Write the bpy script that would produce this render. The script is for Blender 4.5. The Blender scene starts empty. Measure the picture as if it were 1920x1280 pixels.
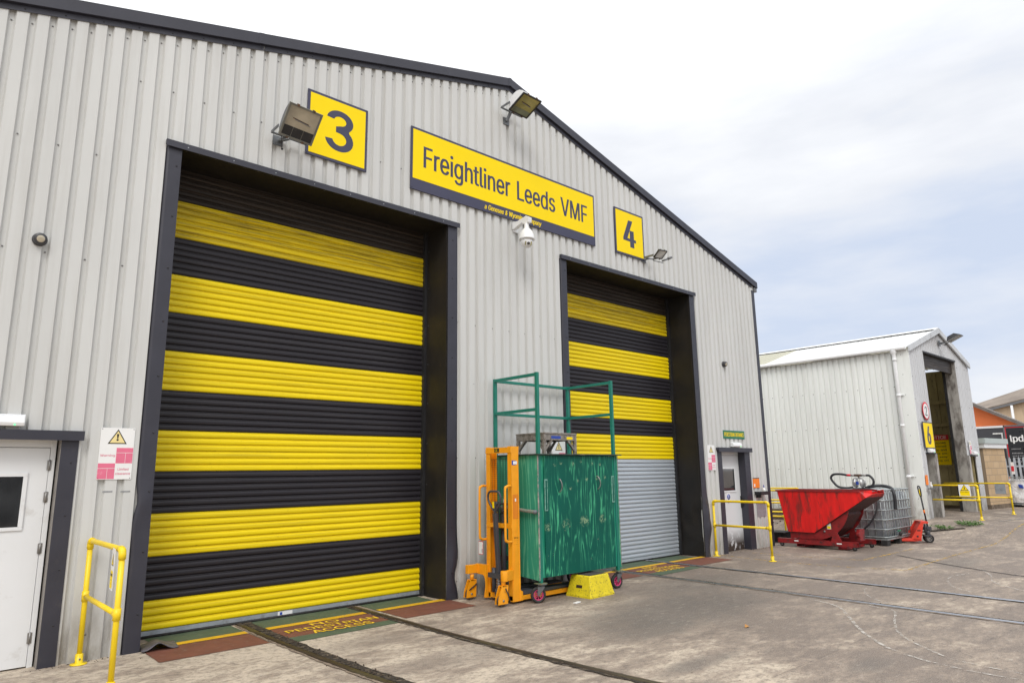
import bpy, bmesh, math, random
from mathutils import Vector as V, Matrix
random.seed(7)
R = math.radians
SC = bpy.context.scene
COL = SC.collection

# ---------------------------------------------------------------- camera
YAW, PITCH, ROLL, FPX, CAMD, CAMH = 0.7313183, 0.1911539, -0.0136391, 1262.82, 7.5669, 1.65
def make_camera():
    f = V((math.sin(YAW)*math.cos(PITCH), math.cos(YAW)*math.cos(PITCH), math.sin(PITCH)))
    r = V((math.cos(YAW), -math.sin(YAW), 0)); u = r.cross(f)
    r2 = math.cos(ROLL)*r + math.sin(ROLL)*u
    u2 = -math.sin(ROLL)*r + math.cos(ROLL)*u
    cd = bpy.data.cameras.new('camera'); co = bpy.data.objects.new('camera', cd); COL.objects.link(co)
    m = Matrix((( r2.x, u2.x, -f.x, 0), (r2.y, u2.y, -f.y, -CAMD), (r2.z, u2.z, -f.z, CAMH), (0, 0, 0, 1)))
    co.matrix_world = m
    cd.sensor_width = 36; cd.lens = FPX/1920*36; cd.clip_start = .05; cd.clip_end = 2000
    SC.camera = co
make_camera()
SC.render.resolution_x = 1024; SC.render.resolution_y = 682

# ---------------------------------------------------------------- sky, sun, exposure
SUN = V((-.50, -.62, .80)).normalized()
def make_world():
    w = bpy.data.worlds.new('World'); SC.world = w; w.use_nodes = True
    nt = w.node_tree; nt.nodes.clear(); N = nt.nodes.new; L = nt.links.new
    out = N('ShaderNodeOutputWorld'); bg = N('ShaderNodeBackground'); bg.inputs[1].default_value = .10
    sky = N('ShaderNodeTexSky'); sky.sky_type = 'NISHITA'; sky.sun_disc = False
    sky.sun_elevation = math.asin(SUN.z); sky.sun_rotation = math.atan2(SUN.x, SUN.y)
    sky.air_density = 1.0; sky.dust_density = 2.0
    tc = N('ShaderNodeTexCoord'); sep = N('ShaderNodeSeparateXYZ'); L(tc.outputs['Generated'], sep.inputs[0])
    # stretched cloud noise on the dome
    mp = N('ShaderNodeMapping'); mp.inputs['Scale'].default_value = (1.3, 1.1, 4.2); mp.inputs['Rotation'].default_value = (.25, .15, .5)
    L(tc.outputs['Generated'], mp.inputs[0])
    n = N('ShaderNodeTexNoise'); n.inputs['Scale'].default_value = 1.7; n.inputs['Detail'].default_value = 7; n.inputs['Roughness'].default_value = .52
    L(mp.outputs[0], n.inputs[0])
    # cover thins towards +X (the right of the yard) and low down
    dt = N('ShaderNodeVectorMath'); dt.operation = 'DOT_PRODUCT'; dt.inputs[1].default_value = (.93, -.30, -.55); L(tc.outputs['Generated'], dt.inputs[0])
    a = N('ShaderNodeMath'); a.operation = 'MULTIPLY_ADD'; a.inputs[1].default_value = -1.15; a.inputs[2].default_value = 1.02; L(dt.outputs['Value'], a.inputs[0])
    b = N('ShaderNodeMath'); b.operation = 'MULTIPLY_ADD'; b.inputs[1].default_value = 2.3; b.inputs[2].default_value = -1.12; L(n.outputs['Fac'], b.inputs[0])
    s = N('ShaderNodeMath'); s.operation = 'ADD'; L(a.outputs[0], s.inputs[0]); L(b.outputs[0], s.inputs[1])
    lo = N('ShaderNodeMapRange'); lo.inputs[1].default_value = 0; lo.inputs[2].default_value = .16; lo.inputs[3].default_value = .55; lo.inputs[4].default_value = 0
    L(sep.outputs['Z'], lo.inputs[0])
    s2 = N('ShaderNodeMath'); s2.operation = 'ADD'; s2.use_clamp = True; L(s.outputs[0], s2.inputs[0]); L(lo.outputs[0], s2.inputs[1])
    cr = N('ShaderNodeValToRGB'); e = cr.color_ramp.elements
    e[0].position = .05; e[0].color = (6.7, 7.55, 9.2, 1); e[1].position = .95; e[1].color = (11.2, 11.3, 11.5, 1)
    x = e.new(.5); x.color = (9.1, 9.35, 9.9, 1)
    L(s2.outputs[0], cr.inputs[0])
    # overcast: brighter overhead than at the horizon
    z = N('ShaderNodeMapRange'); z.inputs[1].default_value = .45; z.inputs[2].default_value = 1; z.inputs[3].default_value = 1; z.inputs[4].default_value = 1.9
    L(sep.outputs['Z'], z.inputs[0])
    mu = N('ShaderNodeVectorMath'); mu.operation = 'SCALE'; L(cr.outputs[0], mu.inputs[0]); L(z.outputs[0], mu.inputs['Scale'])
    mx = N('ShaderNodeMix'); mx.data_type = 'RGBA'; mx.inputs[0].default_value = .94
    L(sky.outputs[0], mx.inputs[6]); L(mu.outputs[0], mx.inputs[7])
    L(mx.outputs[2], bg.inputs[0]); L(bg.outputs[0], out.inputs[0])
make_world()
def make_sun():
    sd = bpy.data.lights.new('sun', 'SUN'); sd.energy = 1.4; sd.angle = R(22); sd.color = (1, .965, .91)
    so = bpy.data.objects.new('sun', sd); COL.objects.link(so)
    so.rotation_euler = SUN.to_track_quat('Z', 'Y').to_euler(); so.location = (0, -20, 30)
make_sun()
SC.view_settings.view_transform = 'Standard'; SC.view_settings.look = 'None'
SC.view_settings.exposure = 0; SC.view_settings.gamma = 1; SC.view_settings.use_curve_mapping = False

# ---------------------------------------------------------------- materials
def srgb(r, g, b):
    return tuple(((c/255+.055)/1.055)**2.4 if c > 10 else c/255/12.92 for c in (r, g, b))
class NT:
    def __init__(s, name):
        s.m = bpy.data.materials.new(name); s.m.use_nodes = True; s.t = s.m.node_tree
        s.b = s.t.nodes['Principled BSDF']; s.tc = s.n('ShaderNodeTexCoord')
    def n(s, k, **kw):
        o = s.t.nodes.new(k)
        for a, v in kw.items(): setattr(o, a, v)
        return o
    def l(s, a, b): s.t.links.new(a, b)
    def mapping(s, scale, loc=(0, 0, 0), rot=(0, 0, 0)):
        o = s.n('ShaderNodeMapping'); o.inputs['Scale'].default_value = scale; o.inputs['Location'].default_value = loc; o.inputs['Rotation'].default_value = rot
        s.l(s.tc.outputs['Object'], o.inputs[0]); return o.outputs[0]
    def noise(s, scale, stretch=(1, 1, 1), detail=5, rough=.55, loc=(0, 0, 0), dist=0, rot=(0, 0, 0)):
        o = s.n('ShaderNodeTexNoise'); o.inputs['Scale'].default_value = scale; o.inputs['Detail'].default_value = detail
        o.inputs['Roughness'].default_value = rough; o.inputs['Distortion'].default_value = dist
        s.l(s.mapping(stretch, loc, rot), o.inputs[0]); return o.outputs['Fac']
    def ramp(s, fac, lo, hi, a=0., b=1.):
        o = s.n('ShaderNodeMapRange'); o.inputs[1].default_value = lo; o.inputs[2].default_value = hi
        o.inputs[3].default_value = a; o.inputs[4].default_value = b; s.l(fac, o.inputs[0]); return o.outputs[0]
    def math(s, op, a, b=None, c=None):
        o = s.n('ShaderNodeMath', operation=op)
        for i, v in enumerate((a, b, c)):
            if v is None: continue
            if isinstance(v, (int, float)): o.inputs[i].default_value = v
            else: s.l(v, o.inputs[i])
        return o.outputs[0]
    def mix(s, fac, a, b):
        o = s.n('ShaderNodeMix', data_type='RGBA')
        if isinstance(fac, (int, float)): o.inputs[0].default_value = fac
        else: s.l(fac, o.inputs[0])
        for i, v in ((6, a), (7, b)):
            if isinstance(v, tuple): o.inputs[i].default_value = (*v[:3], 1)
            else: s.l(v, o.inputs[i])
        return o.outputs[2]
    def axis(s, k):
        o = s.n('ShaderNodeSeparateXYZ'); s.l(s.tc.outputs['Object'], o.inputs[0]); return o.outputs[k]
    def base(s, c):
        if isinstance(c, tuple): s.b.inputs['Base Color'].default_value = (*c[:3], 1)
        else: s.l(c, s.b.inputs['Base Color'])
    def rough(s, v):
        if isinstance(v, (int, float)): s.b.inputs['Roughness'].default_value = v
        else: s.l(v, s.b.inputs['Roughness'])
    def bump(s, h, strength=.3, dist=.01):
        o = s.n('ShaderNodeBump'); o.inputs['Strength'].default_value = strength; o.inputs['Distance'].default_value = dist
        s.l(h, o.inputs['Height']); s.l(o.outputs[0], s.b.inputs['Normal'])
MC = {}
def pm(name, col, rough=.55, metal=0, var=.12, vs=4, dirt=None, damt=.5, ds=6, dth=.55, stretch=(1, 1, 1), bump=.15, bs=80, bd=.002):
    """painted / plain surface with tone variation and optional blotches of dirt or wear"""
    if name in MC: return MC[name]
    t = NT(name); t.b.inputs['Metallic'].default_value = metal
    c = t.mix(t.ramp(t.noise(vs, stretch), .3, .7), tuple(x*(1-var) for x in col), tuple(min(1, x*(1+var*.6)) for x in col))
    if dirt:
        f = t.ramp(t.noise(ds, stretch, 8, .65, (3, 5, 1)), dth, dth+.13, 0, damt)
        c = t.mix(f, c, dirt)
    t.base(c); t.rough(t.ramp(t.noise(vs*3, stretch), .3, .7, max(.05, rough-.08), min(1, rough+.1)))
    if bump: t.bump(t.noise(bs), bump, bd)
    MC[name] = t.m; return t.m

# cladding of the big building: warm light grey coated steel, rain streaks, splashes at the foot
def cladding(name, col, dirt, foot=.7, streak=.18, top=None):
    t = NT(name)
    c = t.mix(t.ramp(t.noise(1.1, (1, 1, .25)), .3, .7), tuple(x*.93 for x in col), tuple(min(1, x*1.04) for x in col))
    st = t.ramp(t.noise(9, (1, 1, .06), 6, .6), .50, .78, 0, streak); c = t.mix(st, c, dirt)
    z = t.axis(2); f = t.ramp(z, 0, foot, 1, 0); f = t.math('MULTIPLY', f, t.ramp(t.noise(7, (1, 1, .35), 6, .7), .35, .65, .15, 1))
    c = t.mix(t.math('MULTIPLY', f, .92), c, tuple(d*.8 for d in dirt))
    if top:
        g = t.ramp(z, top[0], top[1], 0, 1); g = t.math('MULTIPLY', g, t.ramp(t.noise(9, (1, 1, .10), 7, .75), .40, .60, 0, 1))
        c = t.mix(t.math('MULTIPLY', g, .85), c, (.12, .075, .05))
    t.base(c); t.rough(t.ramp(t.noise(3, (1, 1, .2)), .3, .7, .38, .55))
    t.bump(t.noise(2.2, (1, 1, .6), 4), .22, .03)
    return t.m
M_clad = cladding('grey_cladding', (.585, .588, .572), (.27, .235, .19), streak=.20)
M_shedclad = cladding('white_cladding', (.81, .83, .80), (.33, .28, .22), .9, .22, (4.35, 4.95))
M_shedfront = cladding('dirty_white_cladding', (.56, .57, .585), (.22, .20, .18), 1.0, .3, (4.8, 5.5))
M_navy = pm('dark_navy_trim', (.033, .033, .046), .42, 0, .15, 3, (.09, .08, .07), .35, 5, .62)
M_black = pm('black_plastic', (.018, .018, .02), .5, 0, .2, 6, (.07, .065, .06), .4, 8)
M_fix = pm('screw_metal', (.22, .22, .22), .4, .6)
M_fixdark = pm('dark_screw', (.02, .02, .025), .5)
M_white = pm('white_paint', (.74, .75, .76), .4, 0, .04, 2, (.42, .39, .35), .4, 5, .60, bump=.05)
M_pvc = pm('white_plastic', (.78, .79, .80), .3, 0, .03, 4)
M_yel = pm('yellow_handrail_paint', (.86, .61, .008), .38, 0, .08, 5, (.22, .19, .15), .75, 22, .66)
M_org = pm('orange_paint', (.88, .35, .008), .42, 0, .10, 6, (.22, .12, .05), .7, 16, .62)
M_galv = pm('galvanised_steel', (.42, .45, .48), .38, .75, .2, 9)
M_steel = pm('worn_steel', (.33, .32, .31), .42, .8, .3, 12, (.12, .07, .04), .6, 10)
M_rust = pm('rusty_brown_steel', (.10, .062, .042), .8, 0, .4, 14, (.22, .10, .045), .6, 12)
M_rubber = pm('black_rubber', (.022, .021, .021), .75, 0, .2, 10, (.09, .08, .07), .4, 12)
M_pink = pm('pink_plastic', (.52, .045, .15), .45, 0, .08, 8)
M_grey = pm('grey_plastic', (.14, .145, .155), .45, 0, .1, 8)
M_char = pm('charcoal_paint', (.055, .058, .072), .42, 0, .12, 6, (.14, .12, .11), .4, 14, .62)
M_signY = pm('sign_yellow', (.93, .68, .001), .5, 0, .03, 2, bump=0); M_signY.node_tree.nodes['Principled BSDF'].inputs['Specular IOR Level'].default_value = .2
M_lamp = pm('dark_lamp_housing', (.05, .05, .055), .4, 0, .1, 9)
M_signW = pm('sign_white', (.80, .80, .79), .4, 0, .03, 3, bump=0)
M_signN = pm('sign_navy', (.045, .045, .085), .4, 0, .05, 3, bump=0)
M_signK = pm('sign_black', (.015, .015, .015), .45, 0, .05, 3, bump=0)
M_signCream = pm('sign_cream_yellow', (.80, .66, .30), .45, 0, .05, 3, bump=0)
M_signP = pm('sign_faded_red', (.72, .16, .26), .45, 0, .06, 9, (.80, .70, .70), .8, 5, .60, bump=0)
M_signR = pm('sign_red', (.62, .02, .035), .45, 0, .04, 3, bump=0)
M_signG = pm('sign_green', (.012, .16, .085), .45, 0, .05, 3, bump=0)
M_signB = pm('sign_blue', (.02, .06, .35), .45, 0, .05, 3, bump=0)
M_signO = pm('sign_orange', (.90, .22, .01), .45, 0, .05, 3, bump=0)
M_signGrey = pm('sign_grey_text', (.16, .12, .14), .5, bump=0)
M_timber = pm('weathered_timber', (.16, .12, .085), .85, 0, .35, 5, (.05, .035, .025), .6, 9, .5, (1, .2, 1))
def glass(name, col, rough=.06):
    t = NT(name); t.base(t.mix(t.ramp(t.noise(3), .35, .65), col, tuple(c*2.2 for c in col)))
    t.rough(rough); t.b.inputs['IOR'].default_value = 1.8; t.b.inputs['Coat Weight'].default_value = 1; t.b.inputs['Coat Roughness'].default_value = .03; return t.m
M_glassdark = glass('dark_door_glass', (.017, .018, .019))
M_glasslamp = glass('dusty_lamp_glass', (.21, .185, .135), .3)
M_glassyel = glass('yellowish_lamp_glass', (.20, .185, .07), .16)
M_glassled = glass('pale_lamp_glass', (.38, .39, .38), .15)
def emit(name, col, s):
    t = NT(name); t.base(col); t.b.inputs['Emission Color'].default_value = (*col, 1); t.b.inputs['Emission Strength'].default_value = s; return t.m
M_led = emit('green_indicator', (.05, .9, .2), 3)

def shutter_mat(name, col, dirt, amt, dirt_lo=.52, grime_top=False, rough=.33, metal=0):
    t = NT(name); t.b.inputs['Metallic'].default_value = metal
    c = t.mix(t.ramp(t.noise(2, (.5, 1, 3)), .3, .7), tuple(x*.92 for x in col), col)
    wn = t.n('ShaderNodeTexWhiteNoise', noise_dimensions='1D'); t.l(t.math('FLOOR', t.math('MULTIPLY', t.math('ADD', t.axis(2), -.073), 1/.07425)), wn.inputs['W'])
    c = t.mix(t.math('MULTIPLY', wn.outputs['Value'], .16), c, tuple(.45*x+.3*d for x, d in zip(col, dirt)))
    s = t.ramp(t.noise(2.6, (.35, 1, 26), 7, .62), dirt_lo, dirt_lo+.2, 0, amt); c = t.mix(s, c, dirt)
    sp = t.ramp(t.noise(46, (.6, 1, 1), 4, .6, (9, 2, 1)), .68, .74, 0, .65); c = t.mix(sp, c, tuple(d*.6 for d in dirt))
    if grime_top:
        z = t.axis(2); g = t.ramp(z, 4.3, 4.95, .12, 1)
        g = t.math('MULTIPLY', g, t.ramp(t.noise(3.2, (.8, 1, 14), 8, .7, (2, 0, 0)), .42, .66, 0, .75)); c = t.mix(g, c, (.075, .055, .035))
    t.base(c); t.b.inputs['Specular IOR Level'].default_value = .3; t.rough(t.ramp(t.noise(6, (.4, 1, 8)), .3, .7, rough, rough+.2)); t.bump(t.noise(30, (.3, 1, 2)), .06, .004); return t.m
M_shY = shutter_mat('yellow_shutter_paint', (.86, .66, .003), (.32, .22, .02), .45)
M_shYg = shutter_mat('greasy_yellow_shutter_paint', (.84, .62, .003), (.16, .11, .02), .75, .46, True)
M_shK = shutter_mat('black_shutter_paint', (.021, .019, .024), (.06, .055, .055), .55, .55, rough=.30)
M_shKg = shutter_mat('greasy_black_shutter_paint', (.024, .018, .014), (.09, .065, .045), .8, .50, rough=.40)
M_shG = shutter_mat('bare_shutter_steel', (.50, .55, .60), (.30, .33, .37), .45, rough=.28, metal=.35)
def reveal_mat():
    t = NT('grimy_black_reveal_paint')
    c = t.mix(t.ramp(t.noise(2.2), .35, .65), (.014, .013, .013), (.021, .018, .016))
    c = t.mix(t.ramp(t.noise(14, (1, 1, .5), 8, .75, (4, 0, 2)), .62, .70, 0, .5), c, (.085, .06, .03))
    c = t.mix(t.ramp(t.noise(60, (1, 1, .7), 3, .6), .74, .77, 0, .8), c, (.30, .30, .28))
    t.b.inputs['Specular IOR Level'].default_value = .3; t.base(c); t.rough(t.ramp(t.noise(4), .3, .7, .45, .65)); t.bump(t.noise(3, (1, 1, .5)), .25, .02); return t.m
M_reveal = reveal_mat()

def concrete_mat():
    t = NT('stained_concrete'); x = t.axis(0); y = t.axis(1)
    n1 = t.noise(.62, (1, 1.6, 1), 10, .66, (4.3, 1.7, 0), .5, (0, 0, .55))
    n2 = t.noise(2.4, (1, 2.2, 1), 9, .70, (1, 9, 0), .3, (0, 0, .75)); n3 = t.noise(15, (1, 1.3, 1), 8, .74); n4 = t.noise(95, (1, 1, 1), 4, .65)
    # worn, oily ground spreads from the trolley outwards to the right of the yard; paler by the first door
    g = t.ramp(t.math('ADD', x, t.math('MULTIPLY', y, -.30)), 3.6, 9.0, -.055, .074)
    m = t.math('ADD', t.math('ADD', t.math('MULTIPLY', n1, .50), t.math('MULTIPLY', n2, .50)), g)
    c = t.mix(t.ramp(m, .43, .515), (.52, .435, .335), (.275, .215, .165))
    c = t.mix(t.ramp(m, .515, .60), c, (.150, .113, .088))
    def spot(cx, cy, rx, ry, amt, col):
        nonlocal c
        dx = t.math('MULTIPLY', t.math('ADD', x, -cx), 1/rx); dy = t.math('MULTIPLY', t.math('ADD', y, -cy), 1/ry)
        d = t.math('ADD', t.math('MULTIPLY', dx, dx), t.math('MULTIPLY', dy, dy))
        d = t.math('ADD', d, t.math('MULTIPLY', t.math('ADD', n2, -.5), 4.2))
        c = t.mix(t.ramp(d, .2, 1.5, amt, 0), c, col)
    spot(7.2, -2.5, 1.6, .70, .80, (.052, .044, .040)); spot(8.9, -1.6, 1.2, .50, .6, (.06, .052, .046)); spot(6.2, -2.9, .8, .3, .5, (.06, .052, .046))
    spot(5.35, -3.95, .55, .13, .75, (.075, .062, .054)); spot(4.75, -4.35, .25, .12, .65, (.07, .06, .052))
    spot(6.35, -5.0, .30, .13, .6, (.085, .074, .066)); spot(12.9, -2.2, 1.4, .5, .55, (.06, .05, .045))
    spot(13.9, -3.6, .9, .3, .6, (.050, .045, .043)); spot(3.7, -1.25, .5, .22, .5, (.17, .135, .11)); spot(4.1, -2.3, .8, .25, .45, (.15, .12, .10))
    c = t.mix(t.ramp(n3, .48, .60, 0, .60), c, (.105, .082, .066))
    c = t.mix(t.ramp(t.noise(30, (1, 1, 1), 4, .7, (7, 1, 0)), .645, .70, 0, .8), c, (.045, .038, .033))
    c = t.mix(t.ramp(t.noise(6, (1, 3.5, 1), 8, .74, (2, 6, 0), 0, (0, 0, .9)), .56, .72, 0, .55), c, (.50, .45, .385))
    c = t.mix(t.ramp(n4, .40, .72, 0, .38), c, (.56, .50, .43)); c = t.mix(t.ramp(n4, .28, .42, .35, 0), c, (.07, .06, .05))
    # hairline joints between the slabs
    j1 = t.math('ABSOLUTE', t.math('ADD', t.math('FRACT', t.math('MULTIPLY', t.math('ADD', y, t.math('MULTIPLY', n1, .05)), 1/3.05)), -.5))
    jj = t.ramp(j1, .0, .004, .55, 0); c = t.mix(t.math('MULTIPLY', jj, t.ramp(n2, .4, .6)), c, (.06, .05, .042))
    v = t.n('ShaderNodeTexVoronoi', feature='DISTANCE_TO_EDGE'); v.inputs['Scale'].default_value = .22
    ms = t.n('ShaderNodeVectorMath', operation='ADD'); nn = t.n('ShaderNodeTexNoise'); nn.inputs['Scale'].default_value = 2.4; nn.inputs['Detail'].default_value = 8
    t.l(t.tc.outputs['Object'], nn.inputs[0]); sc = t.n('ShaderNodeVectorMath', operation='SCALE'); sc.inputs['Scale'].default_value = .6
    t.l(nn.outputs['Color'], sc.inputs[0]); t.l(t.tc.outputs['Object'], ms.inputs[0]); t.l(sc.outputs[0], ms.inputs[1]); t.l(ms.outputs[0], v.inputs[0])
    c = t.mix(t.math('MULTIPLY', t.ramp(v.outputs['Distance'], .0006, .003, .5, 0), t.ramp(n2, .45, .6)), c, (.07, .058, .048))
    t.base(c); t.rough(t.ramp(m, .35, .65, .90, .66)); h = t.math('ADD', t.math('MULTIPLY', n3, .6), t.math('MULTIPLY', n4, .6)); t.bump(h, .6, .008); return t.m
M_conc = concrete_mat()
def floorpaint(name, col):
    t = NT(name); c = t.mix(t.ramp(t.noise(5, (1, 1, 1), 6), .3, .7), tuple(x*.75 for x in col), col)
    c = t.mix(t.ramp(t.noise(13, (1, 1.5, 1), 8, .7), .55, .70, 0, .6), c, (.21, .17, .14))
    c = t.mix(t.ramp(t.noise(70, (1, 1, 1), 3), .62, .70, 0, .5), c, tuple(x*.4 for x in col))
    t.base(c); t.rough(.7); t.bump(t.noise(60), .3, .003); return t.m
M_fgreen = floorpaint('green_floor_paint', (.085, .125, .075))
M_fred = floorpaint('red_floor_paint', (.20, .072, .045))
M_fyel = floorpaint('yellow_floor_paint', (.80, .46, .012)); M_flet = pm('yellow_floor_letters', (.86, .56, .03), .7, 0, .1, 9, (.45, .28, .06), .6, 30, .6)
def worn_line(name, col, keep):
    t = NT(name); t.base(col); t.rough(.8)
    tr = t.n('ShaderNodeBsdfTransparent'); mx = t.n('ShaderNodeMixShader'); f = t.ramp(t.noise(11, (1, 1, 1), 8, .7), keep, keep+.12, 0, .85)
    t.l(f, mx.inputs[0]); t.l(tr.outputs[0], mx.inputs[1]); t.l(t.b.outputs[0], mx.inputs[2])
    t.l(mx.outputs[0], t.t.nodes['Material Output'].inputs[0]); return t.m
M_wyel = worn_line('worn_yellow_line', (.60, .38, .06), .47)
M_wwhite = worn_line('chalky_scuff', (.52, .48, .43), .45)
M_wdark = worn_line('dark_joint', (.05, .042, .036), .36)

def ply_mat(name, deep, fresh, scale, width, knots=True, fade=0., rows=()):
    """painted plywood: figure of the grain as thin paler contour lines"""
    t = NT(name)
    g = t.noise(scale, (1, 1, .10), 3, .5, (5.1, 3, .7), .25); r = t.math('FRACT', t.math('MULTIPLY', g, 9.0))
    line = t.ramp(t.math('ABSOLUTE', t.math('ADD', r, -.5)), 0, width, 1, 0)
    patch = t.ramp(t.noise(3.2, (1, 1, .5), 6, .7, (1, 2, 3)), .40, .60)
    worn = t.ramp(t.noise(17, (1, 1, .12), 7, .7, (2, 7, 3)), .57, .70)
    f = t.math('ADD', t.math('MULTIPLY', line, t.math('ADD', patch, .12)), t.math('MULTIPLY', worn, t.math('MULTIPLY', patch, .6)))
    c = t.mix(t.ramp(t.noise(1.5), .3, .7), deep, tuple(x*1.25 for x in deep))
    o = t.n('ShaderNodeMath', operation='ADD', use_clamp=True); t.l(f, o.inputs[0]); o.inputs[1].default_value = fade
    c = t.mix(o.outputs[0], c, fresh)
    if knots:
        k = t.ramp(t.noise(15, (1, 1, .8), 5, .6, (6, 6, 6)), .70, .75, 0, .8); c = t.mix(k, c, (.50, .46, .30))
    if rows:
        X_, Z_ = t.axis(0), t.axis(2); nz = t.noise(34, (1, 1, 1), 5, .7, (3, 1, 4))
        for kx, kz, kr in rows:
            dx = t.math('MULTIPLY', t.math('ADD', X_, -kx), 1/kr); dz = t.math('MULTIPLY', t.math('ADD', Z_, -kz), 1/(kr*.8)); q = t.math('ADD', t.math('MULTIPLY', dx, dx), t.math('MULTIPLY', dz, dz))
            c = t.mix(t.math('MULTIPLY', t.ramp(q, .3, 1.1, 1, 0), t.ramp(nz, .49, .60, 0, .75)), c, (.30, .42, .24))
    d = t.ramp(t.noise(22, (1, 1, .3), 6, .7, (8, 1, 2)), .66, .72, 0, .6); c = t.mix(d, c, (.02, .045, .035))
    t.b.inputs['Specular IOR Level'].default_value = .22; t.base(c); t.rough(.55); t.bump(t.noise(40, (1, 1, .1), 4), .25, .003); return t.m
M_plyD = ply_mat('dark_green_painted_plywood', (.001, .082, .058), (.07, .42, .22), 6.2, .15, rows=[(x, z, r) for x, z, r in ((-.66, .93, .07), (-.30, .95, .09), (.06, .97, .10), (.44, .98, .08), (-.50, 1.74, .035), (-.38, 1.76, .03), (-.15, 1.75, .04), (.02, 1.78, .03), (.25, 1.76, .045), (.42, 1.74, .03), (-.05, 1.52, .03), (.12, 1.54, .04), (.36, 1.55, .05), (.52, 1.56, .04), (-.2, 1.42, .03))])
M_plyL = ply_mat('faded_green_painted_plywood', (.012, .20, .125), (.12, .42, .26), 4.2, .22, False, .22)
M_plyE = pm('frayed_plywood_edge', (.35, .30, .27), .85, 0, .4, 30, (.02, .22, .15), .8, 12, .48)
M_grn = pm('green_painted_steel', (.006, .175, .125), .42, 0, .12, 6, (.16, .07, .03), .7, 18, .66)
M_redskip = pm('scratched_red_paint', (.74, .010, .009), .48, 0, .22, 5, (.15, .02, .015), .85, 5, .50, (1, 1.6, .35))
M_reddark = pm('grimy_red_paint', (.26, .012, .014), .5, 0, .3, 9, (.035, .022, .022), .8, 8, .52)
M_redtruck = pm('pallet_truck_red', (.66, .045, .022), .42, 0, .12, 9, (.12, .03, .02), .5, 16, .62)
M_stepY = pm('chipped_yellow_plastic', (.70, .56, .010), .6, 0, .15, 9, (.07, .055, .025), .85, 36, .55, bump=.5, bs=40, bd=.004)
M_alu = pm('grimy_aluminium', (.30, .27, .24), .6, .3, .3, 14, (.10, .08, .06), .8, 20, .5)
def poly_mat():
    t = NT('milky_tank_plastic'); c = t.mix(t.ramp(t.noise(3, (1, 1, .5), 6), .35, .65), (.15, .165, .19), (.32, .325, .33))
    c = t.mix(t.ramp(t.noise(9, (1, 1, .25), 6, .7), .5, .7, 0, .7), c, (.10, .085, .07)); t.base(c); t.rough(.38); t.bump(t.noise(4), .3, .02); return t.m
M_tank = poly_mat()
M_film = pm('white_stretch_film', (.82, .83, .85), .3, 0, .12, 8, (.50, .51, .53), .6, 5, .5, (1, 1, .6), 1, 9, .05)
def brick_mat(name, c1, c2, mortar, scale, bw=.5, rh=.25, rot=(R(90), 0, 0), ms=.02):
    t = NT(name); b = t.n('ShaderNodeTexBrick'); t.l(t.mapping((1, 1, 1), (0, 0, 0), rot), b.inputs[0])
    b.inputs['Color1'].default_value = (*c1, 1); b.inputs['Color2'].default_value = (*c2, 1); b.inputs['Mortar'].default_value = (*mortar, 1)
    b.inputs['Scale'].default_value = scale; b.inputs['Mortar Size'].default_value = ms; b.inputs['Brick Width'].default_value = bw; b.inputs['Row Height'].default_value = rh
    c = t.mix(t.ramp(t.noise(1.6, (1, 1, 1), 6, .6), .5, .8, 0, .3), b.outputs['Color'], tuple(x*.5 for x in c1)); t.base(c); t.rough(.9)
    h = t.math('SUBTRACT', t.noise(20), b.outputs['Fac']); t.bump(h, .4, .01); return t.m
M_soil = pm('gritty_soil', (.060, .042, .028), .95, 0, .5, 20, (.22, .17, .11), .8, 30, .55, bump=.8, bs=60, bd=.01)
M_leaf = pm('weed_leaf', (.07, .15, .022), .6, 0, .4, 9)
M_leafdry = pm('dry_leaf', (.42, .20, .05), .7, 0, .3, 9)

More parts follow.
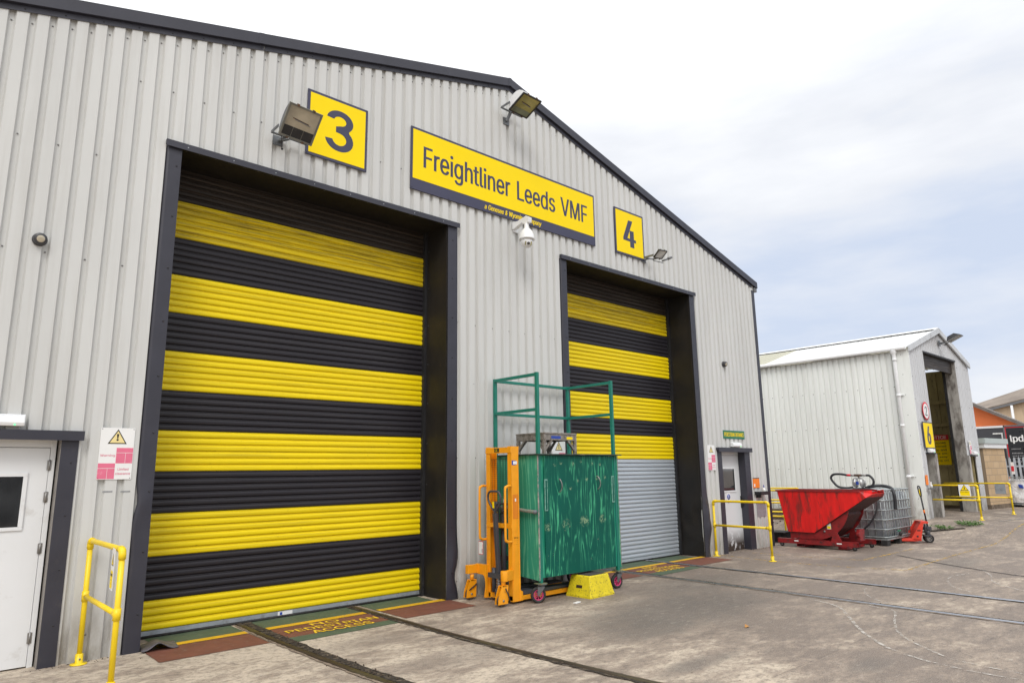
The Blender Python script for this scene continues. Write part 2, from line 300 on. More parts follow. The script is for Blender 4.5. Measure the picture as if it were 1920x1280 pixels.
# ---------------------------------------------------------------- mesh helpers
class MB:
    def __init__(s): s.v = []; s.f = []; s.mi = []; s.mats = []; s.cur = -1; s.sm = []
    def mat(s, m):
        if m not in s.mats: s.mats.append(m)
        s.cur = s.mats.index(m); return s
    def add(s, vs, fs, smooth=False):
        o = len(s.v); s.v += [V(p) for p in vs]
        for f in fs: s.f.append([o+i for i in f]); s.mi.append(s.cur); s.sm.append(smooth)
        return s
    def box(s, x0, x1, y0, y1, z0, z1):
        vs = [(x, y, z) for z in (z0, z1) for y in (y0, y1) for x in (x0, x1)]
        return s.add(vs, [(0, 2, 3, 1), (4, 5, 7, 6), (0, 1, 5, 4), (2, 6, 7, 3), (0, 4, 6, 2), (1, 3, 7, 5)])
    def obox(s, c, ax, ay, az):
        c, ax, ay, az = V(c), V(ax), V(ay), V(az)
        vs = [c+ax*i+ay*j+az*k for k in (-1, 1) for j in (-1, 1) for i in (-1, 1)]
        return s.add(vs, [(0, 2, 3, 1), (4, 5, 7, 6), (0, 1, 5, 4), (2, 6, 7, 3), (0, 4, 6, 2), (1, 3, 7, 5)])
    def bar(s, a, b, w, h=None, up=(0, 0, 1)):
        a, b = V(a), V(b); d = (b-a); L = d.length; d.normalize(); u = V(up)
        if abs(d.dot(u)) > .97: u = V((0, 1, 0))
        r = d.cross(u).normalized(); u = r.cross(d); return s.obox((a+b)/2, r*w/2, d*L/2, u*(h or w)/2)
    def prism(s, pts, axis, a, b):
        """pts 2-D polygon; axis 'x','y','z' is the extrusion direction"""
        def P(p, t): return {'x': (t, p[0], p[1]), 'y': (p[0], t, p[1]), 'z': (p[0], p[1], t)}[axis]
        n = len(pts); vs = [P(p, a) for p in pts]+[P(p, b) for p in pts]
        return s.add(vs, [tuple(range(n))[::-1], tuple(range(n, 2*n))]+[(i, (i+1) % n, n+(i+1) % n, n+i) for i in range(n)])
    def tube(s, pts, r, seg=10, cap=True, closed=False):
        pts = [V(p) for p in pts]; n = len(pts); rs = r if isinstance(r, (list, tuple)) else [r]*n; rings = []
        t0 = (pts[1]-pts[0]).normalized(); u = t0.orthogonal().normalized()
        o = len(s.v)
        for i, p in enumerate(pts):
            if closed: t = (pts[(i+1) % n]-pts[i-1])
            else: t = pts[min(i+1, n-1)]-pts[max(i-1, 0)]
            t.normalize(); u = (u-t*u.dot(t)).normalized(); w = t.cross(u)
            s.v += [p+(u*math.cos(k*2*math.pi/seg)+w*math.sin(k*2*math.pi/seg))*rs[i] for k in range(seg)]
        m = n if closed else n-1
        for i in range(m):
            a = o+i*seg; b = o+((i+1) % n)*seg
            for k in range(seg):
                s.f.append([a+k, a+(k+1) % seg, b+(k+1) % seg, b+k]); s.mi.append(s.cur); s.sm.append(True)
        if cap and not closed:
            for q in (list(range(o, o+seg))[::-1], list(range(o+(n-1)*seg, o+n*seg))): s.f.append(q); s.mi.append(s.cur); s.sm.append(False)
        return s
    def cyl(s, a, b, r, r2=None, seg=20): return s.tube([a, b], [r, r if r2 is None else r2], seg)
    def lathe(s, c, axis, prof, seg=24):
        """prof: (radius, distance along axis)"""
        c = V(c); a = V(axis).normalized(); u = a.orthogonal().normalized(); w = a.cross(u); o = len(s.v); n = len(prof)
        for r, h in prof: s.v += [c+a*h+(u*math.cos(k*2*math.pi/seg)+w*math.sin(k*2*math.pi/seg))*max(r, 1e-5) for k in range(seg)]
        for i in range(n-1):
            for k in range(seg):
                A = o+i*seg; B = A+seg; s.f.append([A+k, A+(k+1) % seg, B+(k+1) % seg, B+k]); s.mi.append(s.cur); s.sm.append(True)
        return s
    def ball(s, c, r, seg=14, sc=(1, 1, 1)):
        c = V(c); o = len(s.v); m = seg//2
        for i in range(m+1):
            th = math.pi*i/m
            for k in range(seg):
                ph = 2*math.pi*k/seg; s.v.append(c+V((math.sin(th)*math.cos(ph)*sc[0], math.sin(th)*math.sin(ph)*sc[1], math.cos(th)*sc[2]))*r)
        for i in range(m):
            for k in range(seg):
                A = o+i*seg; B = A+seg; s.f.append([A+k, B+k, B+(k+1) % seg, A+(k+1) % seg]); s.mi.append(s.cur); s.sm.append(True)
        return s
    def build(s, name, mat=None, parent=None, bevel=0, local=False, label=None):
        me = bpy.data.meshes.new(name); vs = s.v
        if parent is not None and not local:
            mi = ROOTM[parent.name].inverted(); vs = [mi @ p for p in vs]
        me.from_pydata([tuple(p) for p in vs], [], s.f)
        ms = s.mats if s.mats else []
        if mat: ms = [mat]+[m for m in ms if m is not mat]
        for m in ms: me.materials.append(m)
        idx = [ms.index(s.mats[i]) if i >= 0 else 0 for i in s.mi]
        me.polygons.foreach_set('material_index', idx); me.polygons.foreach_set('use_smooth', s.sm)
        bm = bmesh.new(); bm.from_mesh(me); bmesh.ops.remove_doubles(bm, verts=bm.verts, dist=1e-5)
        bmesh.ops.dissolve_degenerate(bm, edges=bm.edges, dist=1e-6); bmesh.ops.recalc_face_normals(bm, faces=bm.faces); bm.to_mesh(me); bm.free(); me.update()
        o = bpy.data.objects.new(name, me); COL.objects.link(o)
        if bevel:
            b = o.modifiers.new('bevel', 'BEVEL'); b.width = bevel; b.segments = 2; b.limit_method = 'ANGLE'; b.angle_limit = R(40)
        if parent is not None: o.parent = parent; ROOTM[o.name] = ROOTM[parent.name]
        else: ROOTM[o.name] = Matrix.Identity(4)
        if label: o['label'] = label
        return o
ROOTM = {}
def thing(name, label, cat, loc=(0, 0, 0), rz=0, group=None):
    o = bpy.data.objects.new(name, None); COL.objects.link(o); o.empty_display_size = .2
    o.location = loc; o.rotation_euler = (0, 0, rz); o['label'] = label; o['category'] = cat
    if group: o['group'] = group
    ROOTM[o.name] = Matrix.Translation(V(loc)) @ Matrix.Rotation(rz, 4, 'Z'); return o
def tag(o, label, cat, group=None):
    o['label'] = label; o['category'] = cat
    if group: o['group'] = group
    return o
def struct(o): o['kind'] = 'structure'; return o
def lathe_obj(): pass
def hz(x):
    """height of the yard: level by the big building, rising to the small shed"""
    t = min(1, max(0, (x-17.3)/3.0)); return .27*t*t*(3-2*t)

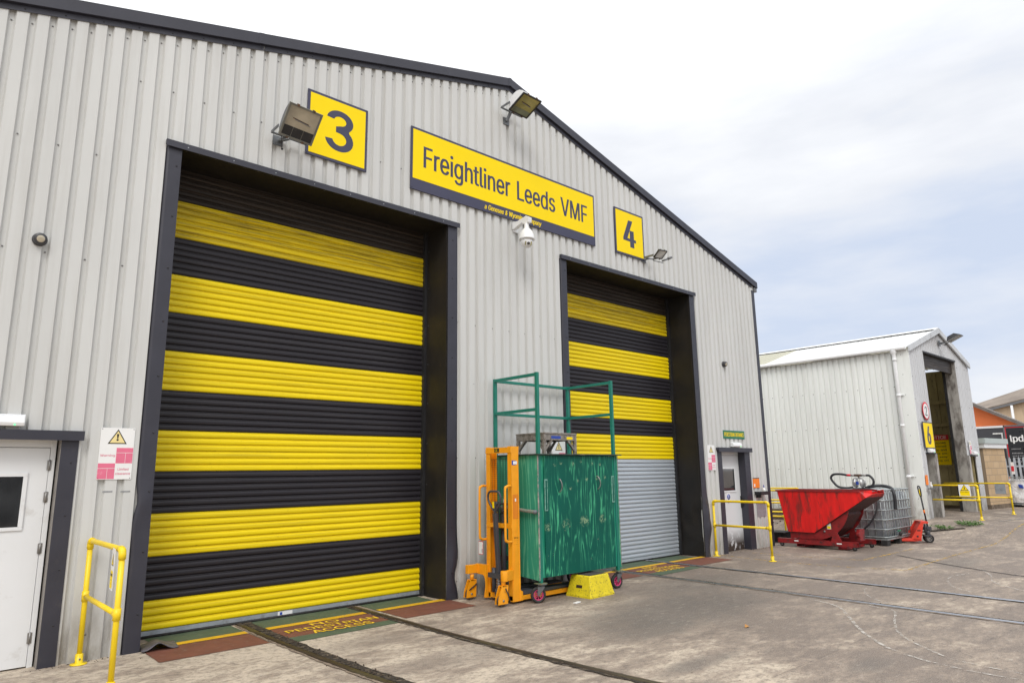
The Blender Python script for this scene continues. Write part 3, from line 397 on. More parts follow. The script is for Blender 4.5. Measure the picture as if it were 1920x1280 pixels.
# ---------------------------------------------------------------- lettering: outlines of a plain grotesque, em = 500 units
GLYPH = {"A":[240,[[8,0,101,254,138,254,231,0,198,0,144,151,140,161,136,173,132,186,127,201,122,219,116,239,123,239,117,219,111,201,106,185,102,172,98,161,95,151,43,0],[55,71,55,99,185,99,185,71]]],"B":[228,[[30,0,30,254,121,254,137,253,152,250,164,245,175,239,184,230,190,221,195,210,198,199,199,187,198,177,197,168,193,160,189,153,184,148,178,143,172,139,165,136,157,133,157,131,166,130,174,127,182,123,189,117,196,110,201,102,205,92,208,81,209,68,208,56,205,44,200,33,193,24,184,16,172,9,158,4,142,1,123,0],[62,29,122,29,140,30,154,34,165,40,172,48,176,58,178,68,177,77,175,85,171,92,166,99,160,104,153,109,144,113,135,115,124,115,62,115],[62,143,119,143,128,143,136,145,144,148,151,152,157,157,162,163,165,170,167,178,168,186,167,197,163,206,156,214,147,221,135,225,120,226,62,226]]],"C":[255,[[134,-3,113,-2,93,4,75,12,59,25,46,40,35,58,27,78,22,101,20,127,22,153,27,176,35,197,46,215,59,230,75,242,93,251,113,256,134,258,146,257,158,255,170,252,181,248,191,242,201,236,210,228,217,219,224,209,229,198,234,187,236,174,204,174,202,183,199,190,195,197,190,204,185,209,179,214,172,218,165,222,158,224,150,226,142,228,134,228,119,227,105,223,92,216,80,207,71,196,62,182,57,166,53,148,52,127,53,107,57,88,63,72,71,59,80,47,92,38,105,32,119,28,134,26,142,27,150,28,158,30,165,33,172,36,179,40,185,45,190,51,195,57,199,64,202,72,204,80,236,80,234,68,229,56,224,45,217,36,210,27,201,19,192,12,181,7,170,2,159,-1,146,-3]]],"D":[251,[[109,0,48,0,48,29,107,29,127,30,144,34,159,40,171,49,182,61,189,75,195,90,198,108,200,128,198,147,195,165,190,180,182,194,172,205,160,214,145,221,129,225,110,226,47,226,47,254,113,254,136,253,157,248,176,239,192,228,206,213,217,196,225,175,229,153,231,128,229,102,224,80,217,59,206,42,192,27,175,15,156,7,134,2],[62,254,62,0,30,0,30,254]]],"E":[209,[[30,0,30,254,186,254,186,226,62,226,62,143,178,143,178,114,62,114,62,29,188,29,188,0]]],"F":[205,[[30,0,30,254,185,254,185,226,62,226,62,139,173,139,173,111,62,111,62,0]]],"G":[260,[[134,-3,113,-2,93,4,75,13,59,25,45,40,35,58,27,78,22,102,20,127,22,153,27,176,35,197,45,215,59,230,74,242,92,251,112,256,132,258,146,257,158,255,170,252,181,247,192,242,202,235,210,227,218,218,225,208,230,198,234,186,237,174,204,174,201,182,198,190,194,197,189,203,184,208,178,213,172,218,165,221,158,224,150,226,141,227,133,228,118,227,104,223,92,216,80,207,70,196,62,182,57,166,53,148,52,127,53,107,57,88,63,72,71,59,81,47,92,38,105,32,119,28,134,26,148,27,161,31,172,36,183,43,191,51,198,62,203,74,206,87,207,101,217,100,141,100,141,128,239,128,239,100,237,80,233,62,225,45,215,31,203,19,188,9,172,2,154,-2]]],"I":[150,[[16,0,16,29,59,29,59,226,16,226,16,254,135,254,135,226,91,226,91,29,135,29,135,0]]],"K":[233,[[52,73,52,108,58,116,64,123,70,131,75,138,81,145,87,152,93,159,100,165,106,172,182,254,224,254,116,138,114,138],[30,0,30,254,62,254,62,167,62,112,62,97,62,0],[186,0,94,130,114,155,224,0]]],"L":[196,[[30,0,30,254,62,254,62,29,181,29,181,0]]],"M":[314,[[30,0,30,254,76,254,139,94,144,79,150,61,156,42,161,24,154,24,159,41,165,61,171,79,176,94,238,254,284,254,284,0,252,0,252,145,252,163,253,184,253,207,253,229,256,229,254,221,251,213,249,205,241,181,234,161,228,145,171,0,143,0,85,145,80,160,72,181,65,204,56,229,59,229,60,208,60,186,61,164,61,145,61,0]]],"N":[262,[[30,0,30,254,68,254,172,91,174,87,178,82,181,75,185,69,189,61,194,53,198,45,203,36,207,27,202,27,202,36,201,45,200,54,200,63,200,71,200,79,199,97,199,254,232,254,232,0,193,0,101,145,89,165,84,173,79,181,74,191,54,226,60,227,61,192,62,164,62,145,62,0]]],"O":[267,[[133,-3,112,-2,93,4,75,12,59,25,46,40,35,58,27,78,22,101,20,127,22,153,27,176,35,197,46,215,59,230,75,242,93,251,112,256,133,258,155,256,174,251,192,242,208,230,221,215,232,197,240,176,245,153,247,127,245,101,240,78,232,58,221,40,208,25,192,12,174,4,155,-2],[133,26,148,28,162,32,175,38,186,47,196,58,204,72,210,88,214,106,215,127,214,148,210,166,204,182,196,196,186,207,175,216,162,223,148,227,133,228,119,227,105,223,92,216,81,207,71,196,63,182,57,166,53,148,52,127,53,106,57,88,63,72,71,58,81,47,92,38,105,32,119,28]]],"P":[222,[[30,0,30,254,118,254,136,253,152,250,166,244,178,236,187,226,195,215,200,202,203,189,204,174,203,159,200,145,195,133,187,121,178,112,166,104,152,98,136,94,118,93,55,93,55,121,116,121,129,122,139,124,149,128,156,133,162,139,167,147,170,155,172,164,172,174,172,184,170,193,167,201,162,208,156,214,148,219,139,223,129,225,116,226,62,226,62,0]]],"R":[224,[[30,0,30,254,118,254,136,253,153,250,167,244,178,237,188,227,195,217,200,204,204,191,205,176,204,161,200,148,195,136,188,125,178,116,166,109,152,103,136,100,118,99,48,99,48,128,117,128,129,128,140,130,149,133,156,138,162,143,167,150,170,158,172,167,173,176,172,186,170,194,167,202,162,209,156,215,149,220,140,223,129,225,116,226,62,226,62,0],[177,0,115,115,151,115,214,0]]],"S":[223,[[112,-4,94,-3,78,0,64,5,51,11,41,20,32,30,25,42,21,54,19,68,52,68,54,59,57,51,62,44,68,38,75,33,83,29,92,27,102,25,112,25,123,25,133,27,143,30,151,34,159,40,165,46,169,53,172,61,173,70,172,77,170,84,166,89,161,94,155,99,148,102,140,106,132,108,122,111,92,120,72,126,56,135,43,145,34,156,28,170,26,186,27,200,31,213,37,224,46,234,57,242,69,249,83,254,97,257,114,258,130,257,145,254,158,249,170,242,180,234,189,224,195,213,199,202,200,189,169,189,166,201,160,211,151,219,140,225,127,228,112,229,102,229,92,227,84,224,76,220,70,215,64,209,61,203,58,195,58,188,58,180,61,173,65,167,71,162,78,158,85,154,92,151,99,149,106,147,132,140,140,137,148,135,156,132,164,128,172,124,179,119,186,113,192,106,197,99,201,90,203,80,204,69,203,56,199,43,193,32,185,21,174,13,162,5,147,0,130,-3]]],"T":[224,[[16,226,16,254,208,254,208,226,128,226,128,0,96,0,96,226]]],"U":[259,[[129,-4,110,-3,93,1,77,8,63,17,52,27,42,40,36,54,31,70,30,87,30,254,62,254,62,89,63,77,66,66,70,57,77,48,84,40,94,34,104,29,116,27,129,26,143,27,155,29,165,34,175,40,182,48,188,57,193,66,195,77,196,89,196,254,229,254,229,87,227,70,223,54,216,40,207,27,195,17,182,8,166,1,149,-3]]],"V":[240,[[102,0,8,254,42,254,96,103,99,94,103,82,108,69,113,53,118,35,124,15,117,15,123,36,129,54,133,69,138,82,142,94,145,103,197,254,231,254,139,0]]],"W":[343,[[78,0,8,254,41,254,82,98,84,90,86,81,88,73,93,47,95,38,97,29,98,20,95,20,96,29,98,38,100,47,102,55,104,64,106,73,112,98,153,254,190,254,231,98,233,90,235,81,237,73,243,47,245,38,247,29,249,20,244,20,246,29,248,38,249,47,251,55,253,64,255,73,261,98,302,254,335,254,265,0,228,0,184,161,181,172,178,184,176,196,173,209,170,222,168,237,175,237,172,223,170,210,167,197,165,185,162,173,159,161,115,0]]],"X":[237,[[9,0,109,142,109,118,15,254,52,254,89,200,94,193,98,186,102,181,105,175,109,170,112,164,115,159,118,153,122,146,116,146,126,164,129,170,132,175,136,181,149,200,187,254,223,254,129,119,129,143,228,0,191,0,146,65,134,83,131,88,128,93,125,98,122,103,119,109,115,116,122,116,119,109,116,104,113,98,110,93,106,88,103,83,91,65,46,0]]],"Y":[236,[[102,0,102,104,8,254,46,254,96,172,101,163,107,155,111,146,116,137,120,127,125,115,112,115,116,127,121,137,126,146,130,155,135,164,140,172,191,254,228,254,134,104,134,0]]],"a":[195,[[80,-4,68,-4,57,-1,47,2,38,8,30,14,24,22,19,32,16,42,15,54,16,64,18,73,22,80,26,87,32,92,39,97,46,100,54,103,63,105,71,107,80,109,89,110,117,113,123,114,129,116,133,117,135,120,137,123,138,127,138,128,137,136,136,142,133,148,130,153,125,158,120,161,113,163,106,165,98,165,89,165,82,164,75,161,69,158,63,154,59,150,55,146,52,142,50,137,20,146,26,156,32,165,39,173,48,179,57,184,66,188,77,190,87,192,97,192,104,192,112,191,119,190,128,187,135,184,143,180,150,175,156,168,161,160,165,150,168,139,168,126,168,0,138,0,138,26,136,26,134,21,130,17,126,12,121,8,115,4,108,1,100,-2,90,-4],[85,23,96,23,106,26,114,29,121,34,127,40,132,47,135,54,137,61,138,69,138,95,136,93,133,92,130,91,125,90,121,89,116,88,100,86,88,84,81,83,74,81,67,79,61,77,56,74,52,70,48,65,47,59,46,52,46,46,48,41,51,36,55,32,59,29,65,26,71,24,78,23]]],"b":[212,[[115,-4,104,-3,94,-1,86,2,79,6,74,11,69,16,65,21,62,25,59,29,56,29,56,0,26,0,26,254,57,254,57,160,59,160,62,164,65,168,69,173,73,178,79,182,86,186,94,190,103,192,115,192,130,191,144,187,156,180,168,171,177,160,185,146,191,131,194,113,195,94,194,75,191,58,185,42,177,29,168,17,157,8,144,1,130,-3],[110,23,121,24,131,28,140,33,147,40,153,48,158,58,161,70,163,82,164,95,163,108,161,120,158,131,153,140,147,149,140,156,131,161,121,164,110,165,99,164,89,161,81,156,73,149,67,141,62,131,59,120,57,108,56,95,57,81,59,69,63,58,67,48,73,39,81,32,89,27,99,24]]],"c":[198,[[104,-4,87,-3,72,1,58,8,46,17,36,29,28,43,22,58,18,75,17,94,18,113,22,130,28,146,36,159,46,171,58,180,72,187,87,191,104,192,113,192,122,191,130,189,138,186,146,182,153,178,159,173,165,167,170,161,174,154,178,146,181,138,151,131,150,136,148,140,145,145,142,149,139,152,135,155,131,158,126,161,121,162,116,164,110,165,104,165,92,164,81,161,73,155,65,148,59,139,54,129,51,118,49,106,48,94,49,81,51,70,54,59,59,49,65,40,73,33,81,28,92,24,104,23,110,24,116,24,121,26,126,28,131,30,135,33,139,36,143,40,146,44,148,49,150,54,152,59,181,51,179,43,175,35,171,28,165,22,160,16,153,11,146,6,138,3,130,0,122,-2,113,-4]]],"d":[212,[[98,-4,82,-3,68,1,56,8,44,17,35,29,27,42,22,58,18,75,17,94,18,113,22,131,27,146,35,160,45,171,56,180,69,187,83,191,98,192,109,192,118,190,126,186,133,182,139,178,144,173,147,168,151,164,153,160,155,160,155,254,186,254,186,0,156,0,156,29,153,29,151,25,147,21,143,16,139,11,133,6,126,2,118,-1,109,-3],[102,23,113,24,123,27,132,32,139,39,145,48,150,58,153,69,155,81,156,95,155,108,153,120,150,131,145,141,139,149,132,156,123,161,113,164,102,165,91,164,81,161,72,156,65,149,59,140,54,131,51,120,49,108,48,95,49,82,51,70,54,58,59,48,65,40,73,33,81,28,91,24]]],"e":[202,[[106,-4,88,-3,73,1,58,8,46,17,36,29,28,42,22,58,18,75,17,93,18,112,22,129,28,145,36,159,46,170,58,180,71,187,86,191,103,192,113,192,123,190,133,187,142,183,151,177,160,170,167,162,173,152,179,141,182,128,185,113,186,97,186,85,37,85,37,110,169,110,155,101,154,113,152,124,149,134,144,143,138,151,131,157,123,161,113,164,103,165,92,164,82,161,73,157,66,151,59,143,54,135,51,125,49,116,48,105,48,89,49,75,51,64,55,53,61,44,67,37,76,31,85,26,95,24,106,23,114,23,120,25,127,26,133,29,138,32,143,36,147,41,150,47,153,53,182,45,179,36,174,27,168,20,160,13,151,7,141,2,130,-1,119,-3]]],"f":[127,[[114,190,114,164,3,164,3,190],[40,0,40,216,41,226,44,235,48,243,53,250,60,255,68,259,76,262,85,264,94,265,100,265,106,264,111,263,115,262,119,261,121,260,114,234,107,236,105,237,101,237,97,237,89,236,82,234,77,230,74,225,72,218,71,209,71,0]]],"g":[213,[[103,-75,90,-75,78,-73,67,-70,57,-66,49,-61,41,-55,35,-49,30,-42,25,-35,51,-20,54,-24,57,-29,61,-33,65,-37,71,-41,77,-44,85,-47,93,-48,103,-49,118,-47,130,-44,141,-38,149,-29,154,-17,156,-3,156,34,153,34,150,30,147,26,143,21,139,16,133,12,126,8,118,5,109,3,97,2,83,4,69,7,56,13,45,22,35,32,28,45,22,60,18,77,17,96,18,114,22,131,27,147,35,160,45,171,56,180,69,187,83,191,98,192,109,192,119,190,127,186,134,182,139,178,144,173,148,168,151,164,154,159,157,159,157,190,186,190,186,-4,185,-20,181,-33,175,-45,167,-54,157,-62,145,-68,132,-72,118,-74],[102,30,113,30,123,33,132,38,139,44,145,51,150,61,153,71,156,83,156,96,156,109,153,121,150,132,145,141,139,150,132,156,123,161,114,164,102,165,91,164,81,161,73,156,65,149,59,141,54,131,51,120,49,109,48,96,49,84,51,72,54,61,59,52,65,44,73,38,81,33,91,30]]],"h":[205,[[57,113,57,0,26,0,26,254,57,254,57,144,51,144,58,159,66,172,76,181,87,187,100,191,114,192,126,191,137,189,148,184,157,178,164,170,170,160,175,149,178,135,179,120,179,0,148,0,148,118,147,131,143,143,136,152,128,159,117,163,105,165,96,164,88,162,80,159,74,154,68,148,63,141,60,133,58,124]]],"i":[83,[[26,0,26,190,57,190,57,0],[42,221,36,222,31,224,27,227,23,231,21,236,21,242,21,247,23,252,27,256,31,259,36,261,42,262,47,261,52,259,57,256,60,252,62,247,63,242,62,236,60,231,57,227,52,224,47,222]]],"k":[190,[[55,68,55,106,60,106,142,190,180,190,92,100,89,100],[26,0,26,254,57,254,57,0],[147,0,74,93,96,114,186,0]]],"l":[95,[[70,-1,56,0,45,4,37,10,31,19,27,29,26,42,26,254,57,254,57,49,57,42,58,35,60,31,63,28,67,27,73,26,80,26,85,27,90,1,81,0,77,-1,73,-1]]],"m":[305,[[26,0,26,190,56,190,56,148,54,148,57,157,61,166,66,173,72,179,79,184,86,188,94,191,102,193,110,193,123,192,134,187,144,180,151,171,157,160,160,147,156,147,159,156,163,164,169,172,175,178,182,183,190,187,199,191,208,192,218,193,229,192,239,190,249,186,257,180,264,173,270,164,275,154,278,141,278,128,278,0,248,0,248,127,247,139,243,149,236,156,228,161,219,164,209,165,201,165,194,163,187,160,181,156,177,151,173,145,170,139,168,131,168,124,168,0,137,0,137,130,136,140,132,148,126,156,119,161,110,164,100,165,92,165,85,163,79,160,73,156,67,151,63,145,60,137,58,129,57,119,57,0]]],"n":[205,[[57,113,57,0,26,0,26,190,56,190,56,144,51,144,58,159,66,172,76,181,87,187,100,191,114,192,126,191,137,189,147,184,156,178,164,170,170,160,175,149,178,135,179,120,179,0,148,0,148,118,147,131,143,143,136,152,128,159,117,163,105,165,96,164,88,162,80,159,74,154,68,148,63,141,60,133,58,124]]],"o":[208,[[104,-4,87,-3,72,1,58,8,46,17,36,29,28,43,22,58,18,75,17,94,18,113,22,130,28,146,36,159,46,171,58,180,72,187,87,191,104,192,120,191,136,187,149,180,161,171,171,159,180,146,186,130,189,113,191,94,189,75,186,58,180,43,171,29,161,17,149,8,136,1,120,-3],[104,23,116,24,126,28,135,33,143,40,149,49,154,59,157,70,159,81,160,94,159,106,157,118,154,129,149,139,143,148,135,155,126,161,116,164,104,165,92,164,81,161,73,155,65,148,59,139,54,129,51,118,49,106,48,94,49,81,51,70,54,59,59,49,65,40,73,33,81,28,92,24]]],"p":[212,[[26,-71,26,190,56,190,56,160,59,160,62,164,65,168,69,173,73,178,79,182,86,186,94,190,103,192,115,192,130,191,144,187,156,180,168,171,177,160,185,146,191,131,194,113,195,94,194,75,191,58,185,42,177,29,168,17,157,8,144,1,130,-3,115,-4,104,-3,94,-1,86,2,79,6,74,11,69,16,65,21,62,25,59,29,57,29,57,-71],[110,23,121,24,131,28,140,33,147,40,153,48,158,58,161,70,163,82,164,95,163,108,161,120,158,131,153,140,147,149,140,156,131,161,121,164,110,165,99,164,89,161,81,156,73,149,67,141,62,131,59,120,57,108,56,95,57,81,59,69,63,58,67,48,73,39,81,32,89,27,99,24]]],"r":[130,[[26,0,26,190,56,190,56,160,58,160,62,169,68,177,76,184,85,188,96,191,107,192,115,192,122,192,122,161,115,162,111,163,107,163,103,163,95,162,87,160,80,157,73,153,67,148,63,142,60,135,58,127,57,118,57,0]]],"s":[182,[[91,-4,78,-3,67,-2,56,2,46,6,38,12,31,19,25,27,21,37,18,47,47,53,50,44,55,36,62,30,70,26,80,24,91,23,103,24,113,26,122,31,129,37,133,44,134,51,133,58,131,63,127,68,122,72,115,75,106,78,75,85,59,90,46,96,36,104,29,113,25,124,23,137,24,147,27,157,33,166,39,173,48,180,58,185,69,189,81,191,94,192,106,192,117,190,127,186,136,182,143,176,149,170,155,162,159,154,162,145,134,139,131,146,127,152,121,158,114,163,105,165,94,166,83,165,74,163,65,158,59,153,56,146,54,139,55,132,58,126,62,122,68,118,76,114,86,111,115,105,131,100,143,93,153,86,160,76,164,66,166,53,165,43,161,33,156,24,149,16,140,9,130,3,118,-1,105,-3]]],"t":[114,[[102,190,102,164,3,164,3,190],[32,236,63,236,63,49,64,41,65,35,68,31,72,27,78,26,85,25,93,26,101,27,107,1,103,0,100,-1,96,-1,92,-2,88,-2,84,-2,69,-1,56,4,46,11,38,20,34,32,32,46]]],"u":[205,[[91,-3,79,-2,68,1,57,5,48,12,41,20,35,29,30,41,27,54,26,69,26,190,57,190,57,72,58,58,62,47,68,37,77,31,88,26,100,25,109,26,117,28,125,31,131,36,137,41,142,48,145,57,147,66,148,76,148,190,179,190,179,0,149,0,149,46,154,46,147,30,139,18,129,8,117,2,105,-1]]],"v":[195,[[81,0,9,190,42,190,83,78,87,66,90,55,93,43,97,32,100,21,103,10,92,10,95,21,98,32,101,43,105,55,108,66,112,78,152,190,186,190,113,0]]],"w":[284,[[69,0,11,190,44,190,67,107,70,95,73,82,77,68,80,54,84,38,88,21,82,21,86,37,89,53,93,67,96,81,100,94,103,107,126,190,158,190,181,107,184,95,187,82,191,68,194,53,198,37,201,21,196,21,199,37,203,53,206,68,210,81,213,95,217,107,240,190,272,190,215,0,184,0,159,86,152,112,150,122,148,131,145,140,138,169,145,169,138,140,131,112,129,103,126,94,124,86,99,0]]],"y":[195,[[24,-69,31,-43,36,-44,41,-45,47,-45,52,-44,57,-43,61,-41,65,-37,69,-32,72,-26,75,-18,81,-1,9,190,42,190,83,78,87,66,90,55,93,43,96,32,100,21,103,10,92,10,95,21,98,32,101,43,104,55,108,66,112,78,153,190,186,190,102,-29,98,-38,93,-47,88,-54,83,-59,76,-64,70,-68,62,-70,54,-72,46,-73,41,-72,36,-72,32,-72,29,-71,26,-70]]],"0":[227,[[113,-3,95,-2,79,3,65,12,53,24,42,39,34,57,29,77,25,101,24,127,25,153,29,177,35,197,43,215,53,230,65,242,79,251,95,256,113,258,131,256,147,251,161,242,174,230,184,215,192,197,198,177,201,153,203,127,201,101,198,77,192,57,184,39,174,24,162,12,147,3,131,-2],[113,25,125,26,136,30,145,37,153,46,160,58,165,72,169,88,171,107,172,127,171,148,169,166,165,182,160,197,153,208,145,218,136,224,125,228,113,230,101,228,91,224,82,218,73,208,67,197,62,182,58,166,55,148,55,127,55,107,58,88,62,72,67,58,73,46,82,37,91,30,101,26]]],"1":[227,[[38,0,38,27,195,27,195,0],[138,254,138,0,106,0,106,224,105,224,43,179,43,213,99,254]]],"2":[227,[[32,0,32,24,117,114,126,124,134,133,141,141,147,149,152,156,155,163,158,170,160,178,160,186,159,194,157,202,154,209,149,215,143,220,137,224,129,227,121,229,112,230,102,229,94,227,86,224,79,219,74,213,69,207,66,199,64,190,64,181,33,181,34,196,37,209,43,221,51,232,60,241,72,248,84,253,98,257,112,258,127,257,141,254,153,248,164,241,173,233,181,223,186,211,189,199,191,186,190,177,188,168,185,159,181,150,175,140,168,129,159,118,147,105,133,90,76,30,76,28,195,28,195,0]]],"3":[227,[[109,-3,94,-2,80,0,66,5,54,11,44,19,35,29,28,40,24,52,22,66,55,66,56,58,59,50,63,44,69,38,75,33,83,30,91,27,100,25,109,25,119,26,129,27,138,30,145,35,152,40,157,46,161,54,164,63,165,72,164,81,162,90,158,98,153,105,146,112,137,117,127,121,115,123,101,124,78,124,78,150,144,224,144,226,35,226,35,254,186,254,186,230,106,139,106,144,124,145,140,143,154,138,167,131,177,122,185,111,192,99,195,86,196,72,195,58,191,45,185,33,177,22,166,13,154,6,141,1,125,-2]]],"4":[227,[[20,53,20,79,123,254,155,254,54,83,54,81,207,81,207,53],[141,0,141,61,141,73,141,159,171,159,171,0]]],"6":[227,[[113,-3,98,-2,84,1,71,7,60,15,50,25,42,37,36,51,33,65,32,81,33,93,35,106,40,119,47,134,56,151,69,170,126,254,161,254,75,131,73,131,75,135,79,140,83,144,87,148,92,151,98,153,104,155,110,157,117,157,132,156,146,153,158,147,169,140,178,131,185,120,190,107,193,94,194,79,193,63,190,49,184,36,176,25,166,15,155,7,142,1,128,-2],[113,24,123,25,131,27,139,31,146,37,152,43,157,51,161,59,163,69,164,79,163,89,161,98,157,107,152,114,146,121,139,126,131,130,123,132,113,133,104,132,95,130,87,126,80,121,74,114,69,107,65,99,63,89,62,79,63,69,65,59,69,51,74,43,80,37,87,31,95,27,104,25]]],"7":[227,[[48,0,162,224,162,226,31,226,31,254,195,254,195,224,82,0]]],"&":[224,[[98,-3,82,-2,68,1,55,6,44,13,35,21,27,31,21,42,18,54,17,67,18,77,20,86,24,95,29,103,35,110,42,117,51,124,60,132,70,139,108,168,111,170,115,173,118,176,122,180,125,183,127,187,129,192,131,197,131,202,130,210,127,217,123,223,117,227,109,230,101,230,95,230,89,229,84,227,79,224,76,220,73,216,70,211,69,205,68,199,69,193,70,187,73,182,76,176,80,170,84,164,90,157,95,150,102,142,219,0,182,0,86,116,61,146,54,155,48,164,44,172,40,181,38,190,38,199,39,210,41,220,45,229,51,237,58,244,67,249,77,253,88,256,100,257,112,256,123,253,133,249,141,244,148,237,154,230,158,221,161,212,162,202,161,195,160,188,158,181,154,174,150,168,146,162,140,157,134,152,128,146,77,109,68,101,60,94,55,87,51,80,49,73,48,66,49,58,51,50,55,44,59,38,65,33,72,29,79,26,87,24,96,23,106,24,116,26,126,30,135,34,143,41,151,48,157,56,163,65,168,76,172,87,174,99,174,112,204,112,203,97,201,83,198,72,194,62,190,53,185,46,181,40,176,35,173,31,166,23,158,15,147,9,136,3,123,0,111,-3]]],".":[94,[[48,-2,42,-1,36,1,31,4,28,9,26,15,25,20,26,27,28,32,31,37,36,40,42,43,48,43,54,43,59,40,64,37,68,32,70,27,71,20,70,15,68,9,64,4,59,1,54,-1]]],"-":[227,[[168,122,168,94,57,94,57,122]]],"|":[115,[[71,336,71,-82,44,-82,44,336]]],"!":[98,[[34,80,32,254,66,254,64,80],[49,-2,43,-1,38,1,33,4,29,9,27,15,26,20,27,26,29,32,33,37,38,40,43,42,49,43,55,42,60,40,65,37,69,32,71,26,72,20,71,15,69,9,65,4,60,1,55,-1]]]}
GLYPH['3'] = [250, [[7,283,14,305,28,324,47,341,70,353,96,361,124,364,153,361,179,354,202,341,222,325,235,305,243,284,244,262,238,240,226,220,208,202,207,184,227,165,241,142,248,117,248,91,241,66,227,43,207,23,182,9,153,-1,123,-4,93,-1,64,8,39,22,19,41,4,64,-4,89,54,94,61,78,74,64,91,54,112,49,133,49,153,54,171,64,183,78,190,95,190,112,184,129,171,143,154,154,134,159,92,164,92,214,136,229,154,233,169,241,180,251,185,264,185,277,179,289,168,300,153,307,135,311,116,312,98,308,82,300,71,290,65,277]]]
def _area(c): return sum(c[k]*c[(k+3) % len(c)]-c[(k+2) % len(c)]*c[k+1] for k in range(0, len(c), 2))/2
def _inside(px, py, c):
    r = False; n = len(c)
    for k in range(0, n, 2):
        x0, y0, x1, y1 = c[k], c[k+1], c[(k+2) % n], c[(k+3) % n]
        if (y0 > py) != (y1 > py) and px < (x1-x0)*(py-y0)/(y1-y0)+x0: r = not r
    return r
def _split(cs):
    """outlines of a glyph -> [[outer, hole, ...], ...]"""
    big = max(cs, key=lambda c: abs(_area(c))); sg = _area(big) > 0
    outs = [c for c in cs if (_area(c) > 0) == sg]; holes = [c for c in cs if (_area(c) > 0) != sg]
    return [[o]+[h for h in holes if _inside(h[0]+.01, h[1]+.01, o)] for o in outs]
def text(name, body, O, RV, UV, w, h, mat, parent, bold=0., shear=0., depth=.001, spacing=1., local=False, line=1.):
    """flat lettering fitted into a w x h box whose lower-left corner is O, along RV (right) and UV (up)"""
    lines = body.split('\n'); X0, X1, Y0, Y1 = 1e9, -1e9, 1e9, -1e9; layers = {}
    for li, tx in enumerate(lines):
        adv = sum(GLYPH[c][0] if c != ' ' else 140 for c in tx); x = -adv/2; y = -li*600*line
        for c in tx:
            if c == ' ': x += 140; continue
            a, cs = GLYPH[c]
            for gi, grp in enumerate(_split(cs)):
                for ct in grp:
                    pts = [(x+ct[2*i]+shear*ct[2*i+1], y+ct[2*i+1]) for i in range(len(ct)//2)]; layers.setdefault(gi, []).append(pts)
                    for px, py in pts: X0 = min(X0, px); X1 = max(X1, px); Y0 = min(Y0, py); Y1 = max(Y1, py)
            x += a
    O, RV, UV = V(O), V(RV).normalized(), V(UV).normalized(); NV = RV.cross(UV); mb = MB(); em = h/max(1, (Y1-Y0))*500
    for gi, polys in layers.items():
        cu = bpy.data.curves.new('tmp', 'CURVE'); cu.dimensions = '2D'; cu.fill_mode = 'BOTH'
        for pts in polys:
            s = cu.splines.new('POLY'); s.points.add(len(pts)-1); s.use_cyclic_u = True
            for i, (px, py) in enumerate(pts): s.points[i].co = (px, py, 0, 1)
        ob = bpy.data.objects.new('tmp', cu); COL.objects.link(ob); dg = bpy.context.evaluated_depsgraph_get(); dg.update()
        me0 = bpy.data.meshes.new_from_object(ob.evaluated_get(dg)); vs = [v.co.copy() for v in me0.vertices]; fs = [list(p.vertices) for p in me0.polygons]
        bpy.data.objects.remove(ob); bpy.data.curves.remove(cu); bpy.data.meshes.remove(me0)
        for k in ((0,) if not bold else (-1, 0, 1)):      # heavier weight: copies a hair apart, side by side
            mb.add([O+RV*((v.x-X0)/(X1-X0)*(w-2*bold*em)+bold*em+k*bold*em)+UV*((v.y-Y0)/(Y1-Y0)*h)+NV*(depth+k*.0003+gi*.0001) for v in vs], fs)
    return mb.build(name, mat, parent, local=local)

def corr(mb, O, S, T, N, L, rng, pitch=.1655, ph=.135, crown=.112, slope=.013, depth=.031, extra=(), eps=1e-4):
    """trapezoidal steel sheet. S: along the sheet, T: up the ribs, N: outwards. rng(s)->[(t0,t1),...]"""
    O, S, T, N = V(O), V(S).normalized(), V(T).normalized(), V(N).normalized()
    vw = pitch-crown-2*slope; bp = {0.: 0, L: 0}
    pts = []
    k0 = math.floor(-ph/pitch)-1; k = k0
    while ph+(k-1)*pitch < L+pitch:
        c = ph+k*pitch; a = vw/2
        pts += [(c-a-slope, 0.), (c-a, -depth), (c+a, -depth), (c+a+slope, 0.)]; k += 1
    def off(s):
        for (a, ya), (b, yb) in zip(pts, pts[1:]):
            if a <= s <= b: return ya if b == a else ya+(yb-ya)*(s-a)/(b-a)
        return 0.
    ss = sorted(set([round(p[0], 5) for p in pts if 0 < p[0] < L]+[0., L]+[round(e, 5) for e in extra if 0 < e < L]))
    for a, b in zip(ss, ss[1:]):
        if b-a < eps: continue
        ra, rb = rng(a+eps), rng(b-eps); na, nb = N*off(a), N*off(b)
        for (p0, p1), (q0, q1) in zip(ra, rb):
            mb.add([O+S*a+T*p0+na, O+S*b+T*q0+nb, O+S*b+T*q1+nb, O+S*a+T*p1+na], [(0, 1, 2, 3)])
    return mb
def arc(c, r, a0, a1, u, v, n=8):
    c, u, v = V(c), V(u), V(v); return [c+u*r*math.cos(a0+(a1-a0)*i/n)+v*r*math.sin(a0+(a1-a0)*i/n) for i in range(n+1)]
def smooth_path(pts, n=8):
    pts = [V(p) for p in pts]; out = []
    for i in range(len(pts)-1):
        p0, p1, p2, p3 = pts[max(i-1, 0)], pts[i], pts[i+1], pts[min(i+2, len(pts)-1)]
        for k in range(n):
            t = k/n; out.append(.5*((2*p1)+(-p0+p2)*t+(2*p0-5*p1+4*p2-p3)*t*t+(-p0+3*p1-3*p2+p3)*t**3))
    out.append(pts[-1]); return out
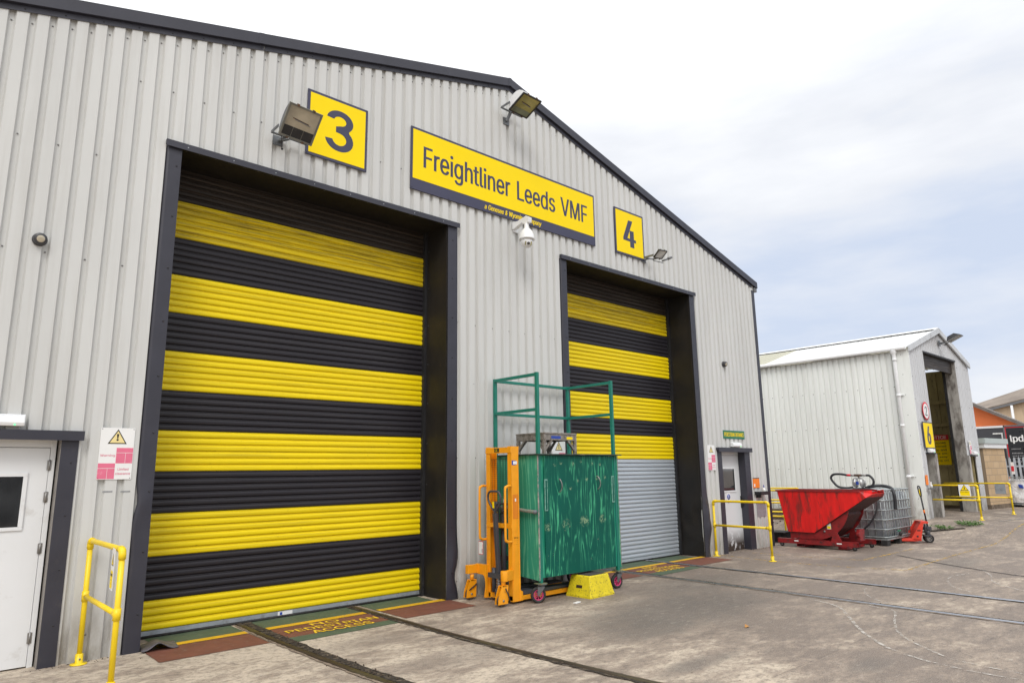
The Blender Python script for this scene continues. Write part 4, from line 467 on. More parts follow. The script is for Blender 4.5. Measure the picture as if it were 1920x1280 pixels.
# ================================================================ GROUND
def ground():
    mb = MB(); xs = [-400, -120, -60, -20, 0, 8, 14, 17.3]+[17.3+.25*i for i in range(1, 13)]+[24, 30, 45, 80, 160, 600]; ys = [-400, -120, -40, -12, -4, 0, 6, 20, 60, 200, 700]
    vs = [(x, y, hz(x)) for y in ys for x in xs]; n = len(xs)
    mb.add(vs, [(j*n+i, j*n+i+1, (j+1)*n+i+1, (j+1)*n+i) for j in range(len(ys)-1) for i in range(n-1)])
    return struct(mb.build('ground', M_conc))
ground()
def sheet(mb, pts, z=.004):
    return mb.add([(x, y, hz(x)+z) for x, y in pts], [tuple(range(len(pts)))])
def ribbon(mb, pts, w, z=.006, jag=0):
    """flat strip along a ground path"""
    L, Rr = [], []
    for i, p in enumerate(pts):
        a = V((*pts[max(i-1, 0)][:2], 0)); b = V((*pts[min(i+1, len(pts)-1)][:2], 0)); d = (b-a).normalized(); n = V((-d.y, d.x, 0))
        q = V((p[0], p[1], hz(p[0])+z)); ww = w(i) if callable(w) else w
        L.append(q+n*(ww/2+random.uniform(-jag, jag))); Rr.append(q-n*(ww/2+random.uniform(-jag, jag)))
    m = len(pts); return mb.add(L+Rr, [(i, i+1, m+i+1, m+i) for i in range(m-1)])
def threshold(x0, x1, r1, r2, name_lbl, lbl_cat, txt, ty, gx0, gx1, ggrn):
    """painted bands at the foot of a shutter door, cut by the two rails"""
    a, b, c = r1-.09, r2, x1
    for nm, mat, y0, y1, z, segs in (
        ('green_floor_band', M_fgreen, .10, .60, .004, [(x0+.16, r1-.09), (r1+.13, r2-.06), (r2+.12, x1-.16)]),
        ('yellow_floor_line', M_fyel, .0, .115, .008, [(x0+.16, r1-.09), (r1+.13, r2-.06), (r2+.12, x1)]),
        ('red_floor_band', M_fred, -.56, .0, .0045, [(x0+.02, r1-.09), (r1+.13, r2-.06), (r2+.12, x1)])):
        mb = MB()
        for s0, s1 in segs:
            if mat is M_fred and s0 == r1+.13:
                sheet(mb, [(s0, -.50), (s1, -.50), (s1, y1), (s0, y1)], z)
            else: sheet(mb, [(s0, y0), (s1, y0), (s1, y1), (s0, y1)], z)
        struct(mb.build(nm, mat))
    mb = MB(); sheet(mb, [(gx0, ggrn), (gx1, ggrn+.02), (gx1, -.50), (gx0, -.50)], .0045); struct(mb.build('green_floor_patch', M_fgreen))
    for body, xx, w, yy, h in txt:
        o = text('floor_lettering', body, (xx, yy, .009), (1, -.02, 0), (0, 1, 0), w, h, M_flet, None, .012); struct(o)
threshold(1.93, 5.62, 3.06, 4.455, '', '', [('NO', 3.62, .34, -.155, .115), ('PEDESTRIAN', 3.27, 1.08, -.325, .13), ('ACCESS', 3.47, .72, -.525, .145)], 0, 3.19, 4.39, -.72)
threshold(8.05, 11.72, 9.12, 10.53, '', '', [('NO', 9.64, .34, -.155, .115), ('PEDESTRIAN', 9.30, 1.06, -.325, .13), ('ACCESS', 9.50, .72, -.525, .145)], 0, 9.25, 10.45, -.74)

def rails():
    P = {'a': [(3.06, .62), (3.04, -.3), (3.06, -1.3), (3.09, -2.05), (3.13, -2.6), (3.22, -3.6), (3.36, -5)],
         'b': [(4.47, .62), (4.465, -.24), (4.47, -1.38), (4.50, -2.3), (4.54, -3.0), (4.60, -3.8), (4.76, -5.2), (5.0, -7)],
         'c': [(9.13, .62), (9.12, -1.6), (9.10, -2.65), (9.09, -3.5), (9.08, -4.24), (9.06, -5.5), (9.0, -9), (8.8, -16)],
         'd': [(10.55, .62), (10.55, -1.2), (10.55, -2.5), (10.53, -3.5), (10.50, -4.3), (10.46, -5.2), (10.35, -8), (10.1, -16)]}
    lbl = {'a': ('rusty rail running out under left half of the larger shutter, dirt filled gap beside it', 1, M_rustrail),
           'b': ('dark rail running out under right half of the larger shutter beside NO PEDESTRIAN ACCESS', 1, M_rustrail),
           'c': ('thin pale rail with gritty gap running out under the smaller shutter, nearer the trolley', 1, M_brightrail),
           'd': ('shiny rail crossing the yard from the smaller shutter, nearer the handrail', 1, M_brightrail)}
    for k in 'abcd':
        pts = smooth_path([(x, y, 0) for x, y in P[k]], 10); pts = [(p.x, p.y) for p in pts]
        t = thing('rail', lbl[k][0], 'rail', (pts[0][0], pts[0][1], 0), 0, 'rails sunk in the concrete yard')
        mb = MB()   # head of the rail: rounded bar a little proud of the yard
        hw = {'a': .031, 'b': .026, 'c': .017, 'd': .028}[k]; prof = [(-hw, 0), (-hw*.93, .009), (-hw*.72, .014), (hw*.72, .014), (hw*.93, .009), (hw, 0)]; n = len(prof); o = []
        for i, p in enumerate(pts):
            a = V((*pts[max(i-1, 0)], 0)); b = V((*pts[min(i+1, len(pts)-1)], 0)); d = (b-a).normalized(); nn = V((d.y, -d.x, 0)) if False else V((-d.y, d.x, 0))
            o += [V((p[0], p[1], .002))+nn*q+V((0, 0, h)) for q, h in prof]
        mb.add(o, [(i*n+j, i*n+j+1, (i+1)*n+j+1, (i+1)*n+j) for i in range(len(pts)-1) for j in range(n-1)], True)
        mb.build('rail_head', lbl[k][2], t)
        side = 1 if k in 'ac' else -1; g = MB()
        off = {'a': .088, 'b': -.052, 'c': .050, 'd': -.045}[k]; wd = {'a': .095, 'b': .034, 'c': .065, 'd': .03}[k]
        # flangeway between the running rails
        q = [(x+off, y) for x, y in pts]; fine = []
        for (x0, y0), (x1, y1) in zip(q, q[1:]):
            m = max(1, int(abs(y1-y0)/.05))
            fine += [(x0+(x1-x0)*i/m, y0+(y1-y0)*i/m) for i in range(m)]
        ribbon(g, fine, wd, .0095, .012); g.build('flangeway', M_groove, t)
        g = MB(); q2 = [(x-off*.62-(.02 if off > 0 else -.02), y) for x, y in fine]; ribbon(g, [(x-off, y) for x, y in q2] if False else [(x-off-(.046 if off > 0 else -.046), y) for x, y in fine], .028, .0065, .012); g.build('outer_gap', M_gritlight, t)
        grit = MB()
        for i in range(230 if k == 'a' else 110 if k == 'c' else 60):
            x, y = random.choice(fine[10:]); s = random.uniform(.004, .017 if k == 'a' else .011); x += random.uniform(-wd*.5, wd*.55)
            pebble(grit, (x, y, s*.5+.008), s)
        gr = grit.build('grit', M_soil, t); gr['kind'] = 'stuff'
def pebble(mb, c, s):
    pts = [V((random.uniform(.6, 1.2)*a, random.uniform(.6, 1.2)*b, random.uniform(.4, .8)*d))*s for a, b, d in ((1, 0, 0), (-1, 0, 0), (0, 1, 0), (0, -1, 0), (0, 0, 1), (0, 0, -1))]
    a = random.uniform(0, 3); m = Matrix.Rotation(a, 3, 'Z'); mb.add([V(c)+m @ p for p in pts], [(0, 2, 4), (2, 1, 4), (1, 3, 4), (3, 0, 4), (2, 0, 5), (1, 2, 5), (3, 1, 5), (0, 3, 5)])
M_rustrail = pm('dull_rail_steel', (.070, .052, .038), .5, .5, .25, 8, (.13, .115, .055), .5, 3, .5, (1, .4, 1))
M_brightrail = pm('polished_rail_steel', (.34, .36, .40), .30, .8, .15, 6, (.14, .11, .09), .6, 5, .52, (1, .3, 1))
M_groove = pm('dirt_filled_groove', (.035, .026, .018), .95, 0, .4, 18, (.15, .115, .075), .8, 14, .5, bump=1, bs=70, bd=.012)
M_gritlight = pm('gritty_joint', (.26, .20, .15), .95, 0, .3, 22, (.07, .05, .035), .9, 20, .5, bump=.8, bs=90, bd=.006)
rails()

def yard_lines():
    for pts, w, m, nm in (
        ([(12.2, .05), (12.0, -1.0), (12.05, -2.2), (12.35, -3.3)], .055, M_wyel, 'worn_yellow_line'),
        ([(12.35, -3.3), (15.2, -3.25), (19.5, -3.3), (24, -3.2)], .05, M_wyel, 'worn_yellow_line'),
        ([(12.9, -.3), (13.0, -1.6), (13.15, -2.3)], .05, M_wyel, 'worn_yellow_line'),
        ([(13.15, -2.3), (14.2, -2.32), (15.6, -2.35)], .05, M_wyel, 'worn_yellow_line'),
        ([(14.3, -2.5), (13.6, -3.4), (12.9, -4.6), (12.1, -6.5)], .06, M_wdark, 'dark_yard_joint'),
        ([(20.6, -2.7), (23, -3.0), (27, -3.5)], .06, M_brightrail, 'yard_channel')):
        mb = MB(); ribbon(mb, [tuple(p) for p in [(q.x, q.y) for q in smooth_path([(a, b, 0) for a, b in pts], 12)]], w, .0055, .006); struct(mb.build(nm, m))
    arcs = [[(8.9, -3.3), (8.65, -3.75), (8.18, -4.07), (7.5, -4.5), (6.97, -4.98), (6.75, -5.5), (6.72, -6.2)],
            [(9.3, -3.6), (8.95, -4.05), (8.83, -4.32), (8.2, -4.55), (7.65, -4.8), (7.2, -5.2), (6.98, -5.55), (6.9, -6.3)],
            [(10.9, -3.6), (10.2, -3.5), (9.6, -3.75), (9.3, -4.1), (9.35, -4.5)],
            [(12.6, -4.1), (12.0, -4.0), (11.2, -4.25), (10.8, -4.6)], [(13.4, -4.0), (12.7, -4.35), (11.9, -4.6), (11.3, -5.1)]]
    for i, a in enumerate(arcs):
        mb = MB(); pts = [(q.x, q.y) for q in smooth_path([(x, y, 0) for x, y in a], 12)]
        ribbon(mb, pts, [.034, .026, .020, .026, .022][i], .005, .004); struct(mb.build('pale_scuff_arc', M_wwhite))
yard_lines()

# ================================================================ BIG BUILDING
RX, RZ = 6.79, 8.048
def zt(x): return RZ-.262*(RX-x) if x < RX else RZ-.2747*(x-RX)
BX0, BX1, BY1 = -.9, 14.38, 32.
HOLES = [(-.06, 1.10, 0, 2.03), (1.92, 5.56, 0, 5.21), (8.05, 11.69, 0, 5.19), (12.47, 13.42, 0, 2.03)]
B = thing('train_shed_building', 'large light grey corrugated steel building with striped roller shutters and dark navy trim', 'building', (6.74, 0, 0))
def front():
    mb = MB().mat(M_clad); ex = [h[0]-BX0 for h in HOLES]+[h[1]-BX0 for h in HOLES]+[RX-BX0]
    def rng(s):
        x = s+BX0; top = zt(x)-.10
        for a, b, z0, z1 in HOLES:
            if a <= x <= b: return [(z1, top)]
        return [(0.0, top)]
    corr(mb, (BX0, 0, 0), (1, 0, 0), (0, 0, 1), (0, -1, 0), BX1-BX0, rng, .1655, .042, .098, .014, .037, ex)
    mb.mat(M_fix)   # screw heads in the valleys
    def free(x, z): return not any(a-.16 < x < b+.18 and z < z1+.12 for a, b, z0, z1 in HOLES)
    k = -5
    while True:
        x = .135+.1655*k; k += 1
        if x > BX1-.12: break
        if x < BX0+.1: continue
        zs = [zt(x)-.30]+([5.86 if 1.4 < x < 12 else 4.9, 3.78, 1.85, .22] if k % 2 else [])
        for z in zs:
            if z < zt(x)-.2 and free(x, z): mb.lathe((x, .035, z+random.uniform(-.006, .006)), (0, -1, 0), [(.0085, 0), (.0085, .004), (.005, .008), (0, .008)], 8)
    mb.mat(M_tape)      # two strips of old tape and a rub mark on the crowns by the larger shutter
    mb.box(1.475, 1.560, -.0012, .0005, 1.508, 1.524).box(1.630, 1.715, -.0012, .0005, 1.505, 1.521).box(6.02, 6.05, -.0012, .0005, 2.9, 2.905)
    mb.build('front_wall', None, B)
M_tape = pm('grey_tape', (.27, .275, .28), .6, 0, .2, 30)
front()
def shell():
    mb = MB().mat(M_clad)
    for x, n in ((BX0, -1), (BX1, 1)):
        corr(mb, (x, .002, 0), (0, 1, 0), (0, 0, 1), (n, 0, 0), BY1, lambda s, x=x: [(0, zt(x)-.05)], .1655, .05, .098, .016, .03)
    mb.add([(BX0, BY1, 0), (BX1, BY1, 0), (BX1, BY1, zt(BX1)-.1), (RX, BY1, RZ-.1), (BX0, BY1, zt(BX0)-.1)], [(0, 1, 2, 3, 4)])
    mb.build('side_wall', None, B)
    mb = MB()
    for xa, xb in ((BX0-.15, RX), (RX, BX1+.12)):
        mb.add([(xa, -.02, zt(xa)-.02), (xb, -.02, zt(xb)-.02), (xb, BY1, zt(xb)-.02), (xa, BY1, zt(xa)-.02), (xa, -.02, zt(xa)-.07), (xb, -.02, zt(xb)-.07), (xb, BY1, zt(xb)-.07), (xa, BY1, zt(xa)-.07)], [(0, 1, 2, 3), (4, 5, 6, 7), (0, 3, 7, 4), (1, 2, 6, 5), (0, 1, 5, 4), (2, 3, 7, 6)])
    mb.build('roof', M_shedclad, B)
    # verge trim along both slopes
    mb = MB().mat(M_navy)
    for a, b in ((BX0-.16, 2.70), (2.706, RX), (RX, 14.50)):
        mb.prism([(a, zt(a)), (b, zt(b)), (b, zt(b)-.14), (a, zt(a)-.14)], 'y', -.05, .30)
    for a, b in ((BX0, 2.74), (2.75, RX), (RX, 14.30)):
        mb.prism([(a, zt(a)-.143), (b, zt(b)-.143), (b, zt(b)-.208), (a, zt(a)-.208)], 'y', -.010, -.003)
    mb.prism([(2.66, zt(2.66)+.002), (2.72, zt(2.72)+.002), (2.72, zt(2.72)-.138), (2.66, zt(2.66)-.138)], 'y', -.0525, -.02)
    mb.prism([(RX-.035, zt(RX-.035)+.003), (RX, RZ+.003), (RX+.035, zt(RX+.035)+.003), (RX+.035, zt(RX+.035)-.14), (RX, RZ-.139), (RX-.035, zt(RX-.035)-.14)], 'y', -.0535, -.02)
    mb.mat(M_fixdark); x = -.6
    while x < 14.2:
        mb.lathe((x, -.010, zt(x)-.18), (0, -1, 0), [(.008, 0), (.007, .005), (0, .006)], 8); x += .331
    mb.build('verge_trim', None, B)
    mb = MB().box(14.385, 14.50, -.03, BY1, 5.70, 5.80); mb.build('gutter', M_grey, B, .01)
    mb = MB().mat(M_navy); mb.box(14.275, 14.39, -.010, -.003, 0, 5.72).box(14.383, 14.392, -.008, .12, 0, 5.70)
    mb.mat(M_fixdark)
    for i in range(10): mb.lathe((14.33, -.010, .3+i*.6), (0, -1, 0), [(.008, 0), (.007, .005), (0, .006)], 8)
    mb.build('corner_trim', None, B)
    mb = MB().box(BX0+.1, BX1-.1, .75, .80, .0, 6.0); mb.build('inner_lining', M_black, B)
shell()
def grid(mb, nu, nv, fn, smooth=True):
    o = [fn(i/nu, j/nv) for j in range(nv+1) for i in range(nu+1)]
    return mb.add(o, [(j*(nu+1)+i, j*(nu+1)+i+1, (j+1)*(nu+1)+i+1, (j+1)*(nu+1)+i) for j in range(nv) for i in range(nu)], smooth)
def hsh(a, b, s=0):
    v = math.sin(a*127.1+b*311.7+s*74.7)*43758.5453; return v-math.floor(v)
def vnoise(a, b, s=0):
    i, j = math.floor(a), math.floor(b); f, g = a-i, b-j; f = f*f*(3-2*f); g = g*g*(3-2*g)
    return (hsh(i, j, s)*(1-f)+hsh(i+1, j, s)*f)*(1-g)+(hsh(i, j+1, s)*(1-f)+hsh(i+1, j+1, s)*f)*g
def shutter_door(xa, xb, ztop, tl, tr, bounds, galv, lbl, ylab, dents, seed):
    """tl/tr: outer edges of the trims; opening xa..xb; bounds: list of (z, material)"""
    D = MB()   # the parent mesh of the door is its curtain
    yb = .57; prof = [(0, .007), (.04, -.003), (.14, -.0115), (.28, -.0145), (.45, -.015), (.60, -.0135), (.74, -.009), (.80, -.004), (.86, -.006), (.92, -.005), (.945, .007), (1, .007)]
    P = .07425; z0 = .073; k = 0
    while z0+k*P < ztop+.15:
        z = z0+k*P; zc = z+P/2; m = bounds[0][1]
        for zb, mm in bounds:
            if zc > zb: m = mm
        D.mat(m); jit = random.uniform(-.003, .003); n = len(prof)
        xs = [xa+.02, xb-.02]
        j2 = random.uniform(-.003, .003); vs = [(x, yb+y+(jit if x == xs[0] else j2), z+t*P) for x in xs for t, y in prof]; D.add(vs, [(i, i+1, n+i+1, n+i) for i in range(n-1)]); k += 1
    c = D.build('roller_shutter', None, B, label=ylab)
    mb = MB().mat(M_galvflat if not galv else M_shG).box(xa+.02, xb-.02, yb-.012, yb+.012, .022, .072)
    mb.mat(M_rubber).box(xa+.02, xb-.02, yb-.022, yb+.018, .002, .022).tube([(xa+.02, yb-.024, .016), (xb-.02, yb-.024, .016)], .014, 8)
    mb.build('bottom_bar', None, c)
    if not galv:
        mb = MB().mat(M_signW).box(3.52, 3.70, yb-.0155, yb-.0125, .026, .068).mat(M_signB).box(3.545, 3.575, yb-.0165, yb-.0155, .032, .062); mb.build('door_sticker', None, c)
    for gx in (xa+.0005, xb-.0455): MB().box(gx, gx+.045, yb-.06, yb+.05, .002, ztop).build('guide_rail', M_black, B)
    # trims
    outl, dentr, reveald = dents
    mb = MB().mat(M_navy); nz = 60
    for side, (x0, x1), fn in (('l', (tl, xa), outl), ('r', (xb, tr), dentr)):
        def P3(u, v, x0=x0, x1=x1, fn=fn, side=side):
            z = v*(ztop+.0); dx, dy = fn(z); w = u if side == 'r' else 1-u
            return V((x0+(x1-x0)*u+dx*w, -.008-dy*math.sin(math.pi*.85*w), z))
        grid(mb, 5, nz, P3)
        xo = x0 if side == 'l' else x1
        grid(mb, 1, nz, lambda u, v, xo=xo, fn=fn: V((xo+fn(v*ztop)[0], -.008-fn(v*ztop)[1]*math.sin(math.pi*.85)+u*.04, v*ztop)))
    mb.box(tl-.02, tr+.02, -.045, -.002, ztop+.001, ztop+.052)          # head drip trim
    mb.box(tl-.02, tr+.02, -.047, -.040, ztop-.022, ztop+.050)
    mb.mat(M_fixdark); z = .35
    while z < ztop-.1:
        for xx, fn in (((tl+xa)/2+.03, outl), ((xb+tr)/2, dentr)):
            dx, dy = fn(z); mb.lathe((xx+dx*.5, -.009-dy, z), (0, -1, 0), [(.010, 0), (.008, .006), (0, .008)], 8)
        z += .58
    mb.mat(M_galvflat)
    x = tl+.2
    while x < tr-.1: mb.lathe((x, -.047, ztop+.012), (0, -1, 0), [(.007, 0), (0, .004)], 6); x += .497
    mb.build('door_trim', None, B)
    mb = MB().mat(M_reveal)
    grid(mb, 10, nz, lambda u, v: V((xb+reveald(u, v*ztop), -.006+u*(yb+.03), v*ztop)), True)
    grid(mb, 2, 2, lambda u, v: V((xa, -.006+u*(yb+.03), v*ztop)))
    mb.box(xa, xb, -.004, yb+.06, ztop+.0005, ztop+.03).mat(M_fixdark)
    for i in range(9):
        if i > 1: mb.lathe((xb-.001, yb-.10, .35+i*.57), (-1, 0, 0), [(.011, 0), (.009, .007), (0, .009)], 8)
    mb.mat(M_reveal).box(xb-.012, xb+.0, .010, .045, 1.3, ztop-.01)
    mb.build('door_reveal', None, B)
M_galvflat = pm('zinc_bar', (.36, .39, .42), .45, .35, .15, 10, (.16, .15, .14), .5, 12)
Y, K, Yg, Kg, G_ = M_shY, M_shK, M_shYg, M_shKg, M_shG
bs = [.37+.4455*i for i in range(11)]
b3 = [(-1, Y)]+[(bs[i], K if i % 2 == 0 else (Yg if i == 9 else Y)) for i in range(10)]+[(bs[10], Kg)]
b4 = [(-1, G_), (1.82, Y), (2.27, K), (2.60, Y), (3.04, K), (3.485, Y), (3.93, K), (4.38, Yg), (4.83, Kg)]
def bell(z, c, w): return math.exp(-((z-c)/w)**2)
def d3l(z): return (.022*bell(z, 1.42, .10)-.012*bell(z, 1.15, .12), .02*bell(z, 1.40, .12)+.004*vnoise(z*5, 1, 3))
def d3r(z): return (-.045*bell(z, .30, .13)+.012*bell(z, .62, .2)+.02*bell(z, .02, .1), .035*bell(z, .45, .22)+.02*bell(z, .15, .1))
def r3(u, z): return .012*math.sin(u*7+z)*bell(z, .6, .7)
def d4l(z): return (0, .002)
def d4r(z): return (.05*bell(z, .55, .22)+.03*bell(z, .95, .16)-.02*bell(z, .15, .1), .05*bell(z, .62, .3)+.03*vnoise(z*6, 2, 5)*bell(z, .7, .5))
def r4(u, z):
    f = bell(z, .55, .42)*(1-u*.55); a = vnoise(u*3.1+.4*z, z*4.6, 1); b = vnoise(u*5+z*2, z*7, 4)
    return (f*(.16*abs(a-.5)+.07*b)-.01*f)*min(1, u*4)
shutter_door(1.92, 5.56, 5.21, 1.77, 5.73, b3, False, '', 'yellow and black striped roller shutter with yellow foot', (d3l, d3r, r3), 1)
shutter_door(8.05, 11.69, 5.19, 7.91, 11.86, b4, True, '', 'striped roller shutter with bare silver slats below', (d4l, d4r, r4), 2)

def ped_door(x0, x1, yd, tl, tr, hinges_right, xs, dirty, wpos):
    top = 2.03
    mb = MB().mat(M_navy)
    mb.box(tl, x0, -.009, -.002, 0, top-.0).box(x1, tr, -.009, -.002, 0, top)
    mb.box(tl-.03, tr+.03, -.062, -.001, top+.001, top+.055).box(tl-.03, tr+.03, -.066, -.058, top-.035, top+.053)
    mb.mat(M_fixdark)
    for i in range(4):
        for x in ((tl+x0)/2, (x1+tr)/2+.02): mb.lathe((x, -.009, .35+.48*i), (0, -1, 0), [(.008, 0), (.007, .005), (0, .006)], 8)
    mb.build('door_trim', None, B)
    mb = MB().mat(M_navy if dirty else M_revgrey).box(x0-.001, x0+.004, -.008, yd, 0, top).box(x1-.004, x1+.001, -.008, yd+.04, 0, top).box(x0, x1, -.008, yd+.04, top-.006, top)
    mb.build('door_reveal', None, B)
    fl, fr = xs   # frame outer
    leafm = M_leafdirty if dirty else M_white
    lf = MB().mat(leafm).box(fl+.045, fr-.045, yd, yd+.045, .012, top-.10); leaf = lf.build('door', None, B, .003)
    mb = MB().mat(M_white).box(fl, fl+.042, yd-.006, yd+.05, 0, top-.004).box(fr-.042, fr, yd-.006, yd+.05, 0, top-.004).box(fl+.042, fr-.042, yd-.004, yd+.05, top-.095, top-.004)
    mb.build('door_frame', None, B, .002)
    wx0, wx1, wz0, wz1 = wpos; w = MB().mat(M_white)
    for a in ((wx0-.034, wx1+.034, wz1, wz1+.032), (wx0-.034, wx1+.034, wz0-.032, wz0), (wx0-.034, wx0, wz0, wz1), (wx1, wx1+.034, wz0, wz1)): w.box(a[0], a[1], yd-.014, yd-.001, a[2], a[3])
    wo = w.build('window', None, leaf, .003)
    MB().box(wx0, wx1, yd-.006, yd-.002, wz0, wz1).build('window_pane', M_glassdark, wo)
    if hinges_right:
        for z in (1.72, 1.43, .97, .20):
            h = MB().mat(M_steel).tube([(fr-.042, yd-.010, z), (fr-.042, yd-.010, z+.10)], .008, 8).box(fr-.06, fr-.024, yd-.0085, yd-.0065, z+.004, z+.096); h.build('hinge', None, leaf)
    else:
        h = MB().mat(M_fixdark).box(fr-.092, fr-.068, yd-.008, yd-.001, .84, 1.09).tube([(fr-.08, yd-.012, 1.08), (fr-.08, yd-.05, 1.06), (fr-.08, yd-.05, .88), (fr-.08, yd-.012, .86)], .009, 8); h.build('door_handle', None, leaf)
        cx, cz = (fl+fr)/2-.10, 1.08
        s = MB().mat(M_signW).box(cx-.065, cx+.065, yd-.004, yd-.001, cz-.13, cz+.09).mat(M_signB).lathe((cx, yd-.004, cz), (0, -1, 0), [(.058, 0), (.058, .001), (0, .0012)], 20).box(cx-.055, cx+.055, yd-.0052, yd-.004, cz-.118, cz-.075)
        s.mat(M_signW).box(cx-.009, cx+.009, yd-.0068, yd-.0052, cz-.012, cz+.042).box(cx-.009, cx+.009, yd-.0068, yd-.0052, cz-.038, cz-.022); s.build('safety_sticker', None, leaf)
M_revgrey = pm('grey_reveal_paint', (.24, .22, .20), .5, 0, .15, 6)
def leafdirty():
    t = NT('white_door_paint_dirty_foot'); z = t.axis(2); f = t.ramp(z, .05, .42, 1, 0); f = t.math('MULTIPLY', f, t.ramp(t.noise(9, (1, 1, .7), 6, .7), .34, .46, 0, 1.3))
    c = t.mix(f, (.66, .67, .68), (.045, .032, .025)); t.base(c); t.rough(.42); return t.m
M_leafdirty = leafdirty()
ped_door(-.06, 1.10, .12, -.20, 1.24, True, (-.06, 1.082), False, (.22, .852, 1.222, 1.672))
ped_door(12.50, 13.40, .15, 12.345, 13.61, False, (12.56, 13.46-.06+.06), True, (12.70, 13.19, 1.21, 1.655))
# ================================================================ SIGNS ON THE BIG BUILDING
X, Z = (1, 0, 0), (0, 0, 1)
def bolts(mb, pts, y, r=.007):
    mb.mat(M_fixdark)
    for x, z in pts: mb.lathe((x, y, z), (0, -1, 0), [(r, 0), (r*.8, .004), (0, .005)], 8)
def number_sign(num, x0, x1, z0, z1, tx, label, dig_w, dig_h, cat='sign', group='yellow track number signs', y=-.006, bd=.035):
    t = thing('number_sign', label, cat, (x0, y, z0), 0, group)
    mb = MB().mat(M_signN).box(x0, x1, y-.020, y, z0, z1); bolts(mb, [(x0+.018, z0+.018), (x1-.018, z0+.018), (x0+.018, z1-.018), (x1-.018, z1-.018), (x1-.017, (z0+z1)/2)], y-.020, .006)
    mb.build('sign_board', None, t)
    MB().box(x0+bd, x1-bd, y-.0225, y-.0202, z0+bd, z1-bd).build('yellow_face', M_signY, t)
    text('numeral', num, ((x0+x1)/2-dig_w/2+tx, y-.0225, (z0+z1)/2-dig_h/2), X, Z, dig_w, dig_h, M_signN, t, .035 if num != '3' else .008)
number_sign('3', 3.33, 4.19, 5.61, 6.50, .02, 'yellow number 3 sign with dark border beside the large floodlight', .40, .57)
number_sign('4', 9.37, 10.23, 5.60, 6.49, -.01, 'yellow number 4 sign with dark border above the smaller shutter', .38, .53)
def name_sign():
    x0, x1, z0, z1, y = 4.89, 8.80, 5.585, 6.535, -.006
    t = thing('name_sign', 'long yellow company name sign with dark strip along its foot between numbers 3 and 4', 'sign', (x0, y, z0))
    mb = MB().mat(M_signN).box(x0, x1, y-.022, y, z0, z1)
    bolts(mb, [(x0+.02+i*(x1-x0-.04)/6, zz) for i in range(7) for zz in (z0+.02, z1-.018)], y-.022); mb.build('sign_board', None, t)
    MB().box(x0+.03, x1-.03, y-.0245, y-.0222, z0+.165, z1-.035).build('yellow_face', M_signY, t)
    text('lettering', 'Freightliner Leeds VMF', (5.10, y-.0245, 5.86), X, Z, 3.50, .43, M_signN, t, .013)
    text('lettering', 'a Genesee & Wyoming Company', (6.235, y-.022, 5.605), X, Z, 1.22, .105, M_signY, t, .018, .22)
name_sign()
def warn_sign(x0, z1, w, h, y, label, rv=X, parent_cat='sign', group='limited clearance warning signs'):
    """white board: triangle, two faded red check squares, Warning / Limited clearance"""
    rv = V(rv).normalized(); nv = rv.cross(V(Z)); O = V((x0, y, z1-h))
    t = thing('warning_sign', label, 'sign', tuple(O), 0, group)
    def P(a, b, d=0): return O+rv*a+V((0, 0, b))+nv*d
    def bx(mb, a0, a1, b0, b1, d0, d1): c = P((a0+a1)/2, (b0+b1)/2, (d0+d1)/2); return mb.obox(c, rv*(a1-a0)/2, V((0, 0, (b1-b0)/2)), nv*(d1-d0)/2)
    mb = MB().mat(M_signW); bx(mb, 0, w, 0, h, .001, .006); mb.mat(M_fixdark)
    for a, b in ((.012, .012), (w-.012, .012), (.012, h-.012), (w-.012, h-.012)): mb.lathe(P(a, b, .006), nv, [(.005, 0), (0, .002)], 6)
    mb.build('sign_board', None, t)
    def tri(mb, cx, cz, s, d): return mb.add([P(cx-s/2, cz-s*.43, d), P(cx+s/2, cz-s*.43, d), P(cx, cz+s*.43, d)], [(0, 1, 2)])
    mb = MB().mat(M_signK); tri(mb, w*.5, h*.83, w*.56, .0068); mb.mat(M_signCream); tri(mb, w*.5, h*.822, w*.45, .0076)
    mb.mat(M_signK); mb.add([P(w*.465, h*.88, .0084), P(w*.535, h*.88, .0084), P(w*.515, h*.79, .0084), P(w*.485, h*.79, .0084)], [(0, 1, 2, 3)]); mb.lathe(P(w*.5, h*.765, .0078), nv, [(w*.035, 0), (0, .0006)], 10)
    mb.build('hazard_triangle', None, t)
    for a0, b0 in ((.5, .31), (.005, .01)):
        mb = MB().mat(M_signP); bx(mb, w*a0, w*(a0+.49), h*b0, h*(b0+.30), .006, .0068)
        mb.mat(M_signW); bx(mb, w*a0, w*(a0+.49), h*(b0+.20), h*(b0+.207), .0068, .0074); bx(mb, w*(a0+.27), w*(a0+.278), h*b0, h*(b0+.20), .0068, .0074); mb.build('red_square', None, t)
    text('lettering', 'Warning', P(w*.04, h*.43, .007), rv, Z, w*.43, h*.055, M_signP, t, .01, depth=0)
    text('lettering', 'Limited\nclearance', P(w*.52, h*.09, .007), rv, Z, w*.44, h*.13, M_signP, t, .008, depth=0, line=.8)
    return t
warn_sign(1.412, 2.128, .297, .497, -.002, 'white limited clearance warning sign between the left white door and the larger shutter')
warn_sign(7.60, 2.13, .297, .497, -.002, 'limited clearance warning sign half hidden behind the grimy stool on the green cabinet')
warn_sign(11.985, 2.128, .27, .497, -.002, 'limited clearance warning sign left of the pedestrian entrance door')
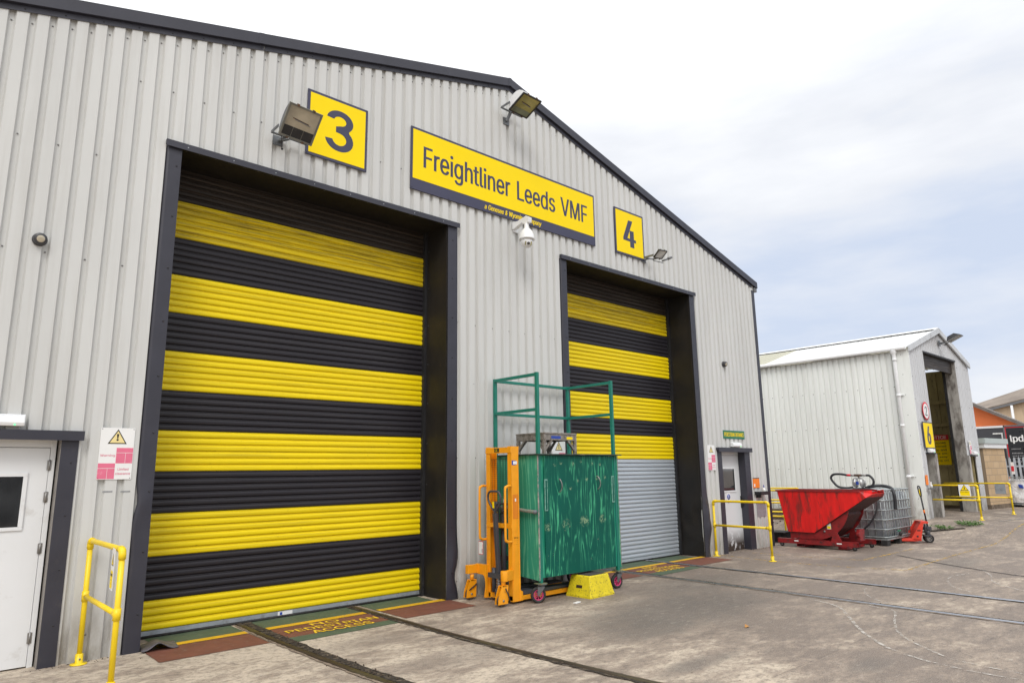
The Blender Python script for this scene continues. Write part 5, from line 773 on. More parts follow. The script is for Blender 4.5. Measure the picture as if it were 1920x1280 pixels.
def ped_sign():
    x0, x1, z0, z1, y = 12.62, 13.46, 2.272, 2.442, -.002
    t = thing('entrance_sign', 'green sign with yellow PEDESTRIAN ENTRANCE lettering above the right white door', 'sign', (x0, y, z0))
    MB().box(x0, x1, y-.008, y, z0, z1).build('sign_board', M_signG, t, .002)
    text('lettering', 'PEDESTRIAN ENTRANCE', (x0+.035, y-.008, z0+.045), X, Z, x1-x0-.07, .085, M_signY, t, .016)
ped_sign()
def bulkhead(x0, x1, z0, z1, y, label, led_x, grp='white emergency lights over doors'):
    t = thing('emergency_light', label, 'light', (x0, y, z0), 0, grp)
    MB().box(x0, x1, y-.035, y, z0+.005, z1).build('light_base', M_white, t, .006)
    MB().prism([(y-.036, z0), (y-.036, z1-.012), (y-.07, z1-.02), (y-.085, z0+.03), (y-.075, z0)], 'x', x0+.008, x1-.008).build('light_cover', M_pvc, t, .006)
    MB().lathe((led_x, y-.0775, z0+.012), (0, -1, 0), [(.007, 0), (.005, .006), (0, .007)], 10).build('indicator_light', M_led, t)
bulkhead(.30, .80, 2.115, 2.222, -.003, 'long white emergency light with green indicator over the left white door', .72)
bulkhead(12.86, 13.21, 2.10, 2.20, -.003, 'small white emergency light under the green PEDESTRIAN ENTRANCE sign', 13.15)

def wall_dome(x, z, label, tilt):
    t = thing('wall_lamp', label, 'light', (x, 0, z), 0, 'small dark round wall lamps'); n = V(tilt).normalized()
    MB().mat(M_lamp).lathe((x, -.001, z), (0, -1, 0), [(0, 0), (.062, 0), (.064, .012), (.055, .022), (.03, .026), (0, .026)], 24).build('wall_plate', None, t)
    c = V((x, -.045, z)); MB().lathe(c-n*.03, n, [(.0, -.01), (.045, -.008), (.054, .012), (.056, .045), (.050, .055), (.030, .062), (.0, .060)], 24).build('lamp_housing', M_lamp, t)
    MB().lathe(c-n*.03, n, [(.034, .0605), (.028, .064), (.016, .0655), (0, .066)], 20).build('lens', M_glasslamp, t)
wall_dome(.74, 3.885, 'small round dark lamp high on the wall above the left white door', (.05, -1, -.25))
wall_dome(12.83, 3.84, 'small dark dome lamp high on the wall above the pedestrian entrance', (-.1, -1, -.3))

def floodlight(name, label, C, W, H, tilt_dir, wall, frame_m, back_m, glass_m, split, depth, group=None, cap=True, dome=True):
    """C: centre of the glass. u: horizontal width direction, v: up the face"""
    v = V(tilt_dir).normalized(); u = V((1, 0, 0)); u = (u-v*u.dot(v)).normalized(); n = u.cross(v).normalized()
    if n.z > 0: n = -n
    C = V(C); t = thing(name, label, 'floodlight', tuple(wall), 0, group)
    def Q(a, b, d=0): return C+u*a+v*b+n*d
    # housing: tapered box or rounded back
    mb = MB()
    if dome:
        N = 8
        rows = []
        for j in range(N+1):
            th = math.pi*j/N; b = -math.cos(th)*H*.47; d = -math.sin(th)*depth-.012; rows.append((b, d))
        vs = [Q(a*W*.47, b, d) for a in (-1, 1) for b, d in rows]; n_ = N+1
        mb.add(vs, [(i, i+1, n_+i+1, n_+i) for i in range(N)], True); mb.add(vs, [tuple(range(n_)), tuple(range(n_, 2*n_))[::-1]])
    else:
        a, b = W*.48, H*.48; k = .55
        vs = [Q(-a, -b, -.01), Q(a, -b, -.01), Q(a, b, -.01), Q(-a, b, -.01), Q(-a*k, -b*k, -depth), Q(a*k, -b*k, -depth), Q(a*k, b*k, -depth), Q(-a*k, b*k, -depth)]
        mb.add(vs, [(0, 1, 5, 4), (1, 2, 6, 5), (2, 3, 7, 6), (3, 0, 4, 7), (4, 5, 6, 7)])
    mb.build('housing', back_m, t)
    f = .022*W/.4; mb = MB()
    for a0, a1, b0, b1 in ((-W/2, W/2, H/2-f, H/2), (-W/2, W/2, -H/2, -H/2+f), (-W/2, -W/2+f, -H/2+f, H/2-f), (W/2-f, W/2, -H/2+f, H/2-f)):
        mb.obox(Q((a0+a1)/2, (b0+b1)/2, 0), u*(a1-a0)/2, v*(b1-b0)/2, n*.014)
    mb.build('glass_frame', frame_m, t, .003)
    sb = -H/2+f+(H-2*f)*split
    g = MB().mat(glass_m); g.obox(Q(0, (sb+H/2-f)/2, .002), u*(W/2-f), v*(H/2-f-sb)/2, n*.003); go = g.build('lamp_glass', None, t)
    MB().mat(M_rust).bar(Q(-W*.27, H*.10, .006), Q(W*.22, H*.06, .006), .012, .006).mat(M_fix).bar(Q(-W*.20, H*.07, .009), Q(W*.27, H*.03, .009), .008, .005).build('lamp_tube', None, t) if split else None
    if split:
        d = MB().mat(M_black if cap else M_glassgreen); d.obox(Q(0, (-H/2+f+sb)/2, .003), u*(W/2-f), v*(sb+H/2-f)/2, n*.004)
        if cap:
            d.mat(frame_m)
            for a in (-W*.17, W*.14): d.obox(Q(a, (-H/2+f+sb)/2, .008), u*.002, v*(sb+H/2-f)/2, n*.001)
        d.build('gear_cover', None, t)
    for a in (-W*.25, W*.22):
        for b in (H/2, -H/2): MB().obox(Q(a, b, .004), u*.012, v*.012, n*.02).build('clip', M_rust if split else M_fix, t)
    # bracket to the wall
    w = V(wall); mb = MB(); e1 = Q(-W*.5-.012, -H*.28, -depth*.5); e2 = Q(W*.5+.012, -H*.28, -depth*.5); pl = w+V((0, -.02, 0))
    mb.bar(e1, V((e1.x, pl.y-.01, e1.z)) if False else e1+V((0, (pl.y-e1.y)*.75, 0)), .010, .035); mb.bar(e2, e2+V((0, (pl.y-e2.y)*.75, 0)), .010, .035)
    q1 = e1+V((0, (pl.y-e1.y)*.75, 0)); q2 = e2+V((0, (pl.y-e2.y)*.75, 0)); mb.bar(q1, q2, .035, .010); mb.bar((q1+q2)/2, pl, .05, .03); mb.obox(w+V((0, -.008, 0)), (.06, 0, 0), (0, .008, 0), (0, 0, .06))
    mb.build('bracket', M_galvdull, t)
    if split and cap:
        s = Q(-W*.40, -H*.5, -.02); pts = [s, s+V((.01, 0, -.06)), s+V((.045, .08, -.105)), s+V((.09, .17, -.09))]
        MB().tube(smooth_path(pts, 6), .004, 6).ball(pts[-1], .014, 8).build('cable', M_black, t)
    return t
M_galvdull = pm('dull_bracket_steel', (.20, .21, .22), .5, .7, .25, 12, (.14, .09, .06), .5, 12)
M_glassgreen = glass('greenish_gear_glass', (.10, .115, .085), .2)
M_framegrey = pm('weathered_grey_frame', (.19, .19, .17), .5, .3, .2, 10, (.18, .14, .09), .5, 12)
fl = floodlight('floodlight', 'large grey floodlight on an arm covering the corner of the number 3 sign', (3.09, -.40, 5.755), .42, .40, (.02, -.25, .31), (2.98, 0, 5.66), M_framegrey, M_grey, M_glasslamp, .33, .09, 'large floodlights on the gable')
text('lettering', 'Atlas', (0, 0, 0), (1, 0, 0), (0, 0, 1), .001, .001, M_fix, fl) if False else None
floodlight('floodlight', 'large pale floodlight with yellowish glass under the roof ridge', (6.755, -.43, 7.372), .395, .385, (.01, -.35, .15), (6.72, 0, 7.26), M_black, M_white, M_glassyel, .28, .17, 'large floodlights on the gable', False)
f3 = floodlight('small_floodlight', 'small flat floodlight with sensor right of the number 4 sign', (10.26, -.37, 5.655), .235, .19, (-.02, -.15, .115), (10.22, 0, 5.63), M_black, M_grey, M_glassled, 0, .045, None, True, False)
MB().tube([(10.36, -.33, 5.55), (10.47, -.40, 5.60)], .016, 10).tube([(10.46, -.395, 5.598), (10.54, -.43, 5.635)], [.026, .022], 12).tube([(10.15, -.28, 5.53), (10.40, -.33, 5.52)], .008, 8).build('sensor', M_grey, f3)

def ptz():
    c = V((6.83, -.33, 5.195)); t = thing('security_camera', 'white dome security camera on a wall bracket under the company name sign', 'camera', (6.88, 0, 5.48))
    mb = MB(); mb.obox((6.885, -.012, 5.475), (.055, 0, 0), (0, .012, 0), (0, 0, .085))
    mb.prism([(-.02, 5.55), (-.02, 5.43), (-.05, 5.42), (-.25, 5.475), (-.27, 5.44), (-.40, 5.44), (-.41, 5.52), (-.34, 5.56), (-.14, 5.53)], 'x', 6.805, 6.875)
    mb.build('bracket', M_pvc, t, .008)
    MB().lathe(c, (0, 0, 1), [(.03, .255), (.036, .235), (.036, .165), (.062, .145), (.092, .11), (.114, .05), (.120, .0), (.126, -.018), (.120, -.024), (.10, -.018), (0, -.018)], 32).build('dome_cap', M_pvc, t)
    h = MB(); h.ball(c+V((0, 0, -.055)), .096, 24, (1, 1, 1)); head = h.build('camera_head', M_pvc, t)
    d = V((-.35, -.75, -.5)).normalized(); s = d.orthogonal().normalized(); s = V((-d.y, d.x, 0)).normalized(); cc = c+V((0, 0, -.055))
    MB().lathe(cc+d*.090, d, [(.024, 0), (.024, .008), (.018, .010), (0, .009)], 20).build('lens', M_glassdark, head)
    for k in (-1, 1): 
        q = (d+s*.52*k).normalized(); MB().obox(cc+q*.0955, s*.009, q*.004, d.cross(s)*.030).build('infrared_lamp', M_glassyel, head)
ptz()

# rectangular plate, sanitiser station beside the entrance door
def sanitiser():
    t = thing('sanitiser_station', 'orange and black sanitiser station with pump bottle right of the pedestrian entrance', 'sanitiser dispenser', (13.78, 0, 1.15), 0, 'orange sanitiser stations')
    MB().mat(M_signO).box(13.67, 13.93, -.012, -.002, 1.245, 1.44).mat(M_signW).box(13.69, 13.74, -.0135, -.0122, 1.27, 1.33).mat(M_signK).box(13.67, 13.93, -.013, -.002, 1.441, 1.455).build('back_board', None, t)
    MB().mat(M_black).box(13.70, 14.08, -.16, -.004, 1.10, 1.115).box(13.70, 13.71, -.16, -.004, 1.115, 1.17).box(14.07, 14.08, -.16, -.004, 1.115, 1.17).box(13.71, 14.07, -.16, -.15, 1.115, 1.17).box(13.76, 13.80, -.10, -.004, 1.04, 1.10).build('tray', None, t)
    b = MB().mat(M_glassled).lathe((13.95, -.09, 1.116), (0, 0, 1), [(0, 0), (.034, 0), (.036, .08), (.030, .11), (.014, .125), (.014, .14), (0, .14)], 16).build('pump_bottle', None, t)
    MB().mat(M_signB).lathe((13.95, -.09, 1.256), (0, 0, 1), [(.016, 0), (.016, .02), (.006, .022), (.006, .05), (0, .05)], 12).bar((13.95, -.09, 1.303), (13.915, -.11, 1.298), .012).build('pump', None, b)
sanitiser()
tag(MB().box(13.74, 14.13, -.006, -.002, .64, .945).build('steel_plate', M_galvflat), 'blank grey metal plate on the wall below the orange sanitiser station', 'plate')
def side_lamp():
    t = thing('side_floodlight', 'dark floodlight on the side wall just behind the right corner of the big building', 'floodlight', (14.42, .6, 3.95))
    MB().box(14.42, 14.55, .52, .60, 3.90, 3.96).build('bracket', M_galvdull, t); MB().obox((14.62, .5, 3.96), (.10, .03, 0), (-.02, .07, 0), (0, 0, .07)).build('housing', M_black, t, .01)
side_lamp()

# ================================================================ HANDRAILS
def elbow(mb, c, r=.028): mb.ball(c, r, 12)
def handrail(label, pts_base, zt_, mids, ground_z=None, r=.0225, group='yellow tube handrails', sign=None, mat=None, wall_end=False, fourth=False):
    (x0, y0), (x1, y1) = pts_base; z0, z1 = hz(x0), hz(x1); t = thing('handrail', label, 'handrail', (x0, y0, z0), 0, group); m = mat or M_yel
    for i, (x, y, z) in enumerate(((x0, y0, z0), (x1, y1, z1))):
        if wall_end and i == 0: continue
        pb = MB().tube([(x, y, z+.004), (x, y, z1+zt_-.03)], r, 14); pb.build('post', m, t)
        fb = MB().lathe((x, y, z+.002), (0, 0, 1), [(0, 0), (.068, 0), (.068, .008), (.032, .010), (.032, .085), (.028, .09), (r, .092)], 18)
        fb.mat(M_fix).lathe((x, y-.032, z+.05), (0, -1, 0), [(.009, 0), (.009, .004), (0, .005)], 6).lathe((x-.032, y, z+.03), (-1, 0, 0), [(.009, 0), (.009, .004), (0, .005)], 6); fb.build('base_flange', m, t)
    zt2 = z1+zt_; mb = MB(); A, Bp = V((x0, y0, zt2-.022)), V((x1, y1, zt2-.022)); d = (Bp-A).normalized()
    pa = [A+d*.0] if wall_end else [A+V((0, 0, -.045)), A+V((0, 0, -.02))+d*.006, A+V((0, 0, -.006))+d*.02, A+d*.045]
    pb = [Bp-d*.045, Bp+V((0, 0, -.006))-d*.02, Bp+V((0, 0, -.02))-d*.006, Bp+V((0, 0, -.045))]
    mb.tube(pa+pb, r, 14)
    for P_, s in (((A, 1), (Bp, -1)) if not wall_end else ((Bp, -1),)):
        mb.tube([P_+V((0, 0, -.075)), P_+V((0, 0, -.035)), P_+V((0, 0, -.008))+d*s*.012, P_+d*s*.04, P_+d*s*.072], [r*1.28]*5, 14)
    mb.build('top_rail', m, t)
    for zz in mids:
        mb = MB().tube([(x0, y0, z1+zz), (x1, y1, z1+zz)], r*.95, 12)
        for x, y in (((x0, y0), (x1, y1)) if not wall_end else ((x1, y1),)): mb.tube([(x, y, z1+zz-.045), (x, y, z1+zz+.045)], r*1.32, 14)
        mb.tube([V((x1, y1, z1+zz))-d*.065, V((x1, y1, z1+zz))], r*1.28, 12); mb.build('mid_rail', m, t)
    return t
handrail('yellow tube handrail between the left white door and the larger shutter', ((1.405, -.085), (1.415, -1.26)), 1.10, [.585])
handrail('chipped yellow handrail in front of the pedestrian entrance door', ((11.99, -.055), (11.965, -1.21)), 1.06, [.58], mat=pm('chipped_handrail_yellow', (.86, .61, .008), .38, 0, .08, 5, (.20, .21, .25), .95, 15, .60))
def danger_sign(c, rv, w, h, label, group='danger signs on handrails'):
    rv = V(rv).normalized(); nv = rv.cross(V(Z)); c = V(c)
    t = thing('danger_sign', label, 'sign', tuple(c), 0, group)
    def P(a, b, d=0): return c+rv*a+V((0, 0, b))+nv*d
    MB().obox(P(0, 0), rv*w/2, V((0, 0, h/2)), nv*.002).build('sign_board', M_signW, t)
    mb = MB().mat(M_signK); s = w*.74; cz = h*.24
    mb.add([P(-s/2, cz-s*.42, .003), P(s/2, cz-s*.42, .003), P(0, cz+s*.42, .003)], [(0, 1, 2)]); mb.mat(M_signY); s *= .80
    mb.add([P(-s/2, cz-s*.42, .0038), P(s/2, cz-s*.42, .0038), P(0, cz+s*.42, .0038)], [(0, 1, 2)]); mb.mat(M_signK)
    mb.add([P(-w*.03, cz+s*.16, .0046), P(w*.03, cz+s*.16, .0046), P(w*.055, cz-s*.28, .0046), P(-w*.055, cz-s*.28, .0046)], [(0, 1, 2, 3)]); mb.build('hazard_triangle', None, t)
    MB().add([P(-w*.42, -h*.46, .003), P(w*.42, -h*.46, .003), P(w*.42, -h*.04, .003), P(-w*.42, -h*.04, .003)], [(0, 1, 2, 3)]).build('yellow_panel', M_signY, t)
    text('lettering', 'Danger', P(-w*.36, -h*.19, .0035), rv, Z, w*.72, h*.10, M_signK, t, .01, depth=0)
    text('lettering', '-- --- ---\n---- ---', P(-w*.32, -h*.36, .0035), rv, Z, w*.64, h*.10, M_signK, t, .02, depth=0) 
danger_sign((1.383, -1.125, .92), (-.10, -1, 0), .16, .32, 'narrow danger sign strapped to the near post of the handrail by the left door')

# ================================================================ STACKER
def stacker():
    t = thing('pallet_stacker', 'orange hand pallet stacker with twin mast and black tiller beside the green trolley', 'stacker', (6.05, -.55, 0))
    ya, yb2 = -.80, -.345      # the two mast channels
    mb = MB()
    for y in (ya, yb2):
        mb.box(6.00, 6.13, y-.032 if y == ya else y+.026, y-.026 if y == ya else y+.032, .03, 1.985)     # outer web
        s = 1 if y == ya else -1
        mb.box(6.00, 6.008, min(y-s*.032, y+s*.045), max(y-s*.032, y+s*.045), .03, 1.985); mb.box(6.122, 6.13, min(y-s*.032, y+s*.045), max(y-s*.032, y+s*.045), .03, 1.985)
    mb.box(5.99, 6.05, ya-.034, yb2+.034, 1.90, 1.975).box(5.995, 6.13, ya-.03, yb2+.03, .93, .985).box(6.0, 6.13, ya-.03, yb2+.03, .04, .10)
    mb.build('mast', M_org, t, .003)
    MB().mat(M_signK).box(5.988, 5.9905, -.60, -.50, 1.915, 1.965).build('label_plate', None, t)
    text('lettering', 'CE', (5.9875, -.515, 1.925), (0, -1, 0), Z, .055, .03, M_signY, t, .01)
    mb = MB().mat(M_signB).box(6.01, 6.12, ya-.0335, ya-.032, 1.74, 1.80).mat(M_signW).box(6.03, 6.10, ya-.0345, ya-.0335, 1.75, 1.79).build('maker_label', None, t)
    MB().mat(M_org2).box(6.02, 6.115, ya-.0335, ya-.032, 1.05, 1.36).mat(M_signW).box(6.055, 6.075, ya-.0345, ya-.0335, 1.27, 1.31).build('instruction_label', None, t)
    text('lettering', '1000 kg', (6.03, ya-.033, .80), X, Z, .075, .022, M_signK, t, .01)
    text('lettering', '--- -- ---\n-- ---- -', (6.03, ya-.033, .73), X, Z, .075, .05, M_signK, t)
    # mesh guard between the masts
    mb = MB()
    for i in range(7): y = ya+.06+i*(yb2-ya-.12)/6; mb.bar((6.03, y, 1.0), (6.03, y, 1.82), .003)
    for i in range(34): z = 1.0+i*.82/33; mb.bar((6.03, ya+.04, z), (6.03, yb2-.04, z), .002)
    mb.bar((6.03, ya+.04, 1.82), (6.03, yb2-.04, 1.82), .006); mb.build('mesh_guard', M_fixdark, t)
    # lifting mast / ram
    MB().mat(M_char).tube([(6.10, -.555, .12), (6.10, -.555, 1.12)], .032, 16).tube([(6.10, -.555, 1.12), (6.10, -.555, 1.16)], .042, 16).mat(M_steel).tube([(6.10, -.555, 1.16), (6.10, -.555, 1.30)], .012, 10).mat(M_rubber).tube([(6.10, -.50, .55), (6.09, -.50, 1.12)], .009, 6).build('lift_ram', None, t)
    mb = MB().mat(M_char)
    for y in (-.72, -.42): mb.tube([(6.095, y, 1.20), (6.095, y, 1.26)], .05, 16)
    mb.tube([(6.095, -.74, 1.23), (6.095, -.40, 1.23)], .014, 8)
    for y in (-.68, -.46): mb.bar((6.09, y, .3), (6.09, y, 1.22), .012, .02)
    mb.build('chain_roller', None, t)
    # base legs & stabilising arch legs
    for y, s in ((ya, -1), (yb2, 1)):
        mb = MB().prism([(6.13, .03), (6.17, .03), (6.17, .14), (6.13, .16)], 'y', y-.04, y+.04)
        mb.box(6.13, 7.35, y-.035, y+.035, .035, .09); mb.build('base_leg', M_org, t, .004)
        yo = y-.115 if s < 0 else y+.185       # outrigger wheel line
        a = MB(); top, bot = .43, .30
        if s > 0:
            # arched bracket out to the far wheel
            pts = [(y-.01, .03), (y-.01, .445), (yo+.03, .445), (yo+.03, .32), (yo-.05, .315)]+[(y+.065+.06*math.cos(th)*1.0+(.0), .20+.115*math.sin(th)) for th in [R(100), R(120), R(145), R(170), R(190)]][::1]+[(y+.035, .03)]
            a.prism([(q[0], q[1]) for q in pts], 'x', 5.95, 6.00); a.box(5.78, 5.96, yo-.03, yo+.03, .33, .44)
        else:
            a.obox((5.93, y-.025, .36), (.09, .03, 0), (-.01, .035, 0), (0, 0, .06)); a.cyl((5.84, y-.055, .30), (5.84, y-.055, .425), .048, seg=18)
        a.build('outrigger', M_org, t, .004)
        wx, wy = (5.80, -.845) if s < 0 else (5.83, -.17)
        f = MB()
        for dy in (-.034, .028):
            f.prism([(wx-.085, .035), (wx+.075, .035), (wx+.085, .24), (wx-.02, .255), (wx-.075, .12)], 'y', wy+dy, wy+dy+.006)
        f.box(wx-.01, wx+.085, wy-.034, wy+.034, .24, .255).cyl((wx+.03, wy, .255), (wx+.03, wy, .32), .028)
        f.mat(M_steel).lathe((wx, wy-.034, .075), (0, -1, 0), [(.014, 0), (.014, .008), (0, .009)], 12); fo = f.build('caster_fork', M_org, t)
        MB().mat(M_rust).lathe((wx, wy-.026, .072), (0, 1, 0), [(.02, 0), (.060, .0), (.070, .008), (.070, .044), (.060, .052), (.02, .052)], 28).build('wheel', None, fo)
        MB().mat(M_rubber).tube([(wx-.045, wy-.045, .13), (wx+.02, wy-.05, .17), (wx+.075, wy-.05, .20)] if s > 0 else [(wx+.03, wy-.045, .22), (wx+.075, wy-.05, .13), (wx+.095, wy-.05, .05)], .008, 8).build('brake_pedal', None, fo)
    # side grab handles
    for y0, y1 in ((ya-.034, ya-.135), (yb2+.034, yb2+.135)):
        y1 = y0-.0 if False else y1
        pts = [(5.995, y0+.01, 1.47), (5.93, y0+.0, 1.47), (5.90, y0, 1.45), (5.885, y0, 1.40), (5.885, y0, .84), (5.90, y0, .79), (5.93, y0, .77), (5.995, y0, .77)]
        MB().tube(smooth_path(pts, 4), .016, 12).build('grab_handle', M_org, t)
    # tiller with loop handle, leaning back over the pump
    a = V((5.965, -.60, .36)); b = V((5.90, -.615, 1.12)); MB().bar(a, b, .05, .05).bar(b, b+(b-a).normalized()*.14, .04, .03).build('tiller', M_char, t, .005)
    c = b+(b-a).normalized()*.02; up = (b-a).normalized(); w = V((0, -1, 0))
    pts = [c, c+w*.055+up*.05, c+w*.115+up*.13, c+w*.125+up*.20, c+w*.09+up*.255, c+up*.265, c-w*.09+up*.255, c-w*.125+up*.20, c-w*.115+up*.13, c-w*.055+up*.05]
    MB().tube(smooth_path(pts+[pts[0]], 5), .0145, 10).build('tiller_handle', M_char, t)
    MB().mat(M_signY).obox(c+up*.09+V((-.025, 0, 0)), V((.001, 0, 0)), w*.018, up*.04).build('warning_label', None, t)
    # pump and spring
    mb = MB().mat(M_char).cyl((5.965, -.60, .075), (5.965, -.60, .17), .052).box(5.93, 6.02, -.66, -.42, .30, .36).cyl((5.98, -.49, .12), (5.98, -.49, .42), .03)
    sp = [(5.965+.034*math.cos(i*.7), -.60+.034*math.sin(i*.7), .17+i*.0022) for i in range(64)]; mb.mat(M_steel).tube(sp, .0055, 6).cyl((5.965, -.60, .17), (5.965, -.60, .36), .016).build('pump', None, t)
    # fork carriage
    mb = MB().mat(M_char)
    mb.box(6.15, 6.19, ya+.02, yb2-.02, .50, .56)
    for y in (-.72, -.43): mb.box(6.17, 6.20, y-.03, y+.03, .10, .56)
    mb.build('fork_carriage', None, t, .004)
    for y in (-.76, -.42): MB().prism([(6.19, .095), (7.25, .10), (7.25, .125), (6.22, .15), (6.19, .15)], 'y', y-.07, y+.07).build('fork', M_char, t, .004)
    # hanging tag
    tg = MB().mat(M_signR).obox((5.90, -.315, .665), (.002, 0, 0), (0, .045, 0), (0, 0, .085)).mat(M_signW).obox((5.8975, -.315, .665), (.001, 0, 0), (0, .040, 0), (0, 0, .078)).mat(M_signK).obox((5.896, -.345, .63), (.0005, 0, 0), (0, .005, 0), (0, 0, .025)).mat(M_black).tube([(5.90, -.315, .75), (5.90, -.34, .78)], .002, 5).build('inspection_tag', None, t)
M_org2 = pm('darker_orange_label', (.72, .22, .01), .45)
stacker()

# ================================================================ GREEN TROLLEY CABINET
def castor(root, x, y, a, zp=.235, r=.100):
    """swivel castor: plate at height zp, wheel trailing in direction a"""
    d = V((math.cos(a), math.sin(a), 0)); n = V((-d.y, d.x, 0)); c = V((x, y, 0))+d*.045+V((0, 0, r))
    P = MB().mat(M_galvdull); P.obox((x, y, zp-.004), d*.058, n*.058, V((0, 0, .004)))
    P.cyl((x, y, zp-.008), (x, y, zp-.03), .036)
    f = P
    for s in (-1, 1):
        q = [V((x, y, zp-.03))+d*(-.04)+n*.03*s, V((x, y, zp-.03))+d*.055+n*.03*s, c+d*.018+n*.03*s, c-V((0, 0, .018))+n*.03*s, c-d*.018+n*.03*s]
        f.add(q+[p+n*.004*s for p in q], [(0, 1, 2, 3, 4), (5, 6, 7, 8, 9), (0, 1, 6, 5), (1, 2, 7, 6), (2, 3, 8, 7), (3, 4, 9, 8), (4, 0, 5, 9)])
    f.obox(V((x, y, zp-.032))+d*.008, d*.048, n*.034, V((0, 0, .003))); f.cyl(c-n*.036, c+n*.036, .009, seg=10)
    fo = f.build('castor', None, root)
    MB().lathe(c-n*.022, n, [(.066, .0), (.090, .0), (.099, .008), (.100, .022), (.099, .036), (.090, .044), (.066, .044), (.066, 0)], 36).build('tyre', M_rubber, fo)
    w = MB().lathe(c-n*.021, n, [(.067, .0), (.067, .042), (.056, .042), (.056, 0), (.067, 0)], 30).cyl(c-n*.026, c+n*.026, .018, seg=14)
    for k in range(8):
        th = k*math.pi/4; e = d*math.cos(th)+V((0, 0, 1))*math.sin(th); w.bar(c+e*.015, c+e*.060, .010, .030, up=n)
    w.build('wheel_rim', M_pink, fo)
def trolley():
    X0, X1, Y0, Y1 = 6.335, 7.885, -1.0, -.10
    t = thing('trolley_cabinet', 'tall green painted plywood cabinet on wheels with a steel rail frame above', 'trolley', ((X0+X1)/2, (Y0+Y1)/2, 0))
    H = 2.985; pw = .045
    for (x, y) in ((X0, Y0), (X1, Y0), (X0+.02, Y1), (X1, Y1)):
        MB().box(x-pw/2, x+pw/2, y-pw/2, y+pw/2, .235, H).build('post', M_grn, t, .003)
        MB().mat(M_rustgreen).obox((x, y, .236), (.062, 0, 0), (0, .062, 0), (0, 0, .007)).build('foot_plate', None, t, .003)
    for z in (H-.028, 2.478):
        MB().box(X0-pw/2+.002, X0+pw/2-.002, Y0+pw/2, Y1-pw/2, z-.02, z+.02).build('cross_rail', M_grn, t, .002)
        MB().box(X1-pw/2+.002, X1+pw/2-.002, Y0+pw/2, Y1-pw/2, z-.02, z+.02).build('cross_rail', M_grn, t, .002)
        MB().box(X0+.02+pw/2, X1-pw/2, Y1-pw/2+.002, Y1+pw/2-.002, z-.02, z+.02).build('cross_rail', M_grn, t, .002)
    # plywood box
    zb, zt_ = .305, 1.865
    mb = MB().mat(M_plyL); xs = X0-.045
    mb.prism([(Y0-.03, zb-.03), (Y1+.03, zb+.03), (Y1+.03, zt_), (Y0-.03, zt_)], 'x', xs-.006, xs+.008)
    mb.build('side_panel', None, t)
    MB().prism([(Y0-.025, zb-.02), (Y1+.03, zb+.03), (Y1+.03, zt_), (Y0-.025, zt_)], 'x', X1+.030, X1+.046).build('side_panel', M_plyL, t)
    MB().prism([(Y0-.036, zb-.03), (Y0-.030, zb-.03), (Y0-.030, zt_), (Y0-.036, zt_)], 'x', xs-.009, xs+.011).build('frayed_edge', M_plyE, t)
    MB().prism([(Y0-.034, zb-.05), (Y0-.026, zb-.05), (Y0-.028, zt_), (Y0-.034, zt_)], 'x', X1+.046, X1+.052).build('frayed_edge', M_plyE, t)
    MB().box(xs+.01, X1+.03, Y1+.028, Y1+.04, zb, zt_).build('back_panel', M_plyL, t)
    MB().box(xs, X1+.03, Y0-.01, Y1+.03, zb+.012, zb+.03).build('floor_panel', M_plyL, t)
    MB().box(X0+.024, X0+.105, Y0-.012, Y0+.004, zb-.005, zt_-.002).build('front_stile', M_plyfade, t)
    MB().box(X1-.085, X1-.024, Y0-.012, Y0+.004, zb-.002, zt_-.002).build('front_stile', M_plyfade, t)
    d = MB(); d.box(X0+.072, X1-.075, Y0-.034, Y0-.014, zb-.002, zt_-.004); door = d.build('door', M_plyD, t, .002)
    for x, zc in ((X0+.245+.10, 1.55), (X1-.42, 1.57)):
        pts = [(x, Y0-.034, zc), (x+.004, Y0-.055, zc-.01), (x+.012, Y0-.075, zc-.05), (x+.014, Y0-.080, zc-.09), (x+.012, Y0-.075, zc-.13), (x+.004, Y0-.055, zc-.165), (x, Y0-.034, zc-.175)]
        MB().tube(smooth_path(pts, 4), .007, 8).build('door_handle', M_steel, door)
    for x, za, zb2 in ((X0+.066, 1.09+.05, 1.50+.05), (X1-.112, 1.20+.0, 1.545+.03)):
        mb = MB().mat(M_plylite).box(x, x+.050, Y0-.046, Y0-.0345, za, zb2).mat(M_plyD).box(x+.011, x+.039, Y0-.0475, Y0-.046, za+.015, zb2-.015); mb.build('door_batten', None, t)
    tb = MB(); tb.box(X0-.09, X1+.10, Y0-.075, Y1+.06, 1.868, 1.884); tb.build('top_board', M_topboard, t, .002)
    # push bar on the stacker side
    xb = xs-.05; mb = MB().mat(M_pipe); mb.tube([(xb, Y0-.005, 1.135), (xb-.005, Y0+.45, 1.165), (xb-.01, Y1+.02, 1.185)], .023, 14).mat(M_grey).lathe((xb, Y0-.005, 1.135), (0, -1, -.05), [(.027, 0), (.027, .03), (0, .034)], 12)
    mb.mat(M_pipe).bar((xb, Y0+.03, 1.14), (xs, Y0+.03, 1.14), .03).bar((xb, Y1-.03, 1.18), (xs, Y1-.03, 1.18), .03); mb.build('push_bar', None, t)
    castor(t, X0, Y0-.01, R(150)); castor(t, X1, Y0-.01, R(171)); castor(t, X1-.02, Y1-.02, R(190)); castor(t, X0, Y1, R(200))
M_rustgreen = pm('rusty_green_plate', (.16, .19, .11), .8, .2, .3, 30, (.20, .09, .04), .8, 22, .5)
M_plyfade = ply_mat('streaky_green_stile', (.010, .19, .12), (.09, .42, .26), 6, .2, False, .05)
M_plylite = pm('pale_green_batten', (.20, .40, .33), .6, 0, .2, 14, (.01, .16, .11), .7, 20, .5)
